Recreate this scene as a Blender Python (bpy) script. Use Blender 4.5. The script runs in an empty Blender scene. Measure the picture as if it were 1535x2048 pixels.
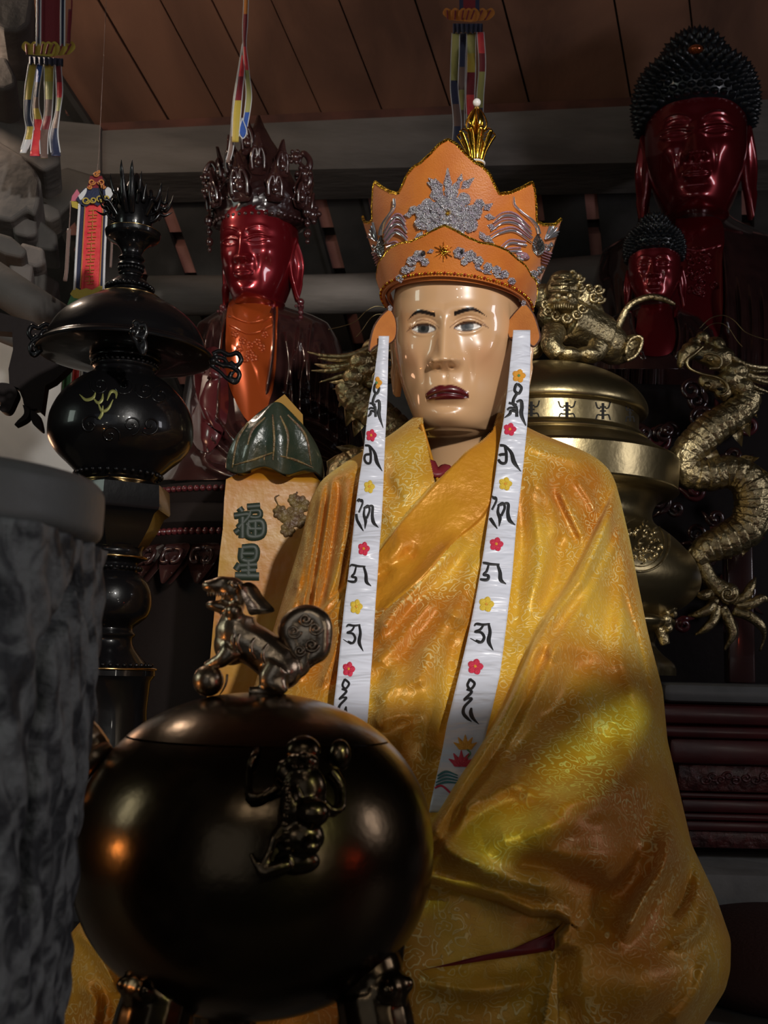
import bpy, bmesh, math, random
import numpy as np
from mathutils import Vector, Matrix
from mathutils.bvhtree import BVHTree
from mathutils.geometry import tessellate_polygon

random.seed(7)
rng = np.random.default_rng(7)
SC = bpy.context.scene
COL = SC.collection

# ------------------------------------------------------------------ camera
IMG_W, IMG_H, FPX = 1535.0, 2048.0, 2200.0
CAM_Z = 1.5
PITCH, ROLL = math.radians(8.0), math.radians(1.5)
CAM = Vector((0, 0, CAM_Z))
PLAT, TIER = 1.10, 1.21        # tops of the front altar and of the tier behind it
FWD = Vector((0, math.cos(PITCH), math.sin(PITCH)))
_r0 = Vector((1, 0, 0)); _u0 = Vector((0, -math.sin(PITCH), math.cos(PITCH)))
RGT = _r0 * math.cos(ROLL) + _u0 * math.sin(ROLL)
UPV = _u0 * math.cos(ROLL) - _r0 * math.sin(ROLL)
cam_data = bpy.data.cameras.new('camera')
cam = bpy.data.objects.new('camera', cam_data); COL.objects.link(cam)
cam.matrix_world = Matrix(((RGT.x, UPV.x, -FWD.x, CAM.x), (RGT.y, UPV.y, -FWD.y, CAM.y),
                           (RGT.z, UPV.z, -FWD.z, CAM.z), (0, 0, 0, 1)))
cam_data.sensor_fit = 'VERTICAL'; cam_data.sensor_height = 36.0
cam_data.lens = FPX / IMG_H * 36.0
cam_data.clip_start = 0.02
cam_data.dof.use_dof = True; cam_data.dof.focus_distance = 1.45; cam_data.dof.aperture_fstop = 13.0
SC.camera = cam

SC.view_settings.view_transform = 'Standard'
SC.view_settings.look = 'None'
SC.view_settings.gamma = 1.0
SC.view_settings.use_curve_mapping = False
SC.view_settings.exposure = 0.0

def ray(px, py):
    return FWD + RGT * ((px - IMG_W / 2) / FPX) + UPV * ((IMG_H / 2 - py) / FPX)
def P(px, py, Y):
    """point of the place seen at a pixel, Y metres in front of the camera"""
    d = ray(px, py)
    return CAM + d * (Y / d.y)
def mpp(px, py, Y):
    """metres per photo pixel at that place"""
    return (Y / ray(px, py).y) / FPX
def to_px(p):
    d = Vector(p) - CAM
    w = d.dot(FWD)
    return IMG_W / 2 + FPX * d.dot(RGT) / w, IMG_H / 2 - FPX * d.dot(UPV) / w

# ------------------------------------------------------------------ world and lights
world = bpy.data.worlds.new('world'); SC.world = world
world.use_nodes = True
world.node_tree.nodes['Background'].inputs[0].default_value = (0.75, 0.85, 1.0, 1)
world.node_tree.nodes['Background'].inputs[1].default_value = 0.008

def aim(o, target):
    d = Vector(target) - o.location
    o.rotation_euler = d.to_track_quat('-Z', 'Y').to_euler()
def lamp(kind, name, loc, energy, color, target=None, **kw):
    ld = bpy.data.lights.new(name, kind); ld.energy = energy; ld.color = color
    for k, v in kw.items(): setattr(ld, k, v)
    o = bpy.data.objects.new(name, ld); COL.objects.link(o); o.location = loc
    if target is not None: aim(o, target)
    return o
# the altar lamp above the visitors, a spot whose pool ends at the statue's lap
lamp('SPOT', 'altar_spot_lamp', (.50, -.35, 2.28), 120, (1., .96, .90), (-.02, 1.4, 1.97), spot_size=math.radians(36), spot_blend=.12, shadow_soft_size=.03)
# daylight from the temple doors behind the visitors, and from small windows on both sides
lamp('AREA', 'doorway_daylight', (-1.2, -3.2, 2.0), 7, (.82, .90, 1.), (0, 1.6, 1.5), shape='RECTANGLE', size=3.0, size_y=2.4)
lamp('AREA', 'left_window_daylight', (-2.7, .6, 2.35), 6, (.86, 1., .88), (-.2, 1.5, 1.9), shape='RECTANGLE', size=.5, size_y=.7)
lamp('AREA', 'right_window_daylight', (2.6, .7, 2.2), 8, (.95, .93, 1.), (.8, 2.4, 2.2), shape='RECTANGLE', size=.3, size_y=.7)
# shafts of daylight falling on the lap between the altar things
def shaft(name, loc, target, energy, length, width, angle, color):
    o = lamp('SPOT', name, loc, energy, color, target, spot_size=length, spot_blend=.55, shadow_soft_size=.02)
    o.scale = (width, 1, 1); o.rotation_euler = ((Vector(target) - o.location).to_track_quat('-Z', 'Y') @ Matrix.Rotation(angle, 3, 'Z').to_quaternion()).to_euler()
shaft('daylight_shaft', (1.5, -1.6, 2.7), P(1165, 1530, 1.10), 330, math.radians(7.4), .10, math.radians(-60), (.74, 1., .34))
shaft('daylight_shaft', (1.5, -1.6, 2.7), P(185, 1985, 1.10), 220, math.radians(4.0), .2, math.radians(-35), (.86, 1., .5))
# the small bulbs of the lamp strings on both sides of the aisle
for i, (x, y, z, e) in enumerate(((-.60, -.15, 1.68, 1.3), (-.78, -.12, 1.46, 1.), (.62, -.05, 1.66, 1.3), (.74, -.1, 1.44, 1.), (-.10, -.3, 2.25, 1.3), (.14, -.3, 2.28, 1.1))):
    lamp('POINT', 'lamp_string_bulb', (x, y, z), e, (1., .93, .82), shadow_soft_size=.032)
lamp('POINT', 'altar_candle_flame', (-.55, .72, 1.375), .9, (1., .42, .12), shadow_soft_size=.016)
lamp('POINT', 'red_altar_bulb', (1.0, .35, 1.38), .5, (1., .10, .04), shadow_soft_size=.03)
lamp('POINT', 'side_aisle_lamp', (-1.0, 1.95, 2.75), 9, (1., .78, .60), shadow_soft_size=.06)
lamp('POINT', 'side_aisle_lamp', (-.80, 1.95, 1.80), .8, (1., .55, .32), shadow_soft_size=.05)

# ------------------------------------------------------------------ materials
def new_mat(name):
    m = bpy.data.materials.new(name); m.use_nodes = True
    nt = m.node_tree
    return m, nt, nt.nodes['Principled BSDF']
def node(nt, t, **kw):
    n = nt.nodes.new(t)
    for k, v in kw.items():
        if k.startswith('i_'):
            n.inputs[int(k[2:]) if k[2:].isdigit() else k[2:].replace('_', ' ')].default_value = v
        else: setattr(n, k, v)
    return n
def c4(c): return (c[0], c[1], c[2], 1)
def pmat(name, base, rough=.5, metal=0., coat=0., coat_rough=.04, base2=None, nscale=8., ndist=0., nlo=.35, nhi=.65,
         bump=0., bscale=60., bkind='noise', spec=.5, vcol=False, sheen=0., rvar=0., stretch=None, emit=0.):
    m, nt, b = new_mat(name)
    L = nt.links.new
    b.inputs['Base Color'].default_value = c4(base)
    b.inputs['Roughness'].default_value = rough
    b.inputs['Metallic'].default_value = metal
    b.inputs['Coat Weight'].default_value = coat
    b.inputs['Coat Roughness'].default_value = coat_rough
    b.inputs['Specular IOR Level'].default_value = spec
    if sheen: b.inputs['Sheen Weight'].default_value = sheen
    tc = node(nt, 'ShaderNodeTexCoord')
    src = tc.outputs['Object']
    if stretch:
        mp = node(nt, 'ShaderNodeMapping'); mp.inputs['Scale'].default_value = stretch
        L(src, mp.inputs['Vector']); src = mp.outputs[0]
    if vcol:
        a = node(nt, 'ShaderNodeAttribute', attribute_name='Col'); L(a.outputs['Color'], b.inputs['Base Color'])
    if base2 is not None:
        n = node(nt, 'ShaderNodeTexNoise'); n.inputs['Scale'].default_value = nscale
        n.inputs['Detail'].default_value = 5; n.inputs['Distortion'].default_value = ndist
        L(src, n.inputs['Vector'])
        r = node(nt, 'ShaderNodeValToRGB'); r.color_ramp.elements[0].position = nlo; r.color_ramp.elements[1].position = nhi
        r.color_ramp.elements[0].color = c4(base); r.color_ramp.elements[1].color = c4(base2)
        L(n.outputs['Fac'], r.inputs[0]); L(r.outputs[0], b.inputs['Base Color'])
        if rvar:
            mr = node(nt, 'ShaderNodeMapRange'); mr.inputs[3].default_value = rough - rvar; mr.inputs[4].default_value = rough + rvar
            L(n.outputs['Fac'], mr.inputs[0]); L(mr.outputs[0], b.inputs['Roughness'])
    if bump:
        if bkind == 'voronoi':
            t = node(nt, 'ShaderNodeTexVoronoi'); t.inputs['Scale'].default_value = bscale; out = t.outputs['Distance']
        else:
            t = node(nt, 'ShaderNodeTexNoise'); t.inputs['Scale'].default_value = bscale; t.inputs['Detail'].default_value = 4; out = t.outputs['Fac']
        L(src, t.inputs['Vector'])
        bp = node(nt, 'ShaderNodeBump'); bp.inputs['Strength'].default_value = bump; bp.inputs['Distance'].default_value = .01
        L(out, bp.inputs['Height']); L(bp.outputs[0], b.inputs['Normal'])
    if emit:
        b.inputs['Emission Color'].default_value = c4(base); b.inputs['Emission Strength'].default_value = emit
    return m

# ------------------------------------------------------------------ objects
def tag(o, label=None, cat=None, group=None, kind=None):
    if label: o['label'] = label
    if cat: o['category'] = cat
    if group: o['group'] = group
    if kind: o['kind'] = kind
    return o
def thing(name, label, cat, loc, group=None):
    o = bpy.data.objects.new(name, None); COL.objects.link(o)
    o.location = loc; o.empty_display_size = .05
    return tag(o, label, cat, group)
class MB:
    """collects shapes into ONE mesh"""
    def __init__(s): s.v = []; s.f = []; s.mi = []; s.cur = 0; s.col = None
    def add(s, vs, fs):
        n = len(s.v); s.v.extend([tuple(p) for p in vs])
        for f in fs: s.f.append(tuple(n + i for i in f)); s.mi.append(s.cur)
        return n
    def mirror_x(s, ax):
        m = MB(); m.v = [(2 * ax - x, y, z) for x, y, z in s.v]; m.f = [tuple(reversed(f)) for f in s.f]; m.mi = list(s.mi)
        return m
    def xf(s, mat):
        m = MB(); m.v = [tuple(mat @ Vector(p)) for p in s.v]; m.f = list(s.f); m.mi = list(s.mi); return m
    def join(s, o):
        n = len(s.v); s.v.extend(o.v)
        for f, i in zip(o.f, o.mi): s.f.append(tuple(n + k for k in f)); s.mi.append(i)
        return s
    def mesh(s, name, mats, smooth=True, auto=None):
        me = bpy.data.meshes.new(name); me.from_pydata(s.v, [], s.f)
        for m in (mats if isinstance(mats, (list, tuple)) else [mats]): me.materials.append(m)
        if any(s.mi): me.polygons.foreach_set('material_index', s.mi)
        if s.col is not None:
            a = me.color_attributes.new('Col', 'FLOAT_COLOR', 'POINT')
            a.data.foreach_set('color', np.asarray(s.col, dtype=np.float32).ravel())
        me.polygons.foreach_set('use_smooth', [smooth] * len(me.polygons))
        me.update()
        if auto is not None and smooth:
            me.set_sharp_from_angle(angle=math.radians(auto))
        return me
    def bvh(s): return BVHTree.FromPolygons(s.v, s.f)
    def build(s, name, mats, parent=None, smooth=True, auto=None, label=None):
        o = bpy.data.objects.new(name, s.mesh(name, mats, smooth, auto)); COL.objects.link(o)
        put(o, parent)
        if label: o['label'] = label
        return o
def put(o, parent):
    if parent is not None:
        o.parent = parent
        if parent.type == 'EMPTY': o.matrix_parent_inverse = Matrix.Translation(-Vector(parent.location))
def struct(name, mb, mats, smooth=False, auto=None, label=None):
    o = mb.build(name, mats, None, smooth, auto); o['kind'] = 'structure'
    if label: o['label'] = label
    return o

# ------------------------------------------------------------------ shapes
def smooth_path(pts, n):
    """Catmull-Rom through pts (any dimension), n samples"""
    p = np.array([tuple(q) for q in pts], dtype=float)
    if len(p) == 2: return np.array([p[0] + (p[1] - p[0]) * t for t in np.linspace(0, 1, n)])
    q = np.vstack([2 * p[0] - p[1], p, 2 * p[-1] - p[-2]])
    out = []
    for t in np.linspace(0, len(p) - 1 - 1e-9, n):
        i = int(t); u = t - i
        a, b, c, d = q[i], q[i + 1], q[i + 2], q[i + 3]
        out.append(.5 * ((2 * b) + (-a + c) * u + (2 * a - 5 * b + 4 * c - d) * u * u + (-a + 3 * b - 3 * c + d) * u ** 3))
    return np.array(out)
def lathe(mb, prof, axis, seg=64, mod=None, a0=0., a1=2 * math.pi, cap=True):
    """prof: (radius, z) pairs from top to bottom or bottom to top; axis (x, y)"""
    n0 = []; full = abs(a1 - a0 - 2 * math.pi) < 1e-6
    k = seg if full else seg + 1
    vs = []
    for r, z in prof:
        for i in range(k):
            a = a0 + (a1 - a0) * i / seg
            rr = r * (mod(a, z) if mod else 1)
            vs.append((axis[0] + rr * math.sin(a), axis[1] - rr * math.cos(a), z))
    fs = []
    for j in range(len(prof) - 1):
        for i in range(seg):
            i2 = (i + 1) % k
            fs.append((j * k + i, j * k + i2, (j + 1) * k + i2, (j + 1) * k + i))
    if cap and full:
        fs.append(tuple(range(k - 1, -1, -1))); fs.append(tuple((len(prof) - 1) * k + i for i in range(k)))
    mb.add(vs, fs)
def dense(prof, n=6):
    """rounded version of a profile polyline"""
    return [tuple(p) for p in smooth_path(prof, n * len(prof))]
def tube(mb, pts, rad, seg=10, n=None, flat=1., up=None, cap=True, mod=None):
    """tube through points; rad scalar or list; flat squashes the second axis"""
    pts = [tuple(p) for p in pts]
    if not hasattr(rad, '__len__'): rad = [rad] * len(pts)
    n = n or max(2, len(pts) * 5)
    S = smooth_path([p + (r,) for p, r in zip(pts, rad)], n)
    c, r = S[:, :3], np.maximum(S[:, 3], 1e-5)
    tg = np.gradient(c, axis=0); tg /= np.maximum(np.linalg.norm(tg, axis=1)[:, None], 1e-9)
    ref = np.array(up if up is not None else ((0, 0, 1) if abs(tg[0][2]) < .9 else (1, 0, 0)), dtype=float)
    vs = []
    nx = None
    for i in range(n):
        t = tg[i]
        if nx is None or up is not None:
            nx = np.cross(ref, t)
            if np.linalg.norm(nx) < 1e-6: nx = np.cross((0.3, 1, 0.1), t)
        else: nx = nx - t * np.dot(nx, t)
        nx = nx / np.linalg.norm(nx); ny = np.cross(t, nx)
        for j in range(seg):
            a = 2 * math.pi * j / seg
            m = mod(i / (n - 1), a) if mod else 1
            vs.append(c[i] + r[i] * m * (math.cos(a) * nx + flat * math.sin(a) * ny))
    fs = []
    for i in range(n - 1):
        for j in range(seg):
            j2 = (j + 1) % seg
            fs.append((i * seg + j, i * seg + j2, (i + 1) * seg + j2, (i + 1) * seg + j))
    if cap: fs.append(tuple(range(seg - 1, -1, -1))); fs.append(tuple((n - 1) * seg + j for j in range(seg)))
    mb.add(vs, fs)
def ball(mb, c, r, seg=16, ring=10, rot=None):
    if not hasattr(r, '__len__'): r = (r, r, r)
    vs = [Vector((0, 0, r[2]))]; fs = []
    for i in range(1, ring):
        t = math.pi * i / ring
        for j in range(seg):
            a = 2 * math.pi * j / seg
            vs.append(Vector((r[0] * math.sin(t) * math.cos(a), r[1] * math.sin(t) * math.sin(a), r[2] * math.cos(t))))
    vs.append(Vector((0, 0, -r[2])))
    for j in range(seg): fs.append((0, 1 + j, 1 + (j + 1) % seg))
    for i in range(ring - 2):
        for j in range(seg):
            a = 1 + i * seg + j; b = 1 + i * seg + (j + 1) % seg
            fs.append((a, a + seg, b + seg, b))
    l = len(vs) - 1
    for j in range(seg): fs.append((l, l - seg + (j + 1) % seg, l - seg + j))
    if rot is not None: vs = [rot @ v for v in vs]
    mb.add([v + Vector(c) for v in vs], fs)
def box(mb, c, s, rot=None, bev=0.):
    """bevelled box centred at c with full sizes s"""
    bm = bmesh.new(); bmesh.ops.create_cube(bm, size=1)
    for v in bm.verts: v.co = Vector((v.co.x * s[0], v.co.y * s[1], v.co.z * s[2]))
    if bev: bmesh.ops.bevel(bm, geom=bm.edges[:], offset=bev, segments=2, profile=.5, affect='EDGES')
    bm.verts.index_update()
    mb.add([(rot @ v.co if rot is not None else v.co) + Vector(c) for v in bm.verts], [[v.index for v in f.verts] for f in bm.faces])
    bm.free()
def beam8(mb, q0, q1):
    """prism between two quads (corner lists in the same order)"""
    mb.add(list(q0) + list(q1), [(3, 2, 1, 0), (4, 5, 6, 7)] + [(i, (i + 1) % 4, 4 + (i + 1) % 4, 4 + i) for i in range(4)])
def plate(mb, outline, to3d, th, n=None):
    """plate of thickness th from a 2-D outline; to3d(u, v, w) places it (w: through the plate)"""
    o = [tuple(q) for q in (smooth_path(list(outline) + [outline[0]], n)[:-1] if n else outline)]
    k = len(o)
    tris = tessellate_polygon([[Vector((a, b, 0)) for a, b in o]])
    vs = [to3d(a, b, 0) for a, b in o] + [to3d(a, b, th) for a, b in o]
    fs = [tuple(t) for t in tris] + [tuple(k + i for i in reversed(t)) for t in tris]
    fs += [(i, (i + 1) % k, k + (i + 1) % k, k + i) for i in range(k)]
    mb.add(vs, fs)
def on_plane(px, py, Y, yaw=0.):
    """to3d for a plate standing at P(px,py,Y): u, v photo pixels from there, w depth; yaw turns it"""
    o = P(px, py, Y); m = mpp(px, py, Y); c, s = math.cos(yaw), math.sin(yaw)
    def f(u, v, w):
        x = (u - px) * m; z = -(v - py) * m
        return (o.x + c * x - s * w, o.y + s * x + c * w, o.z + z)
    return f
def fuse(mb, name, voxel, smooth=6):
    """melts overlapping shapes into one continuous skin"""
    me = mb.mesh(name, [], True)
    o = bpy.data.objects.new('tmp', me); COL.objects.link(o)
    r = o.modifiers.new('r', 'REMESH'); r.mode = 'VOXEL'; r.voxel_size = voxel; r.use_smooth_shade = True
    if smooth:
        s = o.modifiers.new('s', 'SMOOTH'); s.iterations = smooth; s.factor = .5
    dg = bpy.context.evaluated_depsgraph_get()
    ev = o.evaluated_get(dg).to_mesh()
    out = MB()
    out.add([tuple(v.co) for v in ev.vertices], [tuple(p.vertices) for p in ev.polygons])
    bpy.data.objects.remove(o); bpy.data.meshes.remove(me)
    return out

# decals: raised marks that lie on a surface
def cast(bvh, px, py):
    d = ray(px, py).normalized()
    h = bvh.ray_cast(CAM, d)
    if h[0] is None: return None
    n = h[1]
    if n.dot(d) > 0: n = -n
    return h[0], n
def stroke(mb, bvh, pts, w, h, n=None, eps=.0006):
    """raised brush stroke: pts photo pixels, w half-widths in pixels"""
    if not hasattr(w, '__len__'): w = [w] * len(pts)
    n = n or max(6, len(pts) * 5)
    S = smooth_path([(a, b, c) for (a, b), c in zip(pts, w)], n)
    t = np.gradient(S[:, :2], axis=0); t /= np.maximum(np.linalg.norm(t, axis=1)[:, None], 1e-9)
    rows = []
    for (x, y, r), (tx, ty) in zip(S, t):
        row = []
        for u in (-1, -.55, 0, .55, 1):
            q = cast(bvh, x - ty * u * max(r, .2), y + tx * u * max(r, .2))
            if q is None: row = None; break
            row.append(q[0] + q[1] * (eps + h * (1 - u * u)))
        rows.append(row)
    for a, b in zip(rows[:-1], rows[1:]):
        if a is None or b is None: continue
        if (a[2] - b[2]).length > .03: continue
        mb.add(a + b, [(i, i + 1, 6 + i, 5 + i) for i in range(4)])
def blob(mb, bvh, outline, h, n=None, eps=.0006, edge=True):
    """raised patch on a surface from a closed outline in photo pixels"""
    o = smooth_path(list(outline) + [outline[0]], n)[:-1] if n else np.array(outline, dtype=float)
    c = o.mean(axis=0); k = len(o)
    vs = []; ok = True
    for s, hh in ((0, 1), (.4, .9), (.75, .6), (1, 0)):
        for q in ([c] if s == 0 else o):
            p = c + (np.array(q) - c) * s
            r = cast(bvh, p[0], p[1])
            if r is None: return
            vs.append(r[0] + r[1] * (eps + h * hh))
    fs = [(0, 1 + i, 1 + (i + 1) % k) for i in range(k)]
    for a in range(2):
        for i in range(k):
            fs.append((1 + a * k + i, 1 + (a + 1) * k + i, 1 + (a + 1) * k + (i + 1) % k, 1 + a * k + (i + 1) % k))
    mb.add(vs, fs)

def sstep(a, b, x):
    t = np.clip((x - a) / (b - a), 0, 1); return t * t * (3 - 2 * t)
def poly_dist(pl, X, Y):
    """(distance, signed side, along 0..1) of grid points to a polyline; side > 0 right of travel in image axes"""
    best = np.full(X.shape, 1e9); side = np.zeros(X.shape); al = np.zeros(X.shape)
    pl = np.array(pl, dtype=float); seg = np.linalg.norm(np.diff(pl, axis=0), axis=1); tot = seg.sum(); acc = 0
    for (a, b), l in zip(zip(pl[:-1], pl[1:]), seg):
        d = (b - a) / l
        t = np.clip((X - a[0]) * d[0] + (Y - a[1]) * d[1], 0, l)
        ex = X - a[0] - d[0] * t; ey = Y - a[1] - d[1] * t
        ds = np.hypot(ex, ey); m = ds < best
        best = np.where(m, ds, best); side = np.where(m, d[0] * ey - d[1] * ex, side); al = np.where(m, (acc + t) / tot, al)
        acc += l
    return best, np.sign(side) * best, al
def inside(poly, X, Y):
    r = np.zeros(X.shape, bool); n = len(poly)
    for i in range(n):
        x0, y0 = poly[i]; x1, y1 = poly[(i + 1) % n]
        if y0 == y1: continue
        c = ((y0 > Y) != (y1 > Y)) & (X < (x1 - x0) * (Y - y0) / (y1 - y0) + x0)
        r ^= c
    return r
def ridges(X, Yp, items):
    """sum of folds: (polyline, half width px, height m)"""
    D = np.zeros(X.shape)
    for pl, w, h in items:
        if len(pl) > 2: pl = smooth_path(pl, len(pl) * 5)
        d, s, al = poly_dist(pl, X, Yp)
        D += h * np.exp(-(d / w) ** 2) * np.clip(al * 6, 0.15, 1) * np.clip((1 - al) * 6, 0.15, 1)
    return D
def drape(rows, nrow, ncol, disp=None, p=2.4, nback=40, back=.12):
    """closed body from silhouette rows (py, left px, right px, Y front, Y edge); returns grid of points and pixel grids"""
    rows = np.array(rows, dtype=float)
    py = np.linspace(rows[0, 0], rows[-1, 0], nrow)
    def cv(k):
        a = np.interp(py, rows[:, 0], rows[:, k]); w = max(3, nrow // 60) | 1
        ap = np.pad(a, w // 2, mode='edge'); return np.convolve(ap, np.ones(w) / w, 'valid')
    L, R, F, E = cv(1), cv(2), cv(3), cv(4)
    u = np.sin(np.linspace(-math.pi / 2, math.pi / 2, ncol)) * .5 + np.linspace(-1, 1, ncol) * .5
    U = np.tile(u, (nrow, 1))
    X = (L + R)[:, None] / 2 + (R - L)[:, None] / 2 * U
    Yp = np.tile(py[:, None], (1, ncol))
    sh = np.clip(1 - np.abs(U) ** p, 0, 1) ** .5
    D = E[:, None] - (E - F)[:, None] * sh
    if disp is not None: D = D - disp(X, Yp) * np.clip(sh * 2.5, 0, 1)
    ub = np.linspace(1, -1, nback + 2)[1:-1]
    Xb = (L + R)[:, None] / 2 + (R - L)[:, None] / 2 * ub[None, :]
    Db = E[:, None] + back * np.clip(1 - ub[None, :] ** 2, 0, 1) ** .5
    Yb = np.tile(py[:, None], (1, nback))
    return np.hstack([X, Xb]), np.hstack([Yp, Yb]), np.hstack([D, Db])
def grid_pts(X, Yp, D):
    dx = (X - IMG_W / 2) / FPX; dy = (IMG_H / 2 - Yp) / FPX
    d = [FWD[i] + RGT[i] * dx + UPV[i] * dy for i in range(3)]
    t = D / d[1]
    return np.stack([CAM[0] + d[0] * t, CAM[1] + d[1] * t, CAM[2] + d[2] * t], -1)
def grid_mb(V, closed=True, keep=None, caps=True):
    n, k = V.shape[:2]; mb = MB(); mb.v = [tuple(p) for p in V.reshape(-1, 3)]
    kk = k if closed else k - 1
    for i in range(n - 1):
        for j in range(kk):
            if keep is not None and not keep[i, j]: continue
            j2 = (j + 1) % k
            mb.f.append((i * k + j, (i + 1) * k + j, (i + 1) * k + j2, i * k + j2)); mb.mi.append(0)
    if caps and closed:
        mb.f.append(tuple(range(k))); mb.f.append(tuple((n - 1) * k + j for j in range(k - 1, -1, -1))); mb.mi += [0, 0]
    return mb
def prune(mb):
    """drops vertices no face uses"""
    used = sorted({i for f in mb.f for i in f}); mp = {o: n for n, o in enumerate(used)}
    if mb.col is not None: mb.col = [mb.col[i] for i in used]
    mb.src = used; mb.v = [mb.v[i] for i in used]; mb.f = [tuple(mp[i] for i in f) for f in mb.f]
    return mb
# ------------------------------------------------------------------ heads (units: 1 = chin to crown; x to the viewer's right, y < 0 towards the viewer)
def gsm(a, k):
    w = np.exp(-np.linspace(-2, 2, 2 * k + 1) ** 2); w /= w.sum()
    return np.convolve(np.pad(a, k, mode='edge'), w, 'valid')
HEAD_PROFILE = [  # z, half width, front, back
    (-.55, .34, .12, .30), (-.42, .235, .125, .27), (-.28, .195, .125, .25), (-.14, .185, .13, .25), (-.06, .185, .15, .25), (-.035, .20, .20, .25),
    (-.02, .215, .275, .26), (-.004, .208, .325, .27), (.03, .222, .358, .29), (.08, .243, .368, .31), (.14, .267, .372, .33), (.21, .289, .378, .35),
    (.30, .312, .382, .37), (.40, .33, .382, .40), (.50, .334, .382, .44), (.60, .333, .388, .46), (.70, .322, .38, .47), (.80, .295, .345, .44),
    (.88, .24, .28, .38), (.95, .15, .18, .25), (.985, .08, .09, .13), (1.0, .0, .0, .0)]
def face_relief(x, z, q):
    """height of the features over the plain head; q: parameters"""
    G = lambda cx, cz, sx, sz: np.exp(-((x - cx) / sx) ** 2 - ((z - cz) / sz) ** 2)
    ax = np.abs(x)
    h = np.zeros_like(x)
    ez, ex, ew, hu, hl = q['ez'], q['ex'], q['ew'], q['hu'], q['hl']
    # nose
    nb, nt = q.get('nose_base', .29), q.get('nose_h', .088)
    t = np.clip((ez + .07 - z) / (ez + .07 - nb - .03), 0, 1)
    nh = .022 + (nt - .022) * t ** 1.25
    sx = .036 + .016 * t ** 1.5
    body = nh * np.exp(-(ax / sx) ** 2)
    h += body * sstep(nb - .030, nb + .034, z) * sstep(ez + .12, ez + .02, z)
    h += .05 * np.exp(-((ax - .052) / .024) ** 2 - ((z - nb - .026) / .024) ** 2)
    h -= .022 * np.exp(-((ax - .032) / .012) ** 2 - ((z - nb + .002) / .010) ** 2)
    # sockets, brows, cheeks
    h -= q.get('socket', .034) * np.exp(-((ax - ex + .01) / .07) ** 2 - ((z - ez - .012) / .048) ** 2)
    h += q.get('brow', .016) * np.exp(-((ax - ex) / .10) ** 2 - ((z - ez - .085) / .035) ** 2)
    h += .022 * np.exp(-((ax - .20) / .075) ** 2 - ((z - .375) / .07) ** 2)
    h -= .016 * np.exp(-((ax - .2) / .05) ** 2 - ((z - .22) / .09) ** 2)
    h += .022 * G(0, q['mz'] + .01, .11, .06)
    h -= .012 * np.exp(-((ax - .115) / .022) ** 2 - ((z - (nb - .02)) / .07) ** 2)      # fold beside the nose
    h -= .007 * G(0, nb - .045, .012, .03)
    h += .02 * G(0, .055, .075, .04)
    h -= .012 * G(0, q['mz'] - .062, .07, .018)
    # eyes
    xs = (ax - ex) / ew; inn = np.clip(1 - xs ** 2, 0, 1)
    slant = q.get('slant', .008) * xs
    zu = ez + slant + hu * inn ** .8; zl = ez + slant - hl * inn ** .8
    cz = (zu + zl) / 2
    em = sstep(-.004, .004, z - zl) * sstep(-.004, .004, zu - z) * (xs ** 2 < 1)
    h += q.get('ball', .03) * np.exp(-((ax - ex) / (ew * .95)) ** 2 - ((z - ez - .01) / .042) ** 2)
    h -= .006 * em
    near = np.exp(-np.clip(np.abs(xs) - .9, 0, 9) ** 2 * 12)
    h += .008 * np.exp(-((z - zu - .010) / .009) ** 2) * near
    h += .005 * np.exp(-((z - zl + .009) / .008) ** 2) * near
    h -= .006 * np.exp(-((z - zu - .030) / .006) ** 2) * near
    if q.get('browline'):
        bz = q['browline'](ax); h += .010 * np.exp(-((z - bz) / .010) ** 2) * sstep(.03, .06, ax) * sstep(.225, .18, ax)
    # lips
    mw, mz = q['mw'], q['mz']
    k = np.clip(1 - (ax / mw) ** 2.4, 0, 1)
    up = mz + q['lipu'] * k - .004 * np.exp(-(ax / .014) ** 2); lo = mz - q.get('droop', 0) * (ax / mw) ** 2 - q['lipl'] * np.clip(1 - (ax / mw) ** 3, 0, 1)
    ln = mz + q.get('line', 0) * k - q.get('droop', 0) * (ax / mw) ** 2
    lm = (k > 0)
    h += .016 * np.exp(-((z - (ln + up) / 2) / (np.abs(up - ln) * .55 + .004)) ** 2) * k ** .4
    h += .018 * np.exp(-((z - (ln + lo) / 2) / (np.abs(ln - lo) * .55 + .004)) ** 2) * k ** .4
    h -= .014 * np.exp(-((z - ln) / .0065) ** 2) * lm
    return h, dict(em=em, zu=zu, zl=zl, xs=xs, up=up, lo=lo, ln=ln, k=k)
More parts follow.
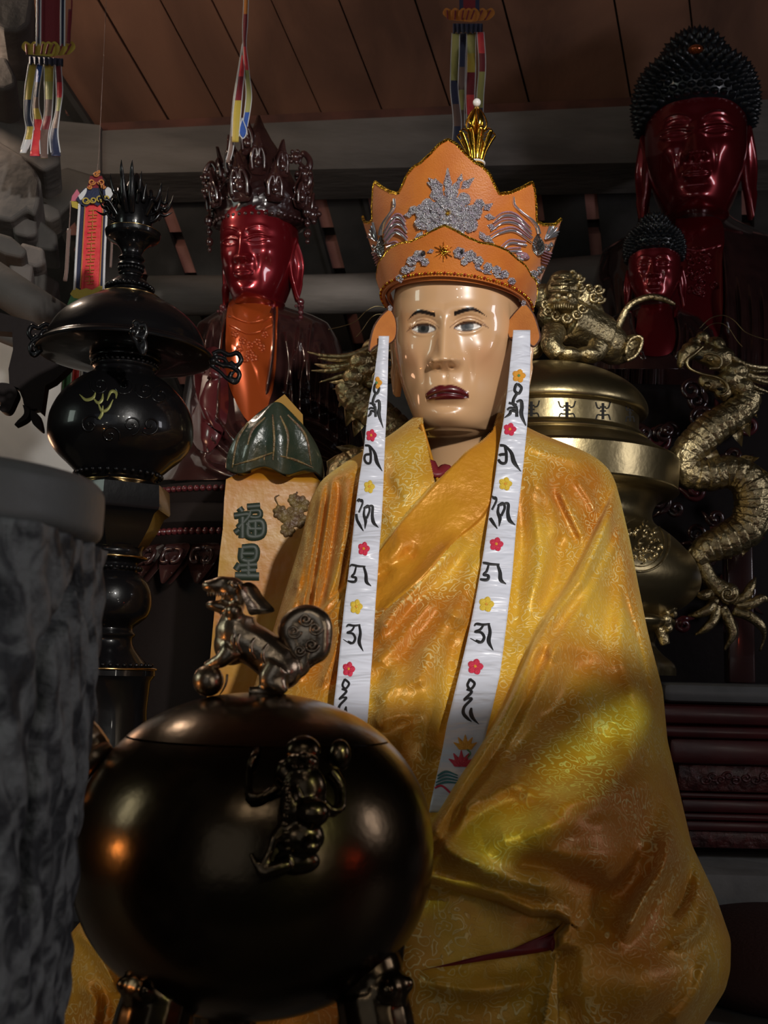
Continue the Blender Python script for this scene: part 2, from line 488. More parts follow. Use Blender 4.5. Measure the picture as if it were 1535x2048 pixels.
def head_grid(q, nz=260, nf=280, nb=44, zmin=-.55):
    pr = np.array(HEAD_PROFILE); 
    for k, v in q.get('profile', {}).items():
        i = int(np.argmin(np.abs(pr[:, 0] - k))); pr[i] = v
    pr[1:, 1] *= q.get('wide', 1.)
    l = np.concatenate([[0], np.cumsum(np.hypot(np.diff(pr[:, 0]), np.diff(pr[:, 2]) * .8))])
    t = np.linspace(0, l[-1], nz)
    fine = smooth_path(pr, 600); lf = np.interp(np.linspace(0, len(pr) - 1, 600), np.arange(len(pr)), l)
    cols = [gsm(np.interp(t, lf, fine[:, k]), max(2, nz // 40)) for k in range(4)]
    cols[1][-1] = cols[2][-1] = cols[3][-1] = 0
    z, a, f, b = cols
    ph = np.concatenate([np.linspace(-math.pi / 2, math.pi / 2, nf), np.linspace(math.pi / 2, 1.5 * math.pi, nb + 2)[1:-1]])
    Z = np.tile(z[:, None], (1, len(ph))); PH = np.tile(ph, (nz, 1))
    e = q.get('square', 2.25)
    sx = np.sign(np.sin(PH)) * np.abs(np.sin(PH)) ** (2 / e); cy = np.sign(np.cos(PH)) * np.abs(np.cos(PH)) ** (2 / e)
    X = a[:, None] * sx
    Y = np.where(cy > 0, -f[:, None] * cy, -b[:, None] * cy)
    h, info = face_relief(X, Z, q)
    h = h * np.clip(cy * 3, 0, 1) * sstep(-.03, .03, Z)
    Y = Y - h
    if q.get('rings'):
        for rz in q['rings']:
            g = np.exp(-((Z - rz) / .022) ** 2) * .02
            X += X / np.maximum(np.hypot(X, Y), .05) * g; Y += Y / np.maximum(np.hypot(X, Y), .05) * g
    return X, Y, Z, info, cy
def xform(origin, scale, yaw, pitch=0., roll=0.):
    return Matrix.Translation(origin) @ Matrix.Rotation(yaw, 4, 'Z') @ Matrix.Rotation(pitch, 4, 'X') @ Matrix.Rotation(roll, 4, 'Y') @ Matrix.Scale(scale, 4)
def ear_mb(side, z0, z1, w, x, y=0., lobe=.5, rot=.35, n=26):
    """an ear from lobe end z0 to top z1 on one side (side = -1 left, 1 right) with rim and hollow"""
    mb = MB(); m = 36; vs = []; fs = []
    H = z1 - z0
    def width(v):
        base = math.sin(math.pi * min(1, max(0, v)) ** .8) ** .55 if 0 < v < 1 else 0
        return w * (base * (lobe + (1 - lobe) * (1 / (1 + math.exp(-(v - .5) * 12)))))
    rings = [0, .2, .4, .58, .72, .84, .93, 1.0, 1.0, .8]
    hs = [-.35, -.38, -.3, -.1, .35, .6, .55, .15, -.5, -.7]
    for r, hh in zip(rings, hs):
        for i in range(m):
            a = 2 * math.pi * i / m
            v = .5 + .5 * math.cos(a) * r; 
            vv = .5 + .5 * math.cos(a)
            u = math.sin(a) * width(min(.999, max(.001, vv))) * r
            px_, pz = u, z0 + H * v
            th = hh * w * .45 + (w * .1 if v < .3 else 0)
            # local: across (pointing back) = +y, out = side*x
            oy = px_ * math.cos(rot) + th * math.sin(rot) * -1
            ox = px_ * math.sin(rot) + th * math.cos(rot)
            vs.append((side * (x + ox), y + oy, pz))
    for j in range(len(rings) - 1):
        for i in range(m):
            i2 = (i + 1) % m
            f = (j * m + i, j * m + i2, (j + 1) * m + i2, (j + 1) * m + i)
            fs.append(f if side > 0 else tuple(reversed(f)))
    fs.append(tuple((len(rings) - 1) * m + i for i in range(m)))
    mb.add(vs, fs)
    return mb
# ------------------------------------------------------------------ the monk statue
SKIN = (.58, .345, .180)
m_skin = pmat('painted_skin', SKIN, rough=.32, coat=1., coat_rough=.03, vcol=True)
def brocade(name, c0, c1, thread, scale=1., mix=.62):
    """satin with woven cloud scrolls in paler thread"""
    m, nt, b = new_mat(name); L = nt.links.new
    tc = node(nt, 'ShaderNodeTexCoord')
    mp = node(nt, 'ShaderNodeMapping'); mp.inputs['Scale'].default_value = (scale, scale, scale); L(tc.outputs['Object'], mp.inputs[0])
    big = node(nt, 'ShaderNodeTexNoise'); big.inputs['Scale'].default_value = 5.5; big.inputs['Detail'].default_value = 2; L(mp.outputs[0], big.inputs['Vector'])
    r0 = node(nt, 'ShaderNodeValToRGB'); r0.color_ramp.elements[0].position = .38; r0.color_ramp.elements[1].position = .62
    r0.color_ramp.elements[0].color = c4(c0); r0.color_ramp.elements[1].color = c4(c1); L(big.outputs['Fac'], r0.inputs[0])  # broad orange-to-yellow noise imitates light playing on the satin
    # scrolls: rings around scattered cells, bent by noise
    dn = node(nt, 'ShaderNodeTexNoise'); dn.inputs['Scale'].default_value = 46; dn.inputs['Detail'].default_value = 1.5; L(mp.outputs[0], dn.inputs['Vector'])
    sub = node(nt, 'ShaderNodeVectorMath', operation='MULTIPLY_ADD'); L(dn.outputs['Color'], sub.inputs[0]); sub.inputs[1].default_value = (.032, .032, .032); L(mp.outputs[0], sub.inputs[2])
    vo = node(nt, 'ShaderNodeTexVoronoi'); vo.inputs['Scale'].default_value = 70; L(sub.outputs[0], vo.inputs['Vector'])
    w = node(nt, 'ShaderNodeMath', operation='MULTIPLY'); w.inputs[1].default_value = 19; L(vo.outputs['Distance'], w.inputs[0])
    s = node(nt, 'ShaderNodeMath', operation='SINE'); L(w.outputs[0], s.inputs[0])
    th = node(nt, 'ShaderNodeMapRange'); th.inputs[1].default_value = .55; th.inputs[2].default_value = .85; L(s.outputs[0], th.inputs[0])
    pm = node(nt, 'ShaderNodeTexNoise'); pm.inputs['Scale'].default_value = 11; pm.inputs['Detail'].default_value = 3; L(sub.outputs[0], pm.inputs['Vector'])
    pr = node(nt, 'ShaderNodeMapRange'); pr.inputs[1].default_value = .45; pr.inputs[2].default_value = .56; L(pm.outputs['Fac'], pr.inputs[0])
    pr2 = node(nt, 'ShaderNodeMath', operation='MULTIPLY_ADD'); pr2.inputs[1].default_value = .75; pr2.inputs[2].default_value = .25; L(pr.outputs[0], pr2.inputs[0])
    mu = node(nt, 'ShaderNodeMath', operation='MULTIPLY'); L(th.outputs[0], mu.inputs[0]); L(pr2.outputs[0], mu.inputs[1])
    mm = node(nt, 'ShaderNodeMath', operation='MULTIPLY'); mm.inputs[1].default_value = mix; L(mu.outputs[0], mm.inputs[0])
    mx = node(nt, 'ShaderNodeMix', data_type='RGBA'); L(mm.outputs[0], mx.inputs['Factor']); L(r0.outputs[0], mx.inputs[6]); mx.inputs[7].default_value = c4(thread)
    L(mx.outputs[2], b.inputs['Base Color'])
    b.inputs['Metallic'].default_value = .18; b.inputs['Roughness'].default_value = .38
    rr = node(nt, 'ShaderNodeMapRange'); rr.inputs[3].default_value = .46; rr.inputs[4].default_value = .30; L(mu.outputs[0], rr.inputs[0]); L(rr.outputs[0], b.inputs['Roughness'])
    b.inputs['Sheen Weight'].default_value = .25; b.inputs['Sheen Tint'].default_value = c4((1, .8, .3))
    fine = node(nt, 'ShaderNodeTexNoise'); fine.inputs['Scale'].default_value = 420; L(tc.outputs['Object'], fine.inputs['Vector'])
    ad = node(nt, 'ShaderNodeMath', operation='MULTIPLY_ADD'); L(fine.outputs['Fac'], ad.inputs[0]); ad.inputs[1].default_value = .35; L(mu.outputs[0], ad.inputs[2])
    wr = node(nt, 'ShaderNodeTexNoise'); wr.inputs['Scale'].default_value = 38; wr.inputs['Detail'].default_value = 2; L(mp.outputs[0], wr.inputs['Vector'])
    a2 = node(nt, 'ShaderNodeMath', operation='MULTIPLY_ADD'); L(wr.outputs['Fac'], a2.inputs[0]); a2.inputs[1].default_value = .7; L(ad.outputs[0], a2.inputs[2])
    bp = node(nt, 'ShaderNodeBump'); bp.inputs['Strength'].default_value = .35; bp.inputs['Distance'].default_value = .004; L(a2.outputs[0], bp.inputs['Height']); L(bp.outputs[0], b.inputs['Normal'])
    return m
m_robe = brocade('gold_brocade', (.46, .155, .008), (.66, .385, .034), (.84, .70, .32))
m_robe_in = pmat('orange_satin', (.50, .20, .015), rough=.38, metal=.2, base2=(.60, .27, .02), nscale=14, bump=.2, bscale=120)
m_lining = pmat('red_lining', (.16, .008, .015), rough=.5)

monk = thing('monk_statue', 'seated lacquered monk statue in a gold brocade robe under the orange crown', 'statue', P(890, 2100, 1.15))

Q_MONK = dict(ez=.478, ex=.109, ew=.064, hu=.024, hl=.020, mz=.158, mw=.107, lipu=.043, lipl=.028, droop=.021, line=.004, slant=.004, wide=.985)
X, Y, Z, inf, cy = head_grid(Q_MONK, nz=330, nf=340)
ax = np.abs(X)
col = np.ones(X.shape + (4,)); col[..., :3] = SKIN
def paint(mask, c):
    m = np.clip(mask, 0, 1)[..., None]; col[..., :3] = col[..., :3] * (1 - m) + np.array(c) * m
front = cy > .05
paint(np.exp(-((ax - .19) / .08) ** 2 - ((Z - .33) / .08) ** 2) * .22 * front, (.62, .22, .12))
paint(inf['em'] * front, (.66, .60, .55))
ir = np.hypot(ax - .109 + np.sign(X) * .004, (Z - .482))
ir = np.hypot(X - np.sign(X) * .109 + .004, Z - .482)
paint(inf['em'] * sstep(.033, .029, ir) * front, (.045, .042, .040)); paint(inf['em'] * sstep(.015, .011, ir) * front, (.01, .01, .01))
lid = sstep(.0065, .003, np.abs(Z - inf['zu'])) * (np.abs(inf['xs']) < 1.02); paint(lid * front, (.06, .022, .014))
lid = sstep(.0035, .0015, np.abs(Z - inf['zl'])) * (np.abs(inf['xs']) < 1.0) * .5; paint(lid * front, (.15, .06, .04))
xs = inf['xs']; crz = Q_MONK['ez'] + .004 * xs + .044 * np.clip(1 - (xs / 1.35) ** 2, 0, 1)
paint(sstep(.0045, .002, np.abs(Z - crz)) * (np.abs(xs) < 1.33) * .6 * front, (.14, .05, .03))
paint(sstep(.004, .002, np.abs(Z - (Q_MONK['ez'] + .012 - .03 * (xs - 1)))) * (xs > .95) * (xs < 1.5) * .7 * front, (.1, .035, .02))
bt = np.clip((ax - .048) / (.195 - .048), 0, 1)
bz = .542 + .024 * np.sin(np.clip(bt * 1.25, 0, 1) * math.pi / 2 * 1.0) - .055 * np.clip(bt - .5, 0, 1) ** 1.6 * 2.0
paint(sstep(1.15, .75, np.abs(Z - bz) / (.0105 * np.clip((1.0 - bt) * 2.2, .0, 1) ** .7 + 1e-4)) * (ax > .046) * (ax < .196) * front, (.012, .008, .007))
lips = sstep(-.003, .002, inf['up'] - Z) * sstep(-.003, .002, Z - inf['lo']) * (inf['k'] > 0); paint(lips * front, (.085, .0045, .008))
paint(sstep(.006, .002, np.abs(Z - inf['ln'])) * lips * front, (.03, .002, .004))
V = np.stack([X, Y, Z], -1)
YAW_M, PIT_M = math.radians(-13.5), math.radians(11.5)
HPX = 412.
_eye = P(889, 655, 1.45); HS = HPX * mpp(889, 655, 1.45)
_R = xform((0, 0, 0), HS, YAW_M, PIT_M)
HM = Matrix.Translation(_eye - _R @ Vector((0, -.39, .478))) @ _R      # head space -> world
head = grid_mb(V, True); head.col = col.reshape(-1, 4).tolist()
# three painted worry lines are moulded in the brow
ears = MB()
for s in (-1, 1):
    ears.join(ear_mb(s, .17, .64, .085, .335 if s > 0 else .33, .03, .62, .5))
n0 = len(head.v); head.join(ears); head.col += [list(SKIN) + [1]] * (len(head.v) - n0)
_c = head.col; head = head.xf(HM); head.col = _c
head.build('body', m_skin, monk)

# robe ---------------------------------------------------------------
ROBE = [  # py, left, right, Y front, Y edge
    (826, 836, 1000, 1.485, 1.56), (850, 806, 1046, 1.465, 1.555), (870, 780, 1085, 1.45, 1.55), (890, 745, 1140, 1.435, 1.55), (910, 712, 1185, 1.425, 1.55),
    (935, 675, 1215, 1.415, 1.545), (960, 642, 1229, 1.405, 1.54), (1000, 620, 1240, 1.395, 1.535), (1080, 602, 1259, 1.37, 1.52), (1160, 577, 1274, 1.34, 1.50),
    (1260, 546, 1294, 1.295, 1.47), (1300, 532, 1304, 1.27, 1.455), (1380, 505, 1325, 1.225, 1.42), (1480, 450, 1334, 1.165, 1.38), (1600, 375, 1362, 1.10, 1.32),
    (1690, 300, 1383, 1.06, 1.27), (1790, 205, 1430, 1.03, 1.22), (1880, 130, 1461, 1.02, 1.19), (1940, 108, 1460, 1.01, 1.18), (1980, 98, 1450, 1.005, 1.18), (2050, 90, 1406, 1.0, 1.18), (2110, 88, 1380, 1.0, 1.18), (2182, 88, 1370, 1.0, 1.17)]
E1 = [(1228, 948), (1222, 985), (1165, 1108), (1125, 1180), (1068, 1268), (1010, 1400), (955, 1495), (905, 1570), (868, 1635), (815, 1705), (740, 1765)]
HEM = [(700, 1700), (830, 1757), (1000, 1803), (1060, 1830), (1110, 1832), (1137, 1846), (1117, 1868), (1112, 1897), (1240, 1893), (1350, 1880), (1490, 1872)]
LIN = [(985, 855), (965, 880), (930, 905), (870, 966), (800, 1045), (742, 1120)]
LOUT = [(1010, 940), (968, 1030), (905, 1085), (850, 1150), (775, 1215), (690, 1300)]
LSL = [(725, 1130), (690, 1168), (640, 1218), (590, 1275), (520, 1370)]
SLEEVE = [1.]
def robe_disp(X, Yp):
    D = np.zeros(X.shape)
    # sleeve over the right side, with a rolled double edge
    d, s, al = poly_dist(smooth_path(E1, 60), X, Yp)
    w = sstep(940, 1010, Yp) * sstep(1800, 1700, Yp)
    D += SLEEVE[0] * .046 * sstep(-2, 7, -s) * w
    D += SLEEVE[0] * w * (-s > -3) * (.016 * np.exp(-((-s - 15) / 11) ** 2) - .006 * np.exp(-((-s - 36) / 8) ** 2) + .004 * np.exp(-((-s - 52) / 10) ** 2))
    # sleeve hem over the skirt
    d, s, al = poly_dist(HEM, X, Yp)
    D += .030 * (sstep(-3, 5, -s) - 1) * sstep(1600, 1800, Yp) * sstep(1165, 1112, X)
    D += .008 * np.exp(-((s + 12) / 9) ** 2) * (X < 1140) * sstep(1700, 1760, Yp)
    # lapel band
    dI, sI, al = poly_dist(smooth_path(LIN, 30), X, Yp); dO, sO, al2 = poly_dist(smooth_path(LOUT, 30), X, Yp)
    top = sstep(1330, 1180, Yp) * sstep(1012, 992, X)
    D += .008 * sstep(-2, 4, -sI) * top
    D += .007 * sstep(-2, 4, sO) * top * (-sI > -2)
    # left sleeve opening
    d, s, al = poly_dist(LSL, X, Yp)
    D += .014 * sstep(-2, 6, -s) * sstep(1120, 1170, Yp) * sstep(760, 700, X)
    D += 1.5 * ridges(X, Yp, [
        ([(935, 1070), (890, 1110), (840, 1165), (790, 1220), (745, 1290)], 18, .020), ([(960, 1100), (930, 1180), (900, 1260)], 22, .012),
        ([(880, 1180), (830, 1240), (780, 1300), (735, 1345)], 20, .014), ([(860, 1350), (790, 1375), (735, 1402)], 15, .008), ([(860, 1420), (800, 1430), (730, 1445)], 16, .008),
        ([(850, 1260), (856, 1350), (850, 1450), (830, 1530)], 26, .014), ([(905, 1250), (890, 1400), (860, 1500)], 18, -.010), ([(800, 1320), (770, 1400), (760, 1480)], 16, .010),
        ([(648, 950), (634, 1040), (616, 1150), (600, 1260)], 8, .012), ([(668, 940), (654, 1040), (640, 1130), (622, 1240)], 6, .010), ([(700, 960), (688, 1060), (672, 1150), (640, 1230)], 10, .012), ([(716, 1000), (702, 1090), (684, 1180)], 6, .008),
        ([(656, 965), (644, 1050), (624, 1170), (610, 1250)], 5, -.010), ([(682, 950), (668, 1060), (650, 1170), (632, 1240)], 7, -.012), ([(708, 1010), (696, 1090), (676, 1190)], 5, -.008),
        ([(612, 1050), (606, 1120), (592, 1200)], 9, .012), ([(600, 1130), (580, 1220), (556, 1310)], 14, .016), ([(640, 1240), (610, 1300), (590, 1370)], 12, .014), ([(680, 1240), (670, 1300), (640, 1380)], 9, .012),
        ([(1098, 975), (1125, 1030), (1160, 1100)], 8, -.006), ([(1114, 968), (1144, 1030), (1170, 1085)], 9, .007), ([(1060, 960), (1100, 1000), (1110, 1090)], 12, .006), ([(1150, 955), (1180, 1000), (1195, 1030)], 9, .007),
        ([(1120, 1190), (1095, 1260), (1110, 1330)], 14, .006), ([(1215, 1010), (1200, 1090), (1150, 1200)], 14, .008), ([(1262, 1160), (1290, 1270), (1318, 1385)], 6, .012), ([(1245, 1180), (1280, 1300), (1305, 1420)], 6, -.010),
        ([(1040, 880), (1090, 905), (1170, 925)], 10, .007), ([(760, 890), (720, 930), (660, 960)], 10, .008), ([(1010, 1300), (1150, 1290), (1270, 1330)], 22, .008),
        ([(1040, 1430), (1140, 1440), (1260, 1520)], 30, -.010), ([(1000, 1560), (1130, 1600), (1260, 1580), (1345, 1530)], 26, .014), ([(960, 1690), (1100, 1650), (1250, 1640)], 30, .012),
        ([(1340, 1640), (1327, 1731), (1285, 1800), (1238, 1888)], 15, .026), ([(1385, 1700), (1370, 1790), (1330, 1850)], 14, -.022), ([(1290, 1680), (1240, 1780), (1180, 1840)], 26, -.016),
        ([(880, 1700), (1000, 1755), (1140, 1790)], 26, .012), ([(1420, 1800), (1400, 1860), (1340, 1900)], 12, .012), ([(870, 1640), (900, 1700), (980, 1740)], 14, .010),
        ([(1130, 1990), (1150, 2050), (1150, 2100)], 20, -.012), ([(1420, 1900), (1390, 1990), (1330, 2060)], 16, .014), ([(830, 1960), (960, 1980), (1080, 1960)], 20, .010),
        ([(140, 1850), (190, 1900), (240, 1990)], 10, .014), ([(160, 1960), (190, 2010), (170, 2090)], 16, .012), ([(230, 1800), (260, 1900), (280, 2010)], 12, -.012)])
    D += ridges(X, Yp, [
        ([(930, 1180), (870, 1290), (800, 1400), (760, 1470)], 30, .022), ([(960, 1250), (930, 1380), (880, 1500)], 24, -.016), ([(700, 1180), (760, 1150), (840, 1090)], 14, -.012), ([(770, 1000), (800, 1080), (780, 1160)], 20, .010),
        ([(1080, 900), (1070, 1000), (1080, 1120), (1050, 1230)], 22, .016), ([(1120, 1060), (1110, 1150), (1080, 1240)], 16, -.014), ([(1045, 1000), (1040, 1150), (1020, 1300)], 18, -.012), ([(1190, 1120), (1140, 1250), (1060, 1400)], 26, .014),
        ([(1230, 1080), (1215, 1230), (1225, 1340)], 18, -.014), ([(1250, 1200), (1240, 1300), (1280, 1420)], 16, .016), ([(1180, 1300), (1120, 1400), (1000, 1530)], 24, -.014), ([(1290, 1380), (1250, 1500), (1150, 1600), (1040, 1690)], 34, .020),
        ([(1340, 1480), (1320, 1600), (1260, 1700)], 26, -.016), ([(905, 1620), (960, 1600), (1060, 1540)], 20, .012), ([(1000, 1720), (1120, 1740), (1240, 1800)], 22, -.018), ([(560, 1260), (600, 1200), (650, 1150)], 12, .014), ([(760, 900), (770, 960), (800, 1010)], 14, -.010)])
    D += .035 * np.exp(-((X - 1320) / 120) ** 2 - ((Yp - 1965) / 80) ** 2) + .02 * np.exp(-((X - 1180) / 170) ** 2 - ((Yp - 1700) / 110) ** 2)
    D += .0025 * np.sin(X * .045 + Yp * .02 + 2 * np.sin(Yp * .012)) * np.sin(Yp * .021 - X * .012)
    return D
RX, RY, RD = drape(ROBE, 620, 560, robe_disp, p=2.5, nback=60, back=.16)
RV = grid_pts(RX, RY, RD)
VNECK = [(842, 800), (846, 862), (868, 967), (930, 905), (966, 880), (986, 862), (1004, 800)]
SLEEVE[0] = 0.
_u = drape(ROBE, 300, 260, robe_disp, p=2.5, nback=10, back=.16); SLEEVE[0] = 1.
under_bvh = grid_mb(grid_pts(*_u), True, caps=False).bvh()      # the cloth under the sleeve, for the streamers to lie on
nf = 560
cut = inside(VNECK, RX, RY); cut[:, nf:] = False
cut[:, nf:] |= False
cc = cut[:-1, :] & cut[1:, :]
keep = ~cc
full = grid_mb(RV, True, keep, caps=False)
robe_bvh = full.bvh()
_fm = full.mesh('full_cloth', []); FULL_N = [tuple(v.normal) for v in _fm.vertices]; bpy.data.meshes.remove(_fm)
# the one cloth surface is cut into the garment's pieces
n_, k_ = RV.shape[:2]
dE, sE, _ = poly_dist(smooth_path(E1, 60), RX, RY); dH, sH, _ = poly_dist(HEM, RX, RY); dS, sS, _ = poly_dist(LSL, RX, RY)
dI, sI, _ = poly_dist(smooth_path(LIN, 30), RX, RY); dO, sO, _ = poly_dist(smooth_path(LOUT, 30), RX, RY)
lab = np.zeros(RX.shape, int)
lab[(sI < 0) & (sO > 0) & (RY < 1215) & (RX < 1000) & (RX > 745)] = 1
lab[(sE < 0) & (RY > 945) & (RX > 860)] = 2
lab[(RX < 742) & (RY < 1500) & (RY > 950) & (sS > -1)] = 3
lab[(sH > 0) & (RY > 1690)] = 4
lab[:, nf:] = 0
def robe_piece(k, name, mat, parent):
    mb = MB(); mb.v = full.v
    kp = keep & (lab[:-1, :] == k)
    q = grid_mb(RV, True, kp, caps=False); prune(q)
    o = q.build(name, mat, parent)
    o.data.normals_split_custom_set_from_vertices([FULL_N[i] for i in q.src])
    return o
robe = robe_piece(0, 'robe', m_robe, monk)
robe_piece(1, 'lapel', m_robe_in, robe); robe_piece(2, 'sleeve', m_robe, robe); robe_piece(3, 'sleeve', m_robe, robe); robe_piece(4, 'skirt', m_robe, robe)
lin = MB()
blob(lin, robe_bvh, [(1133, 1849), (1112, 1856), (1060, 1880), (1010, 1903), (930, 1927), (840, 1946), (930, 1930), (1020, 1914), (1111, 1897), (1116, 1870)], .004, 60, eps=.004)
lin.build('lining', m_lining, robe, label='dark red lining showing at the open hem')
inner = MB()
for a, b, w in (((842, 850), (878, 975), 9), ((990, 868), (866, 976), 9)):
    pts = [P(a[0] + (b[0] - a[0]) * t, a[1] + (b[1] - a[1]) * t, 1.478 - .05 * t + .014 * math.sin(t * 3)) for t in np.linspace(0, 1, 8)]
    tube(inner, pts, .007, 8, flat=.45)
pts = [P(862, 930, 1.438), P(872, 955, 1.432), P(884, 942, 1.436)]
inner.build('inner_collar', m_robe_in, monk)
red = MB(); tube(red, [P(858, 925, 1.452), P(872, 948, 1.44), P(892, 935, 1.45)], .011, 8, flat=.5); red.build('inner_collar', m_lining, monk, label='dark red inner collar edge')
# ------------------------------------------------------------------ the five-leaf crown with its white streamers
m_orange = pmat('orange_satin_crown', (.46, .115, .012), rough=.42, base2=(.60, .19, .022), nscale=22, nlo=.3, nhi=.75, sheen=.2, bump=.12, bscale=500)
m_brown = pmat('brown_piping', (.07, .022, .010), rough=.5, bump=.3, bscale=400)
m_braid = pmat('gold_braid', (.85, .50, .05), rough=.22, metal=1., bump=.9, bscale=420, bkind='voronoi')
m_gold = pmat('gold_foil', (.90, .52, .06), rough=.18, metal=1., bump=.15, bscale=60)
m_silver = pmat('silver_sequins', (.90, .88, .93), rough=.22, metal=.25, base2=(.72, .63, .75), nscale=120, nlo=.4, nhi=.6, bump=1., bscale=520, bkind='voronoi')
m_sparkle = pmat('clear_sequins', (.92, .90, .95), rough=.08, metal=.9)
m_lilac = pmat('lilac_thread', (.42, .22, .27), rough=.45, metal=.3, bump=.6, bscale=600)
m_scale = pmat('grey_scale_sequins', (.30, .33, .34), rough=.2, metal=.9, bump=1., bscale=460, bkind='voronoi')
m_black = pmat('black_thread', (.008, .008, .010), rough=.6)
m_pearl = pmat('pearl', (.82, .78, .76), rough=.15, coat=1.)
crown = thing('crown', 'orange five-leaf crown with silver embroidery, gold finial and white streamers on the monk statue', 'crown', HM @ Vector((0, 0, .62)))
CM = HM @ Matrix.Translation((0, 0, .62)) @ Matrix.Rotation(math.radians(4.5), 4, 'Y') @ Matrix.Translation((0, 0, -.62))   # the crown leans a little
SP = np.array([0, .05, .11, .17, .22, .27, .315, .35, .42, .5, .57, .60, .645, .69, .76, .85, .93, 1.0])
ZT = np.array([1.335, 1.315, 1.27, 1.235, 1.218, 1.185, 1.135, 1.105, 1.115, 1.145, 1.178, 1.15, 1.08, 1.01, 1.005, 1.015, 1.025, 1.06])
def c_rad(z, off=0.):
    t = np.clip((z - .6) / .5, -.2, 1.6)
    return .350 + .195 * t * (t > 0) - .06 * np.clip(t - .9, 0, 1) + off, .425 + .10 * t * (t > 0) - .03 * np.clip(t - .9, 0, 1) + off
def crown_pt(s, z, off=0., base=95, tipang=77):
    s = np.asarray(s, float); z = np.asarray(z, float)
    zt = np.interp(np.abs(s), SP, ZT); t = np.clip((z - .6) / (1.035 - .6), 0, 1)
    ph = np.radians(s * (base + (tipang - base) * t ** 1.5))
    rx, ry = c_rad(z, off)
    return np.stack([rx * np.sin(ph), .02 - ry * np.cos(ph), z], -1)
def w_pts(a): 
    a = np.asarray(a); sh = a.shape; f = a.reshape(-1, 3)
    M = np.array(CM); return (f @ M[:3, :3].T + M[:3, 3]).reshape(sh)
def shell(zb, zt, off, ns=220, nv=40, th=.014, base=95, tipang=77):
    s = np.linspace(-1, 1, ns); v = np.linspace(0, 1, nv)
    z = zb(s)[None, :] + (zt(s) - zb(s))[None, :] * v[:, None]
    S = np.tile(s, (nv, 1))
    A = w_pts(crown_pt(S, z, off, base, tipang)); B = w_pts(crown_pt(S, z, off - th, base, tipang))
    mb = MB(); mb.v = [tuple(p) for p in A.reshape(-1, 3)] + [tuple(p) for p in B.reshape(-1, 3)]
    N = ns * nv
    for i in range(nv - 1):
        for j in range(ns - 1):
            a = i * ns + j
            mb.f.append((a, a + 1, a + ns + 1, a + ns)); mb.f.append((N + a, N + a + ns, N + a + ns + 1, N + a + 1))
    for j in range(ns - 1):
        a = (nv - 1) * ns + j; mb.f.append((a, a + 1, N + a + 1, N + a)); mb.f.append((j + 1, j, N + j, N + j + 1))
    for i in range(nv - 1):
        a = i * ns; mb.f.append((a + ns, a, N + a, N + a + ns)); a = i * ns + ns - 1; mb.f.append((a, a + ns, N + a + ns, N + a))
    mb.mi = [0] * len(mb.f)
    return mb
ztop = lambda s: np.interp(np.abs(s), SP, ZT)
zbot = lambda s: .70 - .08 * np.abs(s) ** 1.8
BS = np.array([0, .06, .14, .22, .30, .40, .48, .58, .66, .76, .86, .93, 1.0]); BZ = np.array([.945, .925, .895, .875, .872, .855, .825, .80, .765, .745, .70, .66, .60])
zbandt = lambda s: np.interp(np.abs(s), BS, BZ)
zbandb = lambda s: .715 - .13 * np.abs(s) ** 1.9
panel = shell(zbot, ztop, 0.); panel_o = panel.build('leaf_panel', m_orange, crown, auto=50)
band = shell(zbandb, zbandt, .026, base=97, tipang=90); band_o = band.build('brow_band', m_orange, crown, auto=50)
def rim(zf, off, r, mat, parent, s0=-1, s1=1, n=160, base=95, tipang=77, flat=1., name='edge_braid'):
    s = np.linspace(s0, s1, n); z = zf(s)
    p = w_pts(crown_pt(s, z, off, base, tipang)); mb = MB()
    tube(mb, p, r * HS, 8, n=n * 2)
    return mb.build(name, mat, parent)
rim(ztop, -.005, .0085, m_braid, panel_o, n=240)
for sd in (-1, 1):
    z = np.linspace(.62, 1.03, 24); p = w_pts(crown_pt(np.full(24, sd * 1.0), z, -.005)); mb = MB(); tube(mb, p, .008 * HS, 8); mb.build('edge_piping', m_brown, panel_o)
rim(zbandt, .02, .0075, m_braid, band_o, base=97, tipang=90)
# sequin row along the brow
sq = MB()
for i, s in enumerate(np.linspace(-.93, .93, 84)):
    q = w_pts(crown_pt(s, zbandb(s) + .014, .032, 97, 90)); sq.cur = 1 if i % 3 == 0 else 0
    ball(sq, q, .0068 * HS, 8, 6)
sq.build('sequin_trim', [m_gold, pmat('red_sequin', (.35, .03, .015), rough=.15, metal=.8)], band_o)
capm = MB()
cp = []
for i in range(14):
    t = i / 13 * math.pi / 2
    cp.append((.345 * math.cos(t) + 1e-4, .745 + .355 * math.sin(t)))
lathe(capm, cp, (0, .03), 60); capm.v = [(x, .035 + (y - .03) * 1.30, z) for x, y, z in capm.v]; capm = capm.xf(CM); capm.build('cap', m_orange, crown)
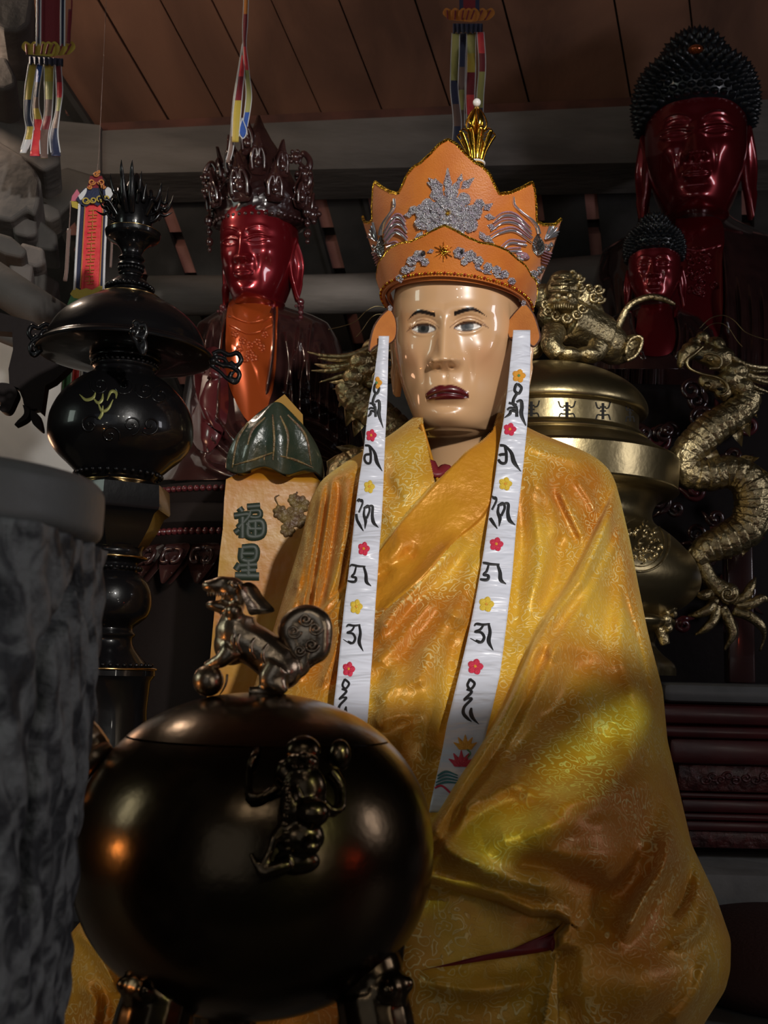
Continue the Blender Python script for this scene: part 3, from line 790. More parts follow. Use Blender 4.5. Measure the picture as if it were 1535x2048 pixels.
# embroidery
pb = panel.bvh(); bb = band.bvh()
def petal(cx, cy, ang, l, w):
    a = math.radians(ang); c, s = math.cos(a), math.sin(a)
    return [(cx + c * u * l - s * v * w, cy + s * u * l + c * v * w) for u, v in ((0, 0), (.3, .75), (.65, 1), (.9, .55), (1, 0), (.9, -.55), (.65, -1), (.3, -.75))]
def spray(cx, cy, ang, l, w): 
    a = math.radians(ang); c, s = math.cos(a), math.sin(a)
    return [(cx + c * u * l - s * v * w, cy + s * u * l + c * v * w) for u, v in ((0, 0), (.25, .7), (.4, 1), (.6, .62), (1, 0), (.6, -.62), (.4, -1), (.25, -.7))]
pe = MB()
for r0, rl, rw, n, h, off in ((26, 30, 14, 9, .0035, 0), (12, 26, 12, 8, .0055, 20), (2, 20, 9, 6, .0075, 5)):
    for k in range(n):
        a = k * 360 / n + off
        blob(pe, pb, petal(895 + r0 * math.cos(math.radians(a)), 424 + r0 * math.sin(math.radians(a)) * .9, a, rl, rw), h, 16)
for cx, cy, r in ((845, 424, 17), (843, 446, 15), (866, 460, 14), (948, 424, 17), (940, 450, 16), (915, 468, 15), (958, 408, 11), (827, 420, 9)):
    for k in range(6): blob(pe, pb, petal(cx, cy, k * 60 + cx, r, r * .5), .004, 14)
for cx, cy, a, l, w in ((895, 388, -90, 54, 9), (884, 384, -118, 32, 8), (906, 384, -62, 32, 8), (880, 380, -150, 32, 9), (876, 372, -140, 26, 7), (921, 378, -40, 36, 9), (918, 366, -75, 20, 6), (966, 420, -35, 24, 8), (968, 432, 10, 24, 7), (826, 428, 170, 20, 7), (845, 462, 120, 30, 7), (836, 466, 95, 26, 6), (958, 462, 60, 28, 7), (966, 470, 40, 30, 7), (973, 450, 20, 22, 6)):
    blob(pe, pb, spray(cx, cy, a, l, w), .004, 20)
sq2 = MB(); 
_eb = pe.bvh()
for _ in range(1500):
    a = random.random() * 6.283; r = 76 * random.random() ** .6
    h = cast(_eb, 895 + r * math.cos(a), 428 + r * .62 * math.sin(a))
    if h: ball(sq2, h[0] + h[1] * .0004, .00085, 5, 4)
pe.build('peony_embroidery', m_silver, panel_o)
sq2.build('sequins', m_sparkle, panel_o)
c_ = MB(); blob(c_, pb, petal(890, 427, 0, 11, 6), .010, 12); c_.build('flower_heart', m_gold, panel_o)
def phoenix(f, name):
    a = MB(); b = MB(); c = MB()
    T = lambda pts: [f(x, y) for x, y in pts]
    stroke(a, pb, T([(1025, 393), (1028, 410), (1042, 424), (1060, 438), (1072, 452), (1076, 466)]), [1.5, 3, 3, 3.5, 4, 4], .004)
    for p in ([(985, 446), (1005, 432), (1030, 434), (1060, 462)], [(980, 462), (1004, 446), (1032, 448), (1062, 474)], [(978, 478), (1000, 466), (1028, 462), (1060, 484)], [(1000, 500), (1020, 486), (1050, 490)], [(998, 516), (1016, 504), (1040, 502)]):
        stroke(a, pb, T(p), [1, 3, 3.5, 2], .0035)
        stroke(b, pb, T([(x, y - 7) for x, y in p]), [.6, 1.6, 1.8, 1], .002)
    blob(c, pb, T(petal(1074, 466, 88, 46, 12)), .007, 20); blob(c, pb, T(petal(1052, 524, 15, 42, 14)), .007, 20)
    for k in range(5): blob(a, pb, T(spray(1098, 495, k * 72, 13, 4)), .004, 12)
    for k in range(6): stroke(a, pb, T([(1088, 478), (1096 + k * 4, 460 + k * 2), (1102 + k * 4.5, 440 + k * 7)]), [.8, 2, .8], .003)
    g_ = MB()
    for k in range(5): stroke(g_, pb, T([(1080, 500 + k * 6), (1098, 506 + k * 6), (1112 - k * 3, 500 + k * 10)]), [.8, 2, .8], .003)
    for x, y, r in ((1082, 540, 10), (1066, 548, 9), (1078, 562, 8), (1040, 514, 9)): 
        for k in range(5): blob(a, pb, T(petal(x, y, k * 72, r, r * .45)), .004, 12)
    g_.build('tail_thread', m_lilac, panel_o); e = MB(); blob(e, pb, T(petal(1030, 506, 20, 30, 8)), .004, 16); e.build('wing_feather', m_lilac, panel_o)
    o = a.build(name, m_sparkle, panel_o); c.build('body_sequins', m_scale, panel_o); b.build('wing_thread', m_lilac, panel_o)
phoenix(lambda x, y: (x, y), 'phoenix_embroidery')
phoenix(lambda x, y: (790 - (x - 1025) * .56 - (6 if x > 1060 else 0) * 0, y + 4), 'phoenix_embroidery')
st = MB()
for k in range(12): stroke(st, bb, [(887, 503), (887 + 11 * math.cos(k * .524), 503 + 11 * math.sin(k * .524)), (887 + (20 if k % 2 else 15) * math.cos(k * .524), 503 + (20 if k % 2 else 15) * math.sin(k * .524))], [1.4, 1, .3], .002, 6)
st.build('gold_star', m_braid, band_o)
fl = [MB(), MB()]; ge = [MB(), MB()]
for cx, cy, r in ((838, 512, 13), (824, 522, 11), (918, 506, 13), (940, 512, 13), (956, 522, 11), (975, 534, 10), (992, 540, 10), (812, 540, 10), (1008, 548, 9), (850, 524, 9), (928, 524, 8), (1022, 562, 8), (800, 556, 8)):
    for k in range(6): blob(fl[cx > 887], bb, petal(cx, cy, k * 60 + cx, r, r * .45), .0035, 12)
for cx, cy, a, l in ((960, 540, 20, 26), (985, 548, 25, 24), (818, 548, 120, 22), (832, 532, 140, 24), (948, 530, 40, 22), (868, 500, 160, 16)): blob(fl[cx > 887], bb, spray(cx, cy, a, l, 5), .003, 16)
for x, y in ((847, 508), (923, 504)): blob(ge[x > 887], bb, petal(x, y + 7, -90, 14, 4), .006, 12)
for q_ in range(2): fl[q_].build('flower_embroidery', m_silver, band_o); ge[q_].build('black_gem', m_black, band_o)
# finial
fin_c = P(951, 340, 1.60); u = mpp(951, 340, 1.60)
fz = lambda py: P(951, py, 1.60).z
ax0 = (fin_c.x, fin_c.y)
fi = MB(); lathe(fi, [(20 * u, fz(395)), (15 * u, fz(350)), (17 * u, fz(332)), (12 * u, fz(322)), (5 * u, fz(300)), (5 * u, fz(262)), (0.1 * u, fz(215))], ax0, 24)
fin = fi.build('finial', m_gold, crown)
for k in range(10):
    a = 2 * math.pi * k / 10 + .2; mb = MB()
    dx, dy = math.sin(a), -math.cos(a)
    pts = [(ax0[0] + dx * r * u, ax0[1] + dy * r * u, fz(z)) for r, z in ((13, 326), (20, 304), (33, 280), (38, 272), (30, 266), (17, 270))]
    tube(mb, pts, [3.5 * u, 5 * u, 6.5 * u, 5 * u, 4 * u, 2 * u], 8, 24, flat=.22, up=(dx, dy, .3)); mb.build('petal_loop', m_gold, fin)
for k in range(6):
    a = 2 * math.pi * k / 6 + .4; mb = MB(); dx, dy = math.sin(a), -math.cos(a)
    pts = [(ax0[0] + dx * r * u, ax0[1] + dy * r * u, fz(z)) for r, z in ((7, 268), (18, 258), (20, 244), (12, 226), (3, 214))]
    tube(mb, pts, [3 * u, 5.5 * u, 5.5 * u, 4 * u, 1.5 * u], 8, 24, flat=.3, up=(dx, dy, .3)); mb.build('bud_petal', m_gold, fin)
mb = MB()
for k in range(26):
    a = 2 * math.pi * k / 26; ball(mb, (ax0[0] + 16.5 * u * math.sin(a), ax0[1] - 16.5 * u * math.cos(a), fz(327)), 2.6 * u, 8, 6)
mb.build('pearl_string', m_pearl, fin)
mb = MB(); ball(mb, (ax0[0], ax0[1], fz(205)), 8.3 * u, 20, 14); mb.build('pearl', m_pearl, fin, label='white pearl at the tip')
# lappets and streamers
m_lap = pmat('tan_orange_felt', (.40, .125, .018), rough=.75, base2=(.47, .16, .025), nscale=40, bump=.2, bscale=600)
def satin(name):
    m, nt, b = new_mat(name); L = nt.links.new
    b.inputs['Base Color'].default_value = (.60, .62, .71, 1); b.inputs['Roughness'].default_value = .36; b.inputs['Sheen Weight'].default_value = .3
    b.inputs['Anisotropic'].default_value = .4
    tc = node(nt, 'ShaderNodeTexCoord'); mp = node(nt, 'ShaderNodeMapping'); mp.inputs['Scale'].default_value = (16, 16, 70); L(tc.outputs['Object'], mp.inputs[0])
    n = node(nt, 'ShaderNodeTexNoise'); n.inputs['Scale'].default_value = 1; n.inputs['Detail'].default_value = 2; n.inputs['Distortion'].default_value = .5; L(mp.outputs[0], n.inputs['Vector'])
    bp = node(nt, 'ShaderNodeBump'); bp.inputs['Strength'].default_value = .8; bp.inputs['Distance'].default_value = .012; L(n.outputs['Fac'], bp.inputs['Height']); L(bp.outputs[0], b.inputs['Normal'])
    return m
m_satin = satin('white_satin')
m_thread = {k: pmat(k + '_thread', c, rough=.5, bump=.5, bscale=700) for k, c in dict(red=(.62, .025, .07), pink=(.70, .10, .18), yellow=(.72, .50, .05), amber=(.75, .33, .03), green=(.10, .26, .10), teal=(.05, .20, .22), brown=(.12, .05, .02)).items()}
lap_L = [(779, 614), (790, 632), (793, 655), (789, 674), (775, 687), (757, 690), (746, 697), (739, 704), (741, 682), (748, 655), (762, 632)]
lap_R = [(1046, 606), (1026, 626), (1014, 642), (1016, 662), (1024, 677), (1040, 671), (1052, 677), (1061, 690), (1069, 692), (1079, 676), (1075, 655), (1066, 630), (1054, 612)]
def lappet(o, Y, yaw):
    c = np.mean(o, axis=0); f = on_plane(c[0], c[1], Y, yaw)
    def g(a, b, w):
        q = Vector(f(a, b, w)); r2 = ((a - c[0]) / 40) ** 2; return (q.x, q.y + .008 * r2, q.z)
    sm = [tuple(p) for p in smooth_path(o + [o[0]], 70)[:-1]]
    mb = MB(); plate(mb, sm, g, .005); ob = mb.build('lappet', m_lap, crown, auto=40)
    e = MB(); tube(e, [g(a, b, .002) for a, b in sm + sm[:2]], .0021, 6, n=160); e.build('edge_piping', m_brown, ob)
    t = MB()
    for k in range(7): ball(t, g(c[0] + (o[0][0] - c[0]) * 1.02 + 2 * math.cos(k), o[0][1] - 2 + 3 * math.sin(k * 2), 0), .0022, 8, 6)
    t.build('bead_knot', m_silver, ob)
lappet(lap_L, 1.475, .35); lappet(lap_R, 1.468, -.30)
ST_L = [(672, 757, 778), (690, 756, 777), (720, 752, 776), (760, 747, 775), (800, 738, 774), (840, 733, 772), (900, 727, 769), (950, 719, 767), (1000, 712, 765), (1050, 707, 762), (1100, 702, 758), (1150, 696, 755), (1200, 689, 751), (1250, 684, 748), (1300, 679, 745), (1350, 674, 741), (1400, 668, 738), (1450, 663, 734), (1530, 655, 728)]
ST_R = [(660, 1026, 1060), (690, 1023, 1060), (730, 1019, 1060), (780, 1014, 1058), (830, 1008, 1055), (860, 1003, 1053), (900, 996, 1049), (950, 990, 1044), (1000, 982, 1038), (1050, 974, 1032), (1100, 967, 1028), (1150, 959, 1024), (1200, 950, 1018), (1250, 940, 1012), (1300, 929, 1006), (1350, 917, 999), (1400, 905, 988), (1450, 893, 976), (1500, 884, 964), (1550, 873, 950), (1600, 862, 934), (1625, 857, 928)]
def streamer(rows, Ytop, contact, name='streamer'):
    rows = np.array(rows, float); n = 240; m = 16
    py = np.linspace(rows[0, 0], rows[-1, 0], n); L = np.interp(py, rows[:, 0], rows[:, 1]); R = np.interp(py, rows[:, 0], rows[:, 2])
    L = gsm(L, 5); R = gsm(R, 5)
    # how far out the cloth stands along the way
    Yk = []
    for p in py:
        l, r = np.interp(p, py, L), np.interp(p, py, R)
        hs = [cast(under_bvh, l + (r - l) * t, p) for t in (0.05, .3, .5, .7, .95)]
        hs = [h[0].y for h in hs if h]
        Yk.append(min(hs) - .006 if hs and p > contact else np.nan)
    Yk = np.array(Yk); ok = ~np.isnan(Yk); 
    xs = np.concatenate([[py[0]], py[ok]]); ys = np.concatenate([[Ytop], Yk[ok]])
    Yc = np.interp(py, xs, ys); 
    lo = np.array([Yc[max(0, i - 8):i + 9].min() for i in range(n)]); Yc = gsm(lo, 9) - .001
    u = np.linspace(0, 1, m)
    X = L[:, None] + (R - L)[:, None] * u[None, :]; Yp = np.tile(py[:, None], (1, m))
    D = Yc[:, None] - .0016 * np.sin(py / 23.)[:, None] * (u[None, :] - .4) - .003 * np.sin(u * math.pi)[None, :] + .0012 * np.sin(py / 11. + 1)[:, None] * (.5 - u[None, :])
    A = grid_pts(X, Yp, D); B = grid_pts(X, Yp, D + .0018)
    V = np.concatenate([A, B[:, ::-1]], axis=1)
    mb = grid_mb(V, True); face = grid_mb(A, False)
    return mb.build(name, m_satin, crown), face.bvh()
sL, bL = streamer(ST_L, 1.472, 930); sR, bR = streamer(ST_R, 1.466, 930)
g7 = lambda pts, cx, cy: [((600 + .415 * a - cx), (800 + .415 * b - cy)) for a, b in pts]
GLY = []   # strokes relative to the glyph's centre on the right-hand streamer: (centre, [(points, widths)])
GLY.append(((1029, 812), [([(6, -44), (13, -36), (8, -25), (0, -30), (2, -41), (6, -44)], 2.2), ([(5, -26), (-2, -14), (-3, -4), (3, 4), (4, 22)], 2.4), ([(3, -8), (12, -10), (14, 2), (13, 18), (24, 44)], [1.5, 2.5, 2.8, 3, .5]), ([(-12, -6), (4, -2)], 1.8), ([(-15, 8), (-9, 4), (3, 6)], 1.8), ([(-21, 24), (-10, 16), (-8, 10), (2, 12), (4, 20)], [.6, 2.4, 2, 2, 1])]))
GLY.append(((1017, 920), [(g7([(952, 232), (960, 220), (985, 222), (1005, 236)], 1017, 920), [1, 2, 2, 1.2]), (g7([(987, 224), (993, 262), (990, 302), (968, 304), (955, 285), (962, 266), (988, 262)], 1017, 920), 2.2), (g7([(996, 228), (1018, 258), (1030, 300), (1062, 344)], 1017, 920), [1.6, 2.6, 3.2, .5])]))
GLY.append(((1003, 1030), [(g7([(940, 480), (922, 468), (908, 505), (912, 560), (928, 590), (950, 622)], 1003, 1030), [1.5, 2, 2.2, 2.4, 2.4, .6]), (g7([(918, 478), (940, 470), (944, 488), (924, 530)], 1003, 1030), 1.7), (g7([(958, 502), (952, 540), (962, 570), (958, 610)], 1003, 1030), [1.4, 2.2, 2.8, .6]), (g7([(952, 512), (975, 498), (985, 520), (968, 560)], 1003, 1030), 2), (g7([(962, 508), (1000, 500), (1000, 545), (1008, 580), (1036, 604)], 1003, 1030), [1.5, 2.2, 2.6, 3, .5])]))
GLY.append(((985, 1148), [(g7([(872, 796), (884, 786), (920, 792), (960, 794)], 985, 1148), [1, 2, 2, 1.5]), (g7([(908, 794), (898, 826), (884, 842), (906, 848), (902, 866), (875, 866), (846, 856)], 985, 1148), [1.5, 2, 2, 2.2, 2.4, 2, .5]), (g7([(950, 794), (962, 830), (966, 868), (992, 888)], 985, 1148), [1.8, 2.6, 3, .5])]))
GLY.append(((962, 1274), [(g7([(838, 1090), (850, 1080), (880, 1084), (914, 1080)], 962, 1274), [1, 2, 2, 1.5]), (g7([(884, 1084), (866, 1108), (842, 1118), (872, 1122), (886, 1145), (872, 1168), (848, 1160), (862, 1172), (820, 1150)], 962, 1274), [1.5, 2, 1.8, 2, 2.2, 2.2, 1.6, 1.2, .4]), (g7([(908, 1082), (914, 1120), (908, 1165), (930, 1208)], 962, 1274), [1.8, 2.5, 3, .5])]))
GLY.append(((938, 1404), [(g7([(818, 1346), (840, 1368), (822, 1394), (806, 1376), (818, 1346)], 938, 1404), 2), (g7([(802, 1396), (826, 1408), (790, 1446), (806, 1440), (826, 1442), (792, 1478), (786, 1510), (806, 1536), (826, 1552)], 938, 1404), [1.5, 2.2, 2, 1.6, 2, 2.2, 2.6, 2.2, .5]), (g7([(824, 1486), (822, 1510), (832, 1535), (860, 1564)], 938, 1404), [1.6, 3, 2.6, .4])]))
GLY_L = [((748, 812), .74, 1.), ((745, 920), .80, 1.), ((734, 1035), .84, 1.), ((719, 1152), .86, 1.), ((705, 1276), .88, 1.), ((688, 1402), .92, .95)]
for i, (c, strokes) in enumerate(GLY):
    mb = MB()
    for pts, w in strokes: stroke(mb, bR, [(c[0] + a, c[1] + b) for a, b in pts], (np.array(w) * 1.35).tolist() if hasattr(w, '__len__') else w * 1.35, .0007, eps=.0004)
    mb.build('black_letter', m_black, sR)
    (cx, cy), kx, ky = GLY_L[i]; mb = MB()
    for pts, w in strokes: stroke(mb, bL, [(cx + a * kx, cy + b * ky) for a, b in pts], (np.array(w) * 1.15).tolist() if hasattr(w, '__len__') else w * 1.15, .0007, eps=.0004)
    mb.build('black_letter', m_black, sL)
def flower(bv, par, x, y, r, c, kx=1.):
    mb = MB()
    for k in range(5):
        a = math.radians(k * 72 - 90 + 14)
        o = petal(0, 0, k * 72 - 90 + 14, r, r * .42); blob(mb, bv, [(x + p * kx, y + q) for p, q in o], .0010, 14, eps=.0004)
    mb.cur = 1; blob(mb, bv, [(x + 3 * math.cos(t) * kx, y + 3 * math.sin(t)) for t in np.linspace(0, 6.28, 9)[:-1]], .0010, eps=.0012)
    mb.build('flower', [m_thread[c], m_thread['amber' if c != 'amber' else 'green']], par)
for x, y, r, c in ((1037, 752, 14, 'amber'), (1019, 859, 13.5, 'red'), (1010, 968, 14, 'yellow'), (992, 1089, 14.5, 'red'), (972, 1209, 16, 'yellow'), (950, 1334, 16.5, 'red')): flower(bR, sR, x, y, r, c)
for x, y, r, c in ((753, 766, 13, 'amber'), (742, 871, 13, 'red'), (738, 974, 13.5, 'yellow'), (727, 1098, 14.5, 'red'), (712, 1214, 15.5, 'yellow'), (697, 1339, 15.5, 'red')): flower(bL, sL, x, y, r, c, .85)
def lotus(bv, par, x, y, sc, c):
    mb = MB()
    for a, l in ((-90, 1), (-60, .95), (-120, .95), (-32, .9), (-148, .9)): blob(mb, bv, spray(x, y + 6, a, 27 * sc * l, 5.5 * sc), .001, 24, eps=.0004)
    mb.build('lotus_embroidery', m_thread[c], par)
lotus(bR, sR, 930, 1494, 1.15, 'amber'); lotus(bR, sR, 922, 1528, 1.25, 'red')
mb = MB(); blob(mb, bR, petal(872, 1536, 5, 60, 9), .001, 16, eps=.0004); mb.build('leaf_embroidery', m_thread['green'], sR)
mb = MB()
for k in range(4): stroke(mb, bR, [(868, 1558 + k * 5), (890, 1544 + k * 7), (915, 1552 + k * 5)], [.8, 2.4, .8], .0008, eps=.0005)
mb.build('wave_embroidery', m_thread['teal'], sR)
mb = MB(); stroke(mb, bR, [(864, 1580), (882, 1572), (900, 1586)], 2, .0008, eps=.0005); mb.build('hem_embroidery', m_thread['red'], sR)
mb = MB(); stroke(mb, bR, [(934, 1500), (940, 1508), (930, 1520)], 1.6, .0008, eps=.0005); mb.build('stem_embroidery', m_thread['green'], sR)
# ------------------------------------------------------------------ the round bronze incense burner in front
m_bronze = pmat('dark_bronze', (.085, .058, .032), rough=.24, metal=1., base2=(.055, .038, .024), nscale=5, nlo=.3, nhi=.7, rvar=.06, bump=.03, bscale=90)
m_bronze_lit = pmat('lit_bronze', (.50, .39, .28), rough=.32, metal=1., base2=(.30, .22, .155), nscale=26, nlo=.35, nhi=.7, bump=.1, bscale=120)  # same bronze with a brighter base, so beast and handle look lit
BX, BY, BYY = 509, 1697, .87
bc = P(BX, BY, BYY); bu = mpp(BX, BY, BYY); bax = (bc.x, bc.y)
burner = thing('incense_burner', 'dark bronze globe incense burner with a guardian beast on its lid in front', 'incense burner', (bc.x, bc.y, PLAT))
RB, RZ = 357 * bu, 308 * bu
SEAM = P(BX, 1474, BYY).z - bc.z
def glob(a0, a1, n, e=2.12):
    out = []
    for i in range(n):
        t = a0 + (a1 - a0) * i / (n - 1)
        c, s = abs(math.cos(t)), math.sin(t)
        out.append((max(1e-4, RB * c ** (2 / e)), bc.z + RZ * math.copysign(abs(s) ** (2 / e), s)))
    return out
ts = math.asin(min(1, (SEAM / RZ) ** (2.12 / 2)))
mb = MB(); lathe(mb, glob(-math.pi / 2, ts - .012, 60) , bax, 120); bowl_mb = mb; bowl = mb.build('bowl', m_bronze, burner, auto=40)
lidp = glob(ts + .004, math.pi / 2, 26)
lidp = [(lidp[0][0] * .985, lidp[0][1])] + [(r * 1.006, z) for r, z in lidp]
mb = MB(); lathe(mb, lidp, bax, 120); lid = mb.build('lid', m_bronze, burner, auto=40)
# guardian beast on the lid
def LP(cx, cy, dy=0.): return P(380 + cx * .1954, 1120 + cy * .1954, BYY + dy)
lu = .1954 * mpp(500, 1270, BYY)
def lb(mb, cx, cy, r, dy=0., rot=None): ball(mb, LP(cx, cy, dy), [q * lu for q in (r if hasattr(r, '__len__') else (r, r, r))], 20, 14, rot)
def lt(mb, pts, rad, n=None, flat=1.): tube(mb, [LP(p[0], p[1], p[2] * lu if len(p) > 2 else 0) for p in pts], [r * lu for r in rad] if hasattr(rad, '__len__') else rad * lu, 12, n, flat=flat)
RY_ = lambda d: Matrix.Rotation(math.radians(d), 3, 'Y')
b = MB()
lb(b, 430, 300, (140, 140, 130)); lb(b, 265, 268, (150, 115, 78), rot=RY_(-4)); lb(b, 300, 478, (150, 115, 62), rot=RY_(8)); lb(b, 490, 420, (80, 120, 150))
lb(b, 180, 250, (60, 80, 45)); lb(b, 450, 250, (50, 70, 40), -.02); lb(b, 340, 215, (110, 110, 50)); lb(b, 450, 520, (90, 110, 80), -.012)
lt(b, [(500, 560), (480, 720), (520, 850)], [170, 230, 220]); lb(b, 430, 860, (190, 200, 220)); lt(b, [(480, 800), (700, 900), (920, 1080)], [230, 215, 220]); lb(b, 940, 1120, (210, 220, 210))
for dy, k in ((-150, 1), (140, .9)):
    lt(b, [(420, 920, dy), (340, 1010, dy * 1.1), (250, 1060, dy * .9), (190, 1110, dy * .5)], [110, 85, 70, 80])
    lt(b, [(900, 1100, dy), (820, 1230, dy * 1.2), (930, 1300, dy * 1.25), (760, 1345, dy * 1.25), (600, 1350, dy * 1.25)], [150, 120, 85, 55, 60])
lt(b, [(980, 1120), (1120, 1130), (1180, 1010), (1170, 880)], [90, 80, 90, 110])
body = fuse(b, 'beast', .0016, 5)
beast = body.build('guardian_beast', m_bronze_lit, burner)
q = MB()
lt(q, [(1010, 1120), (1100, 1000), (1060, 860), (1010, 720), (1080, 600), (1210, 560), (1330, 640), (1350, 800), (1330, 930), (1240, 1000), (1160, 1110)], [60, 100, 110, 120, 110, 110, 120, 110, 100, 90, 50]); lb(q, 1180, 780, (200, 100, 230), rot=RY_(20))
q = fuse(q, 'tail', .0018, 4)
for cx, cy, r in ((1060, 730, 75), (1240, 870, 75), (1180, 610, 70), (1280, 700, 70), (1120, 930, 60)):
    a = MB(); lt(a, [(cx + (r * (1 - t / 12)) * math.cos(t), cy + (r * (1 - t / 12)) * math.sin(t), -105 - 15 * t / 12) for t in np.linspace(0, 11, 24)], 15, 60); q.join(a)
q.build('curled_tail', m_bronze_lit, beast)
a = MB()   # pointed ear and mane flap
plate(a, [(520, 250), (600, 225), (680, 270), (760, 390), (865, 510), (800, 545), (680, 560), (610, 560), (570, 470), (530, 360)], lambda u_, v_, w: tuple(LP(u_, v_, -.021 + w + .000045 * abs(u_ - 620) - .012 * (v_ > 9999))), .012, 40)
for p in ([(500, 240), (560, 330), (600, 470), (615, 560)], [(540, 260), (590, 350), (625, 540)], [(640, 300), (690, 420), (740, 500)]): lt(a, [(x, y, -140) for x, y in p], [20, 24, 20])
a.build('mane_flap', m_bronze_lit, beast)
a = MB()
for i in range(8): lb(a, 185 + i * 27, 352 - abs(i - 4) * 1.5, (11, 16, 24), -.021 + abs(i - 2) * .0006)
a.build('tooth_row', m_bronze_lit, beast)
a = MB(); lb(a, 455, 262, 26, -.030); lt(a, [(390, 240, -150), (430, 218, -165), (490, 240, -150)], 14); a.build('eye', m_bronze_lit, beast)
a = MB()
for k, (x0, y0) in enumerate(((430, 720), (480, 730), (620, 790), (740, 860), (860, 1020))):
    lt(a, [(x0 + 60, y0 - 10, -170), (x0 + 10, y0 + 60, -225), (x0 + 5, y0 + 140, -228), (x0 + 50, y0 + 230, -195)], [10, 18, 18, 10])
a.build('rib_fold', m_bronze_lit, beast)
a = MB(); lb(a, 185, 1235, 158, -.01); a.build('paw_ball', m_bronze_lit, beast)
a = MB(); lt(a, [(380, 1170, -60), (368, 1260, -70), (330, 1340, -70), (290, 1392, -60)], [22, 20, 14, 6], flat=.6); a.build('claw', m_bronze_lit, beast)
# climbing beast cast on the side of the bowl
bb_ = bowl_mb.bvh()
sx0 = cast(bb_, 600, 1610)[0].y
def RP(cx, cy, d=0.):
    px, py = 460 + cx * .1694, 1440 + cy * .1694
    return P(px, py, cast(bb_, px, max(1488, py))[0].y - .008 + d)
ru = .1694 * mpp(600, 1600, .74)
def rb(mb, cx, cy, r, d=0., rot=None): ball(mb, RP(cx, cy, d), [q * ru for q in (r if hasattr(r, '__len__') else (r, r, r))], 18, 12, rot)
def rt(mb, pts, rad, n=None): tube(mb, [RP(p[0], p[1], p[2] * ru if len(p) > 2 else 0) for p in pts], [r * ru for r in rad] if hasattr(rad, '__len__') else rad * ru, 12, n)
b = MB()
rb(b, 860, 380, (230, 190, 210)); rb(b, 850, 500, (210, 150, 130), -.012); rb(b, 760, 290, (70, 60, 90), -.01); rb(b, 960, 300, (70, 60, 90), -.01); rb(b, 870, 430, (70, 70, 60), -.024)
rb(b, 1290, 420, (150, 130, 210), .004); rb(b, 640, 600, (110, 120, 140)); rb(b, 880, 820, (270, 200, 300)); rb(b, 980, 1090, (200, 170, 170), -.012); rb(b, 700, 1050, (130, 130, 260), -.004)
rb(b, 850, 1380, (270, 180, 220)); rb(b, 780, 1660, (290, 170, 160), .008); rb(b, 960, 1490, (110, 120, 100), -.014)
rt(b, [(640, 230), (520, 200), (400, 270), (300, 400), (225, 540), (215, 760), (215, 880)], [40, 48, 52, 50, 46, 46, 60]); rt(b, [(215, 890), (320, 910), (450, 860), (560, 790)], [60, 52, 50, 70])
rt(b, [(1200, 600), (1310, 760), (1330, 920), (1310, 1050)], [80, 62, 55, 62]); rt(b, [(1310, 1060), (1200, 1060), (1120, 1000)], [60, 52, 60])
rt(b, [(640, 1250), (520, 1400), (480, 1520), (400, 1680), (330, 1730), (270, 1640), (235, 1560)], [80, 70, 52, 50, 46, 36, 24]); rt(b, [(330, 1730), (380, 1800), (520, 1760), (700, 1700)], [46, 70, 90, 90])
b = fuse(b, 'relief', .0016, 3)
for i in range(9): rb(b, 660 + 16 * math.sin(i), 760 + i * 95, (38, 36, 34), -.022 + .006 * (i > 6))
for cx in (760, 830, 940, 1000): rb(b, cx, 545 + (cx % 7) * 3, (34, 28, 28), -.030)
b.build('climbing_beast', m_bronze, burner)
# lion-mask legs
def blegs(pxx, toward, dyy):
    c = P(pxx, 1960, BYY + dyy); zt = P(pxx, 1895, BYY + dyy).z; zb = PLAT
    l = MB(); dx, dy = toward
    at = lambda s, z: (c.x + dx * s, c.y + dy * s, z)
    H = zt - zb
    ball(l, at(-.004, zt - .018), (.026, .026, .028), 18, 12); ball(l, at(.010, zt - .026), (.020, .020, .018), 16, 10); ball(l, at(.0, zt - .05), (.024, .024, .026), 16, 10)
    tube(l, [at(0, zt - .03), at(.010, zt - .07), at(.004, zb + .05), at(.006, zb + .02), at(.010, zb + .012)], [.026, .026, .017, .020, .024], 14)
    ball(l, at(.012, zb + .012), (.026, .026, .012), 16, 8)
    for s in (-1, 1):
        tube(l, [(c.x + dx * .004 - dy * .016 * s, c.y + dy * .004 + dx * .016 * s, zt - .012), (c.x - dy * .024 * s, c.y + dx * .024 * s, zt + .004), (c.x - dx * .01 - dy * .028 * s, c.y - dy * .01 + dx * .028 * s, zt + .016)], [.010, .008, .003], 8)
        ball(l, (c.x + dx * .024 - dy * .010 * s, c.y + dy * .024 + dx * .010 * s, zt - .022), .006, 10, 8)
    l = fuse(l, 'leg', .0018, 3); l.build('leg', m_bronze, burner)
blegs(322, (-.6, -.8), -.065); blegs(742, (.75, -.66), -.045); blegs(452, (-.15, 1), .055)
# side handle
h = MB()
HPt = lambda x, y, d: P(x, y, BYY + d)
tube(h, [HPt(215, 1500, -.01), HPt(188, 1515, -.02), HPt(160, 1545, -.02), HPt(138, 1580, -.02), HPt(140, 1640, -.01), HPt(165, 1680, .0)], [.008, .0085, .0085, .008, .008, .008], 12)
h = fuse(h, 'handle', .0012, 2); ho = h.build('handle', m_bronze_lit, burner)
a = MB()
ball(a, HPt(160, 1448, -.01), (.010, .010, .014), 14, 10); ball(a, HPt(150, 1430, -.014), (.007, .006, .006), 12, 8); ball(a, HPt(172, 1470, -.01), (.012, .010, .010), 12, 8)
tube(a, [HPt(160, 1440, -.01), HPt(175, 1470, -.01), HPt(200, 1500, -.005)], [.008, .011, .010], 10)
tube(a, [HPt(150, 1420, -.01), HPt(160, 1405, -.01), HPt(175, 1415, -.01)], [.004, .005, .002], 8)
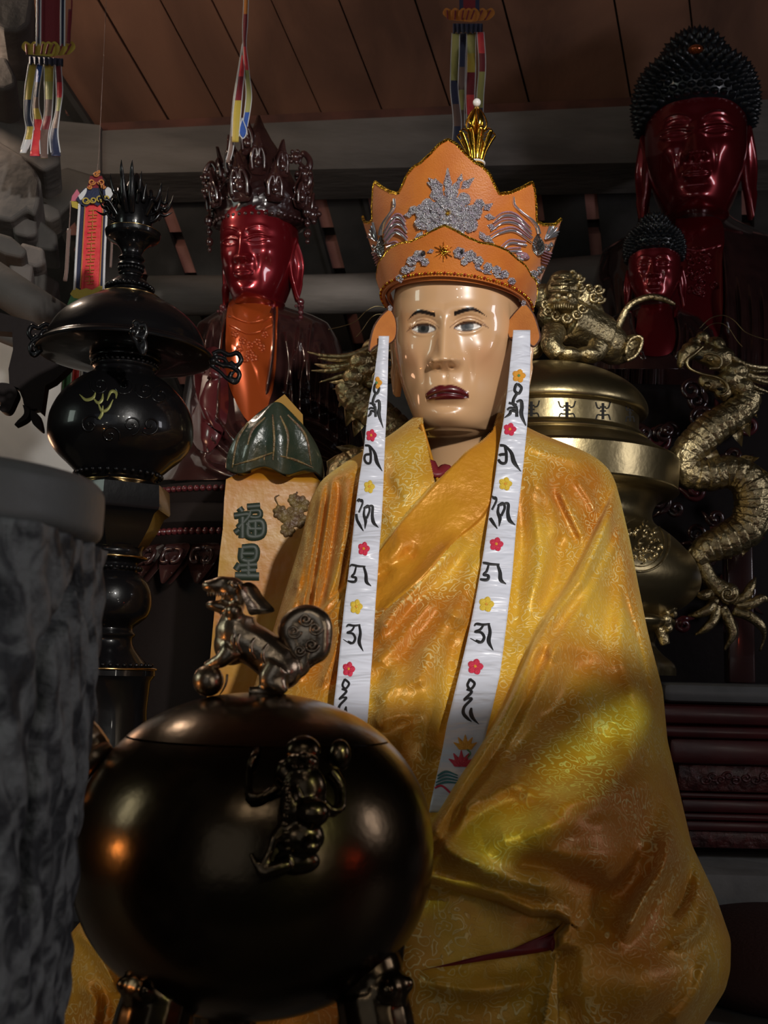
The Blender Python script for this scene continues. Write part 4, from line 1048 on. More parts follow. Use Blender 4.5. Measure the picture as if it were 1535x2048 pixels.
a = fuse(a, 'figure', .0012, 2); a.build('handle_figure', m_bronze_lit, ho)
# ------------------------------------------------------------------ left side: stone post, tall dark censer, ceramic tablet, crowned bodhisattva
m_stone = pmat('dark_stone', (.22, .24, .25), rough=.65, base2=(.045, .050, .058), nscale=34, ndist=1.2, nlo=.42, nhi=.58, bump=1., bscale=48)
m_stone_s = pmat('smooth_stone', (.17, .18, .18), rough=.5, base2=(.12, .13, .13), nscale=8, bump=.08, bscale=160)
m_black = bpy.data.materials['black_thread']
m_lacq = pmat('black_patina_bronze', (.0035, .0033, .0038), rough=.3, metal=0., coat=.35, coat_rough=.045, spec=.15, bump=.03, bscale=90)
m_ring = pmat('bright_bronze_rim', (.42, .27, .11), rough=.22, metal=1.)
# stone post: a round cap on a carved square shaft
SY = .64
so = P(60, 1500, SY); su = mpp(60, 1500, SY)
post = thing('carved_stone_post', 'grey carved stone post with a smooth round cap at the left edge', 'stone post', (P(-175, 2040, SY).x, SY, PLAT - .1))
cx0 = P(-175, 1000, SY).x; cap_r = abs(P(198, 1000, SY).x - cx0)
zz = lambda py: P(190, py, SY).z
mb = MB(); lathe(mb, dense([(cap_r * .5, zz(958)), (cap_r * .90, zz(960)), (cap_r * .965, zz(966)), (cap_r * .99, zz(978)), (cap_r, zz(992)), (cap_r, zz(1030)), (cap_r * .995, zz(1062)), (cap_r * .96, zz(1076)), (cap_r * .90, zz(1082))], 5), (cx0, SY), 120); mb.build('cap', m_stone_s, post, auto=40)
sh = MB()
n, k = 200, 240
def shaft_r(z, a):
    base = abs(P(165, 1200, SY).x - cx0) * (1 - .0 * z)
    return base
vs = []
zt, zb_ = zz(1078), PLAT - .1
for i in range(n):
    z = zt + (zb_ - zt) * i / (n - 1); f = i / (n - 1)
    base = abs(P(158, 1100, SY).x - cx0) * (1.0 - .14 * f)
    for j in range(k):
        a = 2 * math.pi * j / k
        e = 6; c, s = math.cos(a), math.sin(a)
        r = base / (abs(c) ** e + abs(s) ** e) ** (1 / e)
        u_ = a * 4; w_ = z * 90
        r *= 1 + .016 * math.sin(u_ * 3 + 3 * math.sin(w_ * .5)) * math.sin(w_ + 2 * math.sin(u_)) + .012 * math.sin(u_ * 7 + w_ * 1.3) + .008 * math.sin(w_ * .35 + u_ * 2) 
        # pointed arch panel
        pz = (z - zz(1290)) / .035; pa = ((a + math.pi / 4) % (math.pi / 2) - math.pi / 4) / .42
        d = abs(pa) + max(0, pz) * .9
        r -= .012 * math.exp(-((d - 1) / .12) ** 2) * (pz > -4) - .003 * (d < .9)
        vs.append((cx0 + r * math.cos(a), SY + r * math.sin(a), z))
fs = [(i * k + j, (i + 1) * k + j, (i + 1) * k + (j + 1) % k, i * k + (j + 1) % k) for i in range(n - 1) for j in range(k)]
fs += [tuple(range(k)), tuple((n - 1) * k + j for j in range(k - 1, -1, -1))]
sh.add(vs, fs); sh.build('carved_shaft', m_stone, post)

# tall dark censer ---------------------------------------------------
CY = 1.5; CX = 246; c0 = P(CX, 800, CY); cax = (c0.x, c0.y); cu = mpp(CX, 800, CY)
cz = lambda py: P(CX, py, CY).z
def czf(py, hw): return P(CX, py, CY - .85 * hw * mpp(CX, py, CY)).z       # heights read at the near side
def cprof(l, nn=4): return dense([(hw * mpp(CX, py, CY), czf(py, hw)) for py, hw in l], nn)
PLAT2 = 1.24
censer = thing('bronze_censer', 'tall black bronze censer with a domed lid and flame finial left of the monk statue', 'censer', (c0.x, c0.y, PLAT2))
def cl(name, l, parent=censer, mat=m_lacq, seg=72, nn=4, mod=None):
    mb = MB(); lathe(mb, cprof(l, nn) if nn else [(hw * mpp(CX, py, CY), czf(py, hw)) for py, hw in l], cax, seg, mod); return mb.build(name, mat, parent, auto=35)
body_ = cl('jar', [(722, 58), (735, 62), (748, 90), (770, 118), (800, 136), (830, 142), (860, 140), (890, 124), (915, 102), (938, 82), (952, 70), (958, 66)])
cl('jar_mouth', [(694, 66), (706, 70), (714, 58), (722, 64), (730, 58)])
dome = cl('dome_lid', [(578, 58), (584, 76), (594, 108), (612, 136), (636, 152), (650, 157), (656, 160), (661, 170), (666, 173), (672, 167), (690, 112), (700, 68)])
cl('lid_collar', [(516, 18), (524, 27), (532, 19), (541, 24), (548, 21), (556, 38), (566, 46), (572, 40), (579, 62), (585, 58)])
cl('finial_dish', [(446, 30), (447, 52), (452, 54), (462, 50), (476, 34), (492, 23), (504, 20), (510, 26), (516, 20)])
for py, hw in ((579, 61), (448, 53)):
    mb = MB(); r_ = hw * mpp(CX, py, CY); zq = czf(py, hw); lathe(mb, [(r_, zq - .0008), (r_ + .0014, zq), (r_, zq + .0010), (r_ - .002, zq)], cax, 72, cap=False); mb.build('rim', m_ring, censer)
mb = MB(); r_ = 157 * mpp(CX, 660, CY); tube(mb, [(cax[0] + r_ * math.sin(a), cax[1] - r_ * math.cos(a), czf(659, 159)) for a in np.linspace(0, 6.2832, 40)], .0016, 6, 120); mb.build('seam_ring', m_ring, dome)
# flame finial
fl = MB(); lathe(fl, cprof([(448, 34), (430, 36), (405, 34), (380, 26), (355, 12), (345, 2)]), cax, 32); flo = fl.build('flame_bud', m_lacq, censer)
for k in range(22):
    a = 2 * math.pi * k / 22 + .1; up_ = (k % 3)
    dx, dz = math.sin(a), -math.cos(a)
    top = 352 + 14 * up_ + (28 if abs(dx) > .8 else 0); rr = 38 + 22 * (2 - up_) * .6
    pts = [(34, 440 - up_ * 22), (rr * .86, 415 - up_ * 16), (rr * 1.02, top + 34), (rr * 1.16, top + 16), (rr * 1.08 + 8, top)]
    mb = MB(); tube(mb, [(cax[0] + dx * r * cu * .98, cax[1] + dz * r * cu * .98, cz(p)) for r, p in pts], [6 * cu, 6.5 * cu, 5 * cu, 3.5 * cu, .6 * cu], 8, 22, flat=.6); mb.build('flame', m_lacq, flo)
for sd in (-1, 1):
    for r1, p1, p0 in ((64, 372, 420), (72, 396, 432), (76, 424, 446)):
        mb = MB(); tube(mb, [(cax[0] + sd * r * cu, cax[1] - .004, cz(p)) for r, p in ((34, p0), (46, p0 - 6), (54, p0 - 16), (64, p0 - 14), (r1 + 4, p1), )], [5 * cu, 6 * cu, 5.5 * cu, 4 * cu, .6 * cu], 8, 22, flat=.6); mb.build('flame', m_lacq, flo)
# stem below
cl('carved_box', [(954, 70), (958, 92), (962, 108), (1006, 112), (1012, 110), (1020, 100), (1050, 88), (1078, 72), (1092, 62)], seg=6, nn=0)
cl('stem', [(1088, 60), (1098, 56), (1108, 60), (1112, 64), (1116, 58), (1124, 48), (1134, 54), (1140, 48), (1148, 58), (1160, 70), (1180, 78), (1205, 80), (1228, 74), (1244, 58), (1256, 46), (1268, 52), (1278, 46), (1292, 50), (1306, 60), (1320, 72), (1332, 84), (1340, 92)])
bz_ = PLAT2
mb = MB(); lathe(mb, [(92 * cu, czf(1338, 92)), (92 * cu, czf(1352, 92)), (84 * cu, cz(1362)), (80 * cu, cz(1420)), (84 * cu, cz(1500)), (96 * cu, cz(1560)), (104 * cu, bz_ + .01), (104 * cu, bz_)], cax, 72); mb.build('foot', m_lacq, censer, auto=35)
for py, hw in ((957, 72), (1111, 63), (1338, 93)):
    mb = MB(); r_ = hw * cu; tube(mb, [(cax[0] + r_ * math.sin(a), cax[1] - r_ * math.cos(a), czf(py, hw)) for a in np.linspace(0, 6.2832, 40)], .0019, 6, 100); mb.build('rim', m_ring, censer)
for py, hw, n_ in ((717, 64, 40), (940, 84, 34), (1133, 54, 34), (1330, 84, 40), (532, 23, 20), (564, 46, 30)):
    mb = MB()
    for k in range(n_):
        a = 2 * math.pi * k / n_; r_ = hw * cu; ball(mb, (cax[0] + r_ * math.sin(a), cax[1] - r_ * math.cos(a), czf(py, hw)), 4.2 * cu, 8, 6)
    mb.build('bead_ring', m_lacq, censer)
# raised vine scroll on the jar, faded gilt
jb = MB(); jb.v = [tuple(v.co) for v in body_.data.vertices]; jb.f = [tuple(p.vertices) for p in body_.data.polygons]; jbv = jb.bvh()
vine = MB()
for p in ([(160, 790), (172, 800), (186, 796), (192, 784)], [(186, 796), (196, 806), (204, 800), (206, 788)], [(196, 806), (204, 822), (216, 818), (226, 800)], [(214, 802), (222, 784), (232, 786), (232, 798)], [(206, 812), (204, 828), (198, 838)]):
    stroke(vine, jbv, p, [1, 3, 3, 1], .001)
vine.build('vine_scroll', pmat('faded_gilt', (.17, .17, .05), rough=.5, metal=.4), body_)
sc_ = MB()
for i, (x, y) in enumerate(((250, 770), (290, 780), (320, 790), (180, 850), (220, 870), (262, 850), (300, 850), (200, 770))):
    stroke(sc_, jbv, [(x + r * math.cos(t), y + r * math.sin(t)) for t, r in zip(np.linspace(i, i + 9, 22), np.linspace(2, 20, 22))], 1.8, .0012)
sc_.build('relief_scroll', m_lacq, body_)
# cloud ornaments on the lid rim
def cloud(px, py, flip, Y=CY - .02):
    mb = MB()
    for pts, r in (([(0, -8), (16, -14), (34, -6), (50, -10), (58, 4), (48, 16), (36, 8)], 5), ([(0, 4), (20, 14), (40, 18), (54, 30), (50, 44), (36, 40), (40, 28)], 5), ([(-4, 14), (14, 26), (28, 40), (44, 50), (54, 44)], 4), ([(4, -4), (24, 2), (30, 14), (20, 18)], 4)):
        tube(mb, [P(px + a * flip, py + b, Y) for a, b in pts], [r * cu] * len(pts), 8, 36)
    ball(mb, P(px + 2 * flip, py + 6, Y), 9 * cu, 10, 8)
    fuse(mb, 'cloud', .0014, 1).build('cloud_ornament', m_lacq, dome)
cloud(424, 716, 1); cloud(104, 662, -.8); cloud(266, 658, .45, CY - .172)
st = MB(); box(st, (c0.x, c0.y, (PLAT + PLAT2) / 2), (.30, .30, PLAT2 - PLAT), bev=.006)
tag(st.build('censer_stand', m_lacq, None, auto=40), 'low black block under the tall bronze censer', 'stand')

# ceramic tablet -----------------------------------------------------
m_yglaze = pmat('yellow_glaze', (.50, .275, .022), rough=.35, coat=.4, base2=(.48, .17, .012), nscale=9, nlo=.4, nhi=.68, bump=.15, bscale=30)
m_ggreen = pmat('dark_green_glaze', (.020, .034, .022), rough=.3, coat=.5, base2=(.055, .055, .035), nscale=16, nlo=.4, nhi=.7, bump=.3, bscale=40)
m_ink = pmat('dark_green_ink', (.016, .028, .016), rough=.5)
m_brownglaze = pmat('brown_glaze', (.13, .075, .045), rough=.4, base2=(.20, .14, .05), nscale=60, bump=.6, bscale=120)
TY = 1.74
tab = thing('ceramic_tablet', 'yellow glazed ceramic tablet with a green lotus-leaf top behind the monk sleeve', 'ceramic tablet', (P(540, 1300, TY).x, TY, TIER))
tf = on_plane(540, 1000, TY, .12)
def bow(u_, v_, w): 
    q = tf(u_, v_, w); return (q[0], q[1] + .012 * ((u_ - 540) / 95) ** 2, q[2])
zbp = min(range(1400, 2000, 2), key=lambda p: abs(P(540, p, TY).z - TIER))
mb = MB(); plate(mb, [(449, 960), (447, 1000), (447, 1060), (443, 1110), (441, 1160), (436, 1260), (430, 1400), (424, 1590), (420, zbp), (668, zbp), (664, 1590), (656, 1300), (648, 1100), (642, 960), (620, 935), (560, 930), (500, 935)], bow, .03)
tbody = mb.build('tablet_body', m_yglaze, tab, auto=50)
mb = MB(); plate(mb, [(519, 818), (560, 783), (598, 822), (600, 850), (560, 850), (516, 840)], lambda a, b, w: bow(a, b, w - .004), .03); mb.build('leaf_tip', pmat('matt_yellow_glaze', (.36, .19, .03), rough=.8), tab, auto=50)
lv = MB(); nn, kk = 60, 60
A = np.zeros((nn, kk, 3))
for i in range(nn):
    v = i / (nn - 1)
    yc = 815 + 130 * v
    hw = 22 + 76 * math.sin(min(1, v * 1.05) * math.pi / 2) ** .9
    for j in range(kk):
        t = j / (kk - 1) * 2 - 1
        y = yc + 8 * math.sin(t * 7) * v - 8 * (1 - t * t) * (1 - v)
        A[i, j] = bow(545 + t * hw, y, -.012 - .016 * (1 - t * t) - .005 * math.sin(t * 9 + .5) * v - .010 * math.sin(v * 3.1))
Bk = A + np.array([0, .02, 0])
lv = grid_mb(np.concatenate([A, Bk[:, ::-1]], 1), True); lf = lv.build('lotus_leaf', m_ggreen, tab)
lbv = grid_mb(A, False).bvh()
vn = MB()
for p in ([(545, 830), (548, 880), (546, 920)], [(560, 832), (575, 870), (572, 915)], [(530, 835), (505, 860), (495, 890)], [(575, 830), (610, 870), (622, 930)], [(546, 905), (510, 918), (470, 930)], [(560, 912), (590, 920), (625, 935)], [(500, 840), (475, 880), (465, 935)]): stroke(vn, lbv, p, [1.5, 2.5, 1], .0015, eps=.0006)
vn.build('leaf_vein', m_brownglaze, lf)
tb = MB(); tb.v = [tuple(v.co) for v in tbody.data.vertices]; tb.f = [tuple(p.vertices) for p in tbody.data.polygons]; tbv = tb.bvh()
def charset(strokes, name='green_character'):
    mb = MB()
    for p, w in strokes: stroke(mb, tbv, p, w * 1.7, .0025, eps=.0008)
    mb.build(name, m_ink, tab)
charset([([(478, 1016), (484, 1024)], 4), ([(468, 1032), (498, 1030), (476, 1056)], 4), ([(484, 1034), (484, 1076)], 4.5), ([(492, 1048), (500, 1058)], 4), ([(494, 1014), (520, 1012)], 4), ([(500, 1022), (518, 1022), (518, 1034), (500, 1034), (500, 1022)], 3.5), ([(496, 1044), (523, 1044), (523, 1070), (496, 1072), (496, 1044)], 4.5), ([(496, 1058), (523, 1058)], 4), ([(510, 1044), (510, 1072)], 4), ([(470, 1066), (478, 1060)], 4)])
charset([([(484, 1096), (510, 1096), (508, 1120), (484, 1120), (484, 1096)], 4.5), ([(484, 1108), (508, 1108)], 4), ([(480, 1128), (472, 1140)], 4.5), ([(480, 1132), (514, 1130)], 4.5), ([(496, 1120), (496, 1152)], 5), ([(482, 1142), (512, 1141)], 4.5), ([(470, 1152), (518, 1153)], 5)])
fw = MB()
for cx, cy, r in ((580, 1035, 22), (560, 1025, 16), (600, 1010, 20), (575, 1060, 16), (598, 1040, 18), (588, 1000, 14)):
    for k in range(7): blob(fw, tbv, petal(cx, cy, k * 51 + cx, r, r * .4), .004, 12)
for p in ([(556, 1010), (550, 996), (558, 990)], [(590, 996), (594, 984)]): stroke(fw, tbv, p, [1, 2, 1], .003)
fw.build('flower_relief', m_brownglaze, tab)
# ------------------------------------------------------------------ red lacquer statues behind
m_red = pmat('red_lacquer', (.22, .008, .014), rough=.30, metal=.6, coat=1., coat_rough=.05)
m_lamplit = pmat('lamplit_lacquer', (.50, .085, .015), rough=.3, metal=.4, coat=1., coat_rough=.05)  # lacquer tinted orange for the warm lamplight on the chest
m_dark = pmat('dark_brown_lacquer', (.030, .011, .011), rough=.22, coat=1., coat_rough=.06, base2=(.050, .018, .016), nscale=18)
m_dark2 = pmat('carved_dark_lacquer', (.026, .009, .009), rough=.28, coat=.5, coat_rough=.1, bump=.5, bscale=45, bkind='voronoi')
m_maroon = pmat('maroon_lacquer', (.10, .016, .020), rough=.28, coat=1., coat_rough=.06)
m_ebony = pmat('ebony_carving', (.012, .008, .008), rough=.7, spec=.2, bump=.1, bscale=60)
m_hair = pmat('dark_blue_hair', (.008, .011, .015), rough=.4, coat=.4, coat_rough=.15)
Q_BUD = dict(ez=.47, ex=.135, ew=.100, hu=.022, hl=.020, mz=.185, mw=.095, lipu=.034, lipl=.034, droop=-.008, slant=.006, wide=1.06, nose_h=.085, nose_base=.285, socket=.045, brow=.014, ball=.050,
             browline=lambda ax: .545 + .045 * np.sin(np.clip((ax - .02) / .2, 0, 1) * math.pi * .8), rings=(-.16, -.24))
def bud_head(parent, eye_px, Y, hpx, yaw, pitch, q, mat, name='body', ear=(.0, .60), extra=None, nz=300, nf=260):
    X, Y_, Z, inf, cy = head_grid(q, nz=nz, nf=nf)
    V = np.stack([X, Y_, Z], -1)
    sc = hpx * mpp(eye_px[0], eye_px[1], Y)
    R = xform((0, 0, 0), sc, yaw, pitch)
    H = Matrix.Translation(P(eye_px[0], eye_px[1], Y) - R @ Vector((0, -.39, q['ez']))) @ R
    mb = grid_mb(V, True)
    for s in (-1, 1): mb.join(ear_mb(s, ear[0], ear[1], .10, .355 * q.get('wide', 1) - .012, .02, .62, .55))
    if extra: mb.join(extra)
    mb = mb.xf(H)
    return mb, H, sc
def curls(H, cap_prof, n_rows, r, zmin_front, hmat, parent, y0=.03, ush=(.74, .19, .17)):
    """snail-curl hair: a cap studded with little cones"""
    mb = MB(); pr = np.array(cap_prof)
    S = smooth_path(cap_prof, 40)
    vs = MB(); lathe(vs, [(max(1e-3, a), b) for a, b in S], (0, y0), 48)
    vs.v = [(x * (1.0), y0 + (y - y0) * 1.2, z) for x, y, z in vs.v]
    mb.join(vs)
    l = np.concatenate([[0], np.cumsum(np.hypot(np.diff(S[:, 0]), np.diff(S[:, 1])))])
    for i in range(n_rows):
        t = (i + .5) / n_rows * l[-1]; ra = np.interp(t, l, S[:, 0]); z = np.interp(t, l, S[:, 1])
        ra2 = np.interp(min(t + .01, l[-1]), l, S[:, 0]); z2 = np.interp(min(t + .01, l[-1]), l, S[:, 1])
        tx, tz = ra2 - ra, z2 - z; nl = math.hypot(tx, tz) or 1; nx, nz = (tz / nl, -tx / nl)
        if nx < 0 and ra > .1 or (ra <= .1 and nz < 0): nx, nz = -nx, -nz
        m = max(3, int(2 * math.pi * ra / (r * 2.0)))
        for k in range(m):
            a = 2 * math.pi * (k + .5 * (i % 2)) / m
            if math.cos(a) < -.35: continue
            p = Vector((ra * math.sin(a), y0 - ra * 1.2 * math.cos(a), z)); nn = Vector((nx * math.sin(a), -nx * math.cos(a), nz))
            t1 = nn.orthogonal().normalized(); t2 = nn.cross(t1)
            w = []
            for ring, hh in ((1., 0), (.75, .75), (.35, 1.15)):
                for j in range(7):
                    b = 2 * math.pi * j / 7; w.append(p + (t1 * math.cos(b) + t2 * math.sin(b)) * r * ring + nn * r * hh)
            w.append(p + nn * r * 1.75)
            f = [(q_ * 7 + j, q_ * 7 + (j + 1) % 7, (q_ + 1) * 7 + (j + 1) % 7, (q_ + 1) * 7 + j) for q_ in range(2) for j in range(7)] + [(14 + j, 14 + (j + 1) % 7, 21) for j in range(7)]
            mb.add(w, f)
    rx = max(a for a, _ in cap_prof)
    def lift(x, y, z):      # the hairline rises over the forehead
        f = min(1, max(0, -(y - y0) / rx)); return (x, y, z + .10 * f * f * min(1, max(0, 1 - (z - .6) / .5)))
    mb.v = [lift(*p) for p in mb.v]
    return mb.xf(H).build('curled_hair', hmat, parent)
def seated(parent, rows, items, mat, name='robe', nrow=240, ncol=220, k=1., p=2.3, back=.2, extra=None):
    def disp(X, Yp):
        D = ridges(X, Yp, items) * k
        if extra is not None: D = D + extra(X, Yp)
        return D
    X, Yp, D = drape(rows, nrow, ncol, disp, p=p, nback=30, back=back)
    mb = grid_mb(grid_pts(X, Yp, D), True)
    return mb.build(name, mat, parent), mb.bvh()
HAIR_CAP = [(.372, .60), (.392, .68), (.402, .78), (.385, .88), (.335, .98), (.26, 1.04), (.215, 1.08), (.195, 1.13), (.15, 1.20), (.08, 1.245), (.005, 1.26)]

# large buddha at the upper right ------------------------------------
YB = 2.88
big = thing('buddha_statue', 'large red lacquer buddha statue with dark curled hair at the upper right', 'statue', (P(1400, 1000, YB).x, YB + .15, 1.6))
mb, H, sc = bud_head(big, (1392, 262), YB - .12, 300, math.radians(-15), math.radians(10), dict(Q_BUD, wide=1.04), m_red, ear=(-.06, .60))
mb.build('body', m_red, big)
curls(H, HAIR_CAP, 15, .030, .8, m_hair, big)
mb = MB(); ball(mb, H @ Vector((0, -.395, 1.00)), (.034 * sc * 1.5, .02, .020 * sc * 1.6), 16, 10); mb.build('hair_jewel', pmat('gilt_jewel', (.45, .10, .02), rough=.2, metal=.7, coat=1.), big)
rowsB = [(408, 1352, 1436, YB - .02, YB + .16), (440, 1330, 1470, YB - .02, YB + .16), (470, 1250, 1545, YB - .05, YB + .18), (500, 1205, 1590, YB - .07, YB + .2), (560, 1185, 1625, YB - .1, YB + .22), (700, 1170, 1650, YB - .14, YB + .22), (900, 1150, 1680, YB - .15, YB + .2), (1050, 1120, 1710, YB - .15, YB + .2), (1250, 1100, 1730, YB - .15, YB + .2)]
itB = [([(x, 560), (x + 6, 700), (x, 880)], 4, .012) for x in (1464, 1488, 1510, 1534, 1312, 1288, 1262, 1238)] + [([(x, 520 + abs(x - 1400) * .2), (x + 8, 640), (x + 4, 760), (x - 10, 900)], 9, .022) for x in (1452, 1476, 1498, 1522, 1545, 1300, 1275, 1250, 1225)] + [([(1340, 470), (1330, 560), (1345, 680)], 7, .02), ([(1442, 470), (1452, 560), (1450, 680)], 7, .02)]
rb_, rbv = seated(big, rowsB, itB, m_dark, k=1.6)
ch = MB(); blob(ch, rbv, [(1352, 440), (1436, 440), (1446, 520), (1446, 640), (1420, 690), (1360, 690), (1340, 640), (1342, 520)], .012, 40, eps=.004); cho = ch.build('bare_chest', m_red, big)
cbv = ch.bvh(); sw = MB()
for i in range(26):
    x, y = 1362 + rng.random() * 66, 500 + rng.random() * 90; stroke(sw, cbv, [(x + (8 - t * .6) * math.cos(t + i), y + (8 - t * .6) * math.sin(t + i)) for t in np.linspace(0, 8, 14)], 1.6, .004)
stroke(sw, cbv, [(1345, 492), (1395, 502), (1440, 490)], 2.5, .005)
sw.build('carved_necklace', m_red, big)

# small buddha in front of it ----------------------------------------
YS = 2.42
small = thing('buddha_statue', 'small red lacquer buddha statue just above the brass urn dragon', 'statue', (P(1315, 800, YS).x, YS + .1, 1.62))
mb, H, sc = bud_head(small, (1306, 527), YS - .08, 143, math.radians(-16), math.radians(7), dict(Q_BUD, wide=1.1, ew=.085), m_red, ear=(-.10, .50), nz=220, nf=200)
mb.build('body', m_red, small)
curls(H, HAIR_CAP, 12, .036, .8, m_hair, small)
rowsS = [(592, 1282, 1336, YS - .03, YS + .06), (612, 1265, 1352, YS - .05, YS + .07), (632, 1225, 1396, YS - .06, YS + .09), (660, 1196, 1424, YS - .08, YS + .1), (700, 1184, 1436, YS - .1, YS + .1), (738, 1176, 1445, YS - .12, YS + .08)]
itS = [([(1262, 620), (1268, 660), (1290, 720)], 5, .014), ([(1352, 620), (1360, 670), (1352, 720)], 5, .014), ([(1378, 640), (1388, 700), (1380, 780)], 6, .014), ([(1400, 660), (1410, 720), (1405, 800)], 6, .014), ([(1236, 650), (1226, 720), (1230, 800)], 6, .014), ([(1372, 640), (1372, 700), (1362, 760)], 3, .01)]
ro, rbv = seated(small, rowsS, itS, m_dark, nrow=160, ncol=160, back=.04, k=1.4)
ch = MB(); blob(ch, rbv, [(1284, 612), (1334, 612), (1346, 640), (1350, 690), (1330, 712), (1290, 712), (1270, 690), (1272, 640)], .012, 30, eps=.003); ch.build('bare_chest', m_red, small)
ch = MB(); stroke(ch, rbv, [(1342, 590), (1352, 606), (1350, 622), (1344, 640)], [4, 6, 6, 2], .008); ch.build('robe_edge', m_red, small)

# carved cloud pedestal under the small one
YP_ = 2.30
ped = thing('carved_pedestal', 'dark carved cloud pedestal under the small buddha beside the brass dragon', 'pedestal', (P(1330, 1330, YP_).x, YP_ + .1, TIER))
mb = MB(); a = P(1180, 850, YP_ + .05); b_ = P(1620, 850, YP_ + .05); zt = P(1330, 752, YP_).z; 
box(mb, ((a.x + b_.x) / 2, YP_ + .17, (zt + TIER) / 2), (b_.x - a.x, .24, zt - TIER), bev=.02); mb.build('block', m_ebony, ped)
for i in range(64):
    x = 1215 + rng.random() * 290; y = 770 + rng.random() ** 1.2 * 510; r0 = 10 + rng.random() * 16; d = YP_ + .03 - .05 * rng.random()
    mb = MB(); s_ = 1 if i % 2 else -1
    pts = [P(x + (r0 * (1 - t / 11)) * math.cos(s_ * t + i) , y + (r0 * (1 - t / 11)) * math.sin(s_ * t + i), d - .004 * t / 3) for t in np.linspace(0, 9, 16)] 
    pts = [P(x + r0 * 1.9 * math.cos(i - s_ * .5), y + r0 * 1.6 * math.sin(i - s_ * .5), d + .01)] + pts
    tube(mb, pts, [.002] + [.0065] * 14 + [.005, .003], 7, 40); mb.build('cloud_scroll', m_dark if i % 4 else m_maroon, ped)

# crowned bodhisattva at the left ------------------------------------
YL = 2.30
bod = thing('bodhisattva_statue', 'red lacquer bodhisattva statue wearing a tall dark openwork crown', 'statue', (P(520, 1000, YL).x, YL + .1, 1.58))
mb, H, sc = bud_head(bod, (484, 480), YL - .10, 232, math.radians(-16), math.radians(9), dict(Q_BUD, wide=.98, ex=.125, ew=.085), m_red, ear=(-.02, .56))
mb.build('body', m_red, bod)
def hp(x, y, z): return H @ Vector((x, y, z))
# earrings
for s in (-1, 1):
    mb = MB()
    for k in range(5): ball(mb, hp(s * .375, .02, -.02 - k * .045), (.034 - .004 * k) * sc, 12, 8)
    for k in range(3): ball(mb, hp(s * (.375 + .03 * (k - 1)), -.02, -.06), .014 * sc, 8, 6)
    mb.build('earring', m_maroon, bod)
# crown
cr = MB(); ck = []
lathe(cr, [(.358, .66), (.40, .68), (.405, .74), (.395, .80), (.41, .84), (.40, .93), (.36, 1.02), (.30, 1.12), (.25, 1.22), (.19, 1.34), (.11, 1.46), (.05, 1.58), (.012, 1.68)], (0, .04), 56, lambda a, z: 1 + .03 * math.sin(a * 14) * math.sin(z * 40))
cr = cr.xf(H); cro = cr.build('crown_cap', m_dark2, bod)
for k, (a, z0, hgt, w) in enumerate([(math.radians(d), z, h_, w_) for d, z, h_, w_ in ((0, .80, .42, .20), (38, .80, .34, .16), (-38, .80, .34, .16), (74, .78, .34, .17), (-74, .78, .34, .17), (108, .78, .3, .16), (-108, .78, .3, .16), (20, 1.05, .36, .15), (-20, 1.05, .36, .15), (55, 1.05, .32, .14), (-55, 1.05, .32, .14), (0, 1.25, .36, .13))]):
    mb = MB(); rr = .43 if z0 < 1 else (.33 if z0 < 1.2 else .24)
    ca, sa = math.cos(a), math.sin(a)
    def f(u_, v_, w__, rr=rr, ca=ca, sa=sa, z0=z0):
        r = rr + w__ + .06 * (v_ / .4) ** 2 - .2 * u_ * u_; x = u_ * ca + r * sa; y = u_ * sa - r * ca
        return tuple(H @ Vector((x, .04 + y, z0 + v_)))
    o = [(-w * .35, 0), (-w * .55, hgt * .2), (-w * .42, hgt * .36), (-w * .5, hgt * .5), (-w * .25, hgt * .72), (0, hgt), (w * .25, hgt * .72), (w * .5, hgt * .5), (w * .42, hgt * .36), (w * .55, hgt * .2), (w * .35, 0)]
    plate(mb, o, f, .025, 40)
    for s in (-1, 1): tube(mb, [f(s * w * .34, hgt * .1, .03), f(s * w * .36, hgt * .42, .035), f(s * w * .16, hgt * .62, .035), f(s * w * .04, hgt * .46, .035), f(s * w * .16, hgt * .36, .035)], .016 * sc, 8)
    ball(mb, f(0, hgt * .3, .03), (.035 * sc, .03 * sc, .05 * sc), 12, 8)
    mb.build('crown_leaf', m_dark, cro)
for d in range(-100, 101, 8):
    mb = MB() if d == -100 else mb
    a = math.radians(d); ball(mb, hp(.415 * math.sin(a), .04 - .415 * math.cos(a), .70), .018 * sc, 8, 6); ball(mb, hp(.42 * math.sin(a), .04 - .42 * math.cos(a), .86), .014 * sc, 8, 6)
mb.build('bead_row', m_dark, cro)
for (x, y, z, r) in ((-.44, -.1, 1.12, .05), (.46, -.06, 1.08, .055), (.50, .02, .74, .06), (.44, -.05, .92, .05), (-.40, -.16, .98, .05), (.40, -.12, 1.22, .045)):
    mb = MB(); ball(mb, hp(x, y, z), r * sc, 12, 8)
    for k in range(6): ball(mb, hp(x + r * 1.1 * math.cos(k), y - r * .3, z + r * 1.1 * math.sin(k)), r * .45 * sc, 8, 6)
    mb.build('crown_rosette', m_dark, cro)
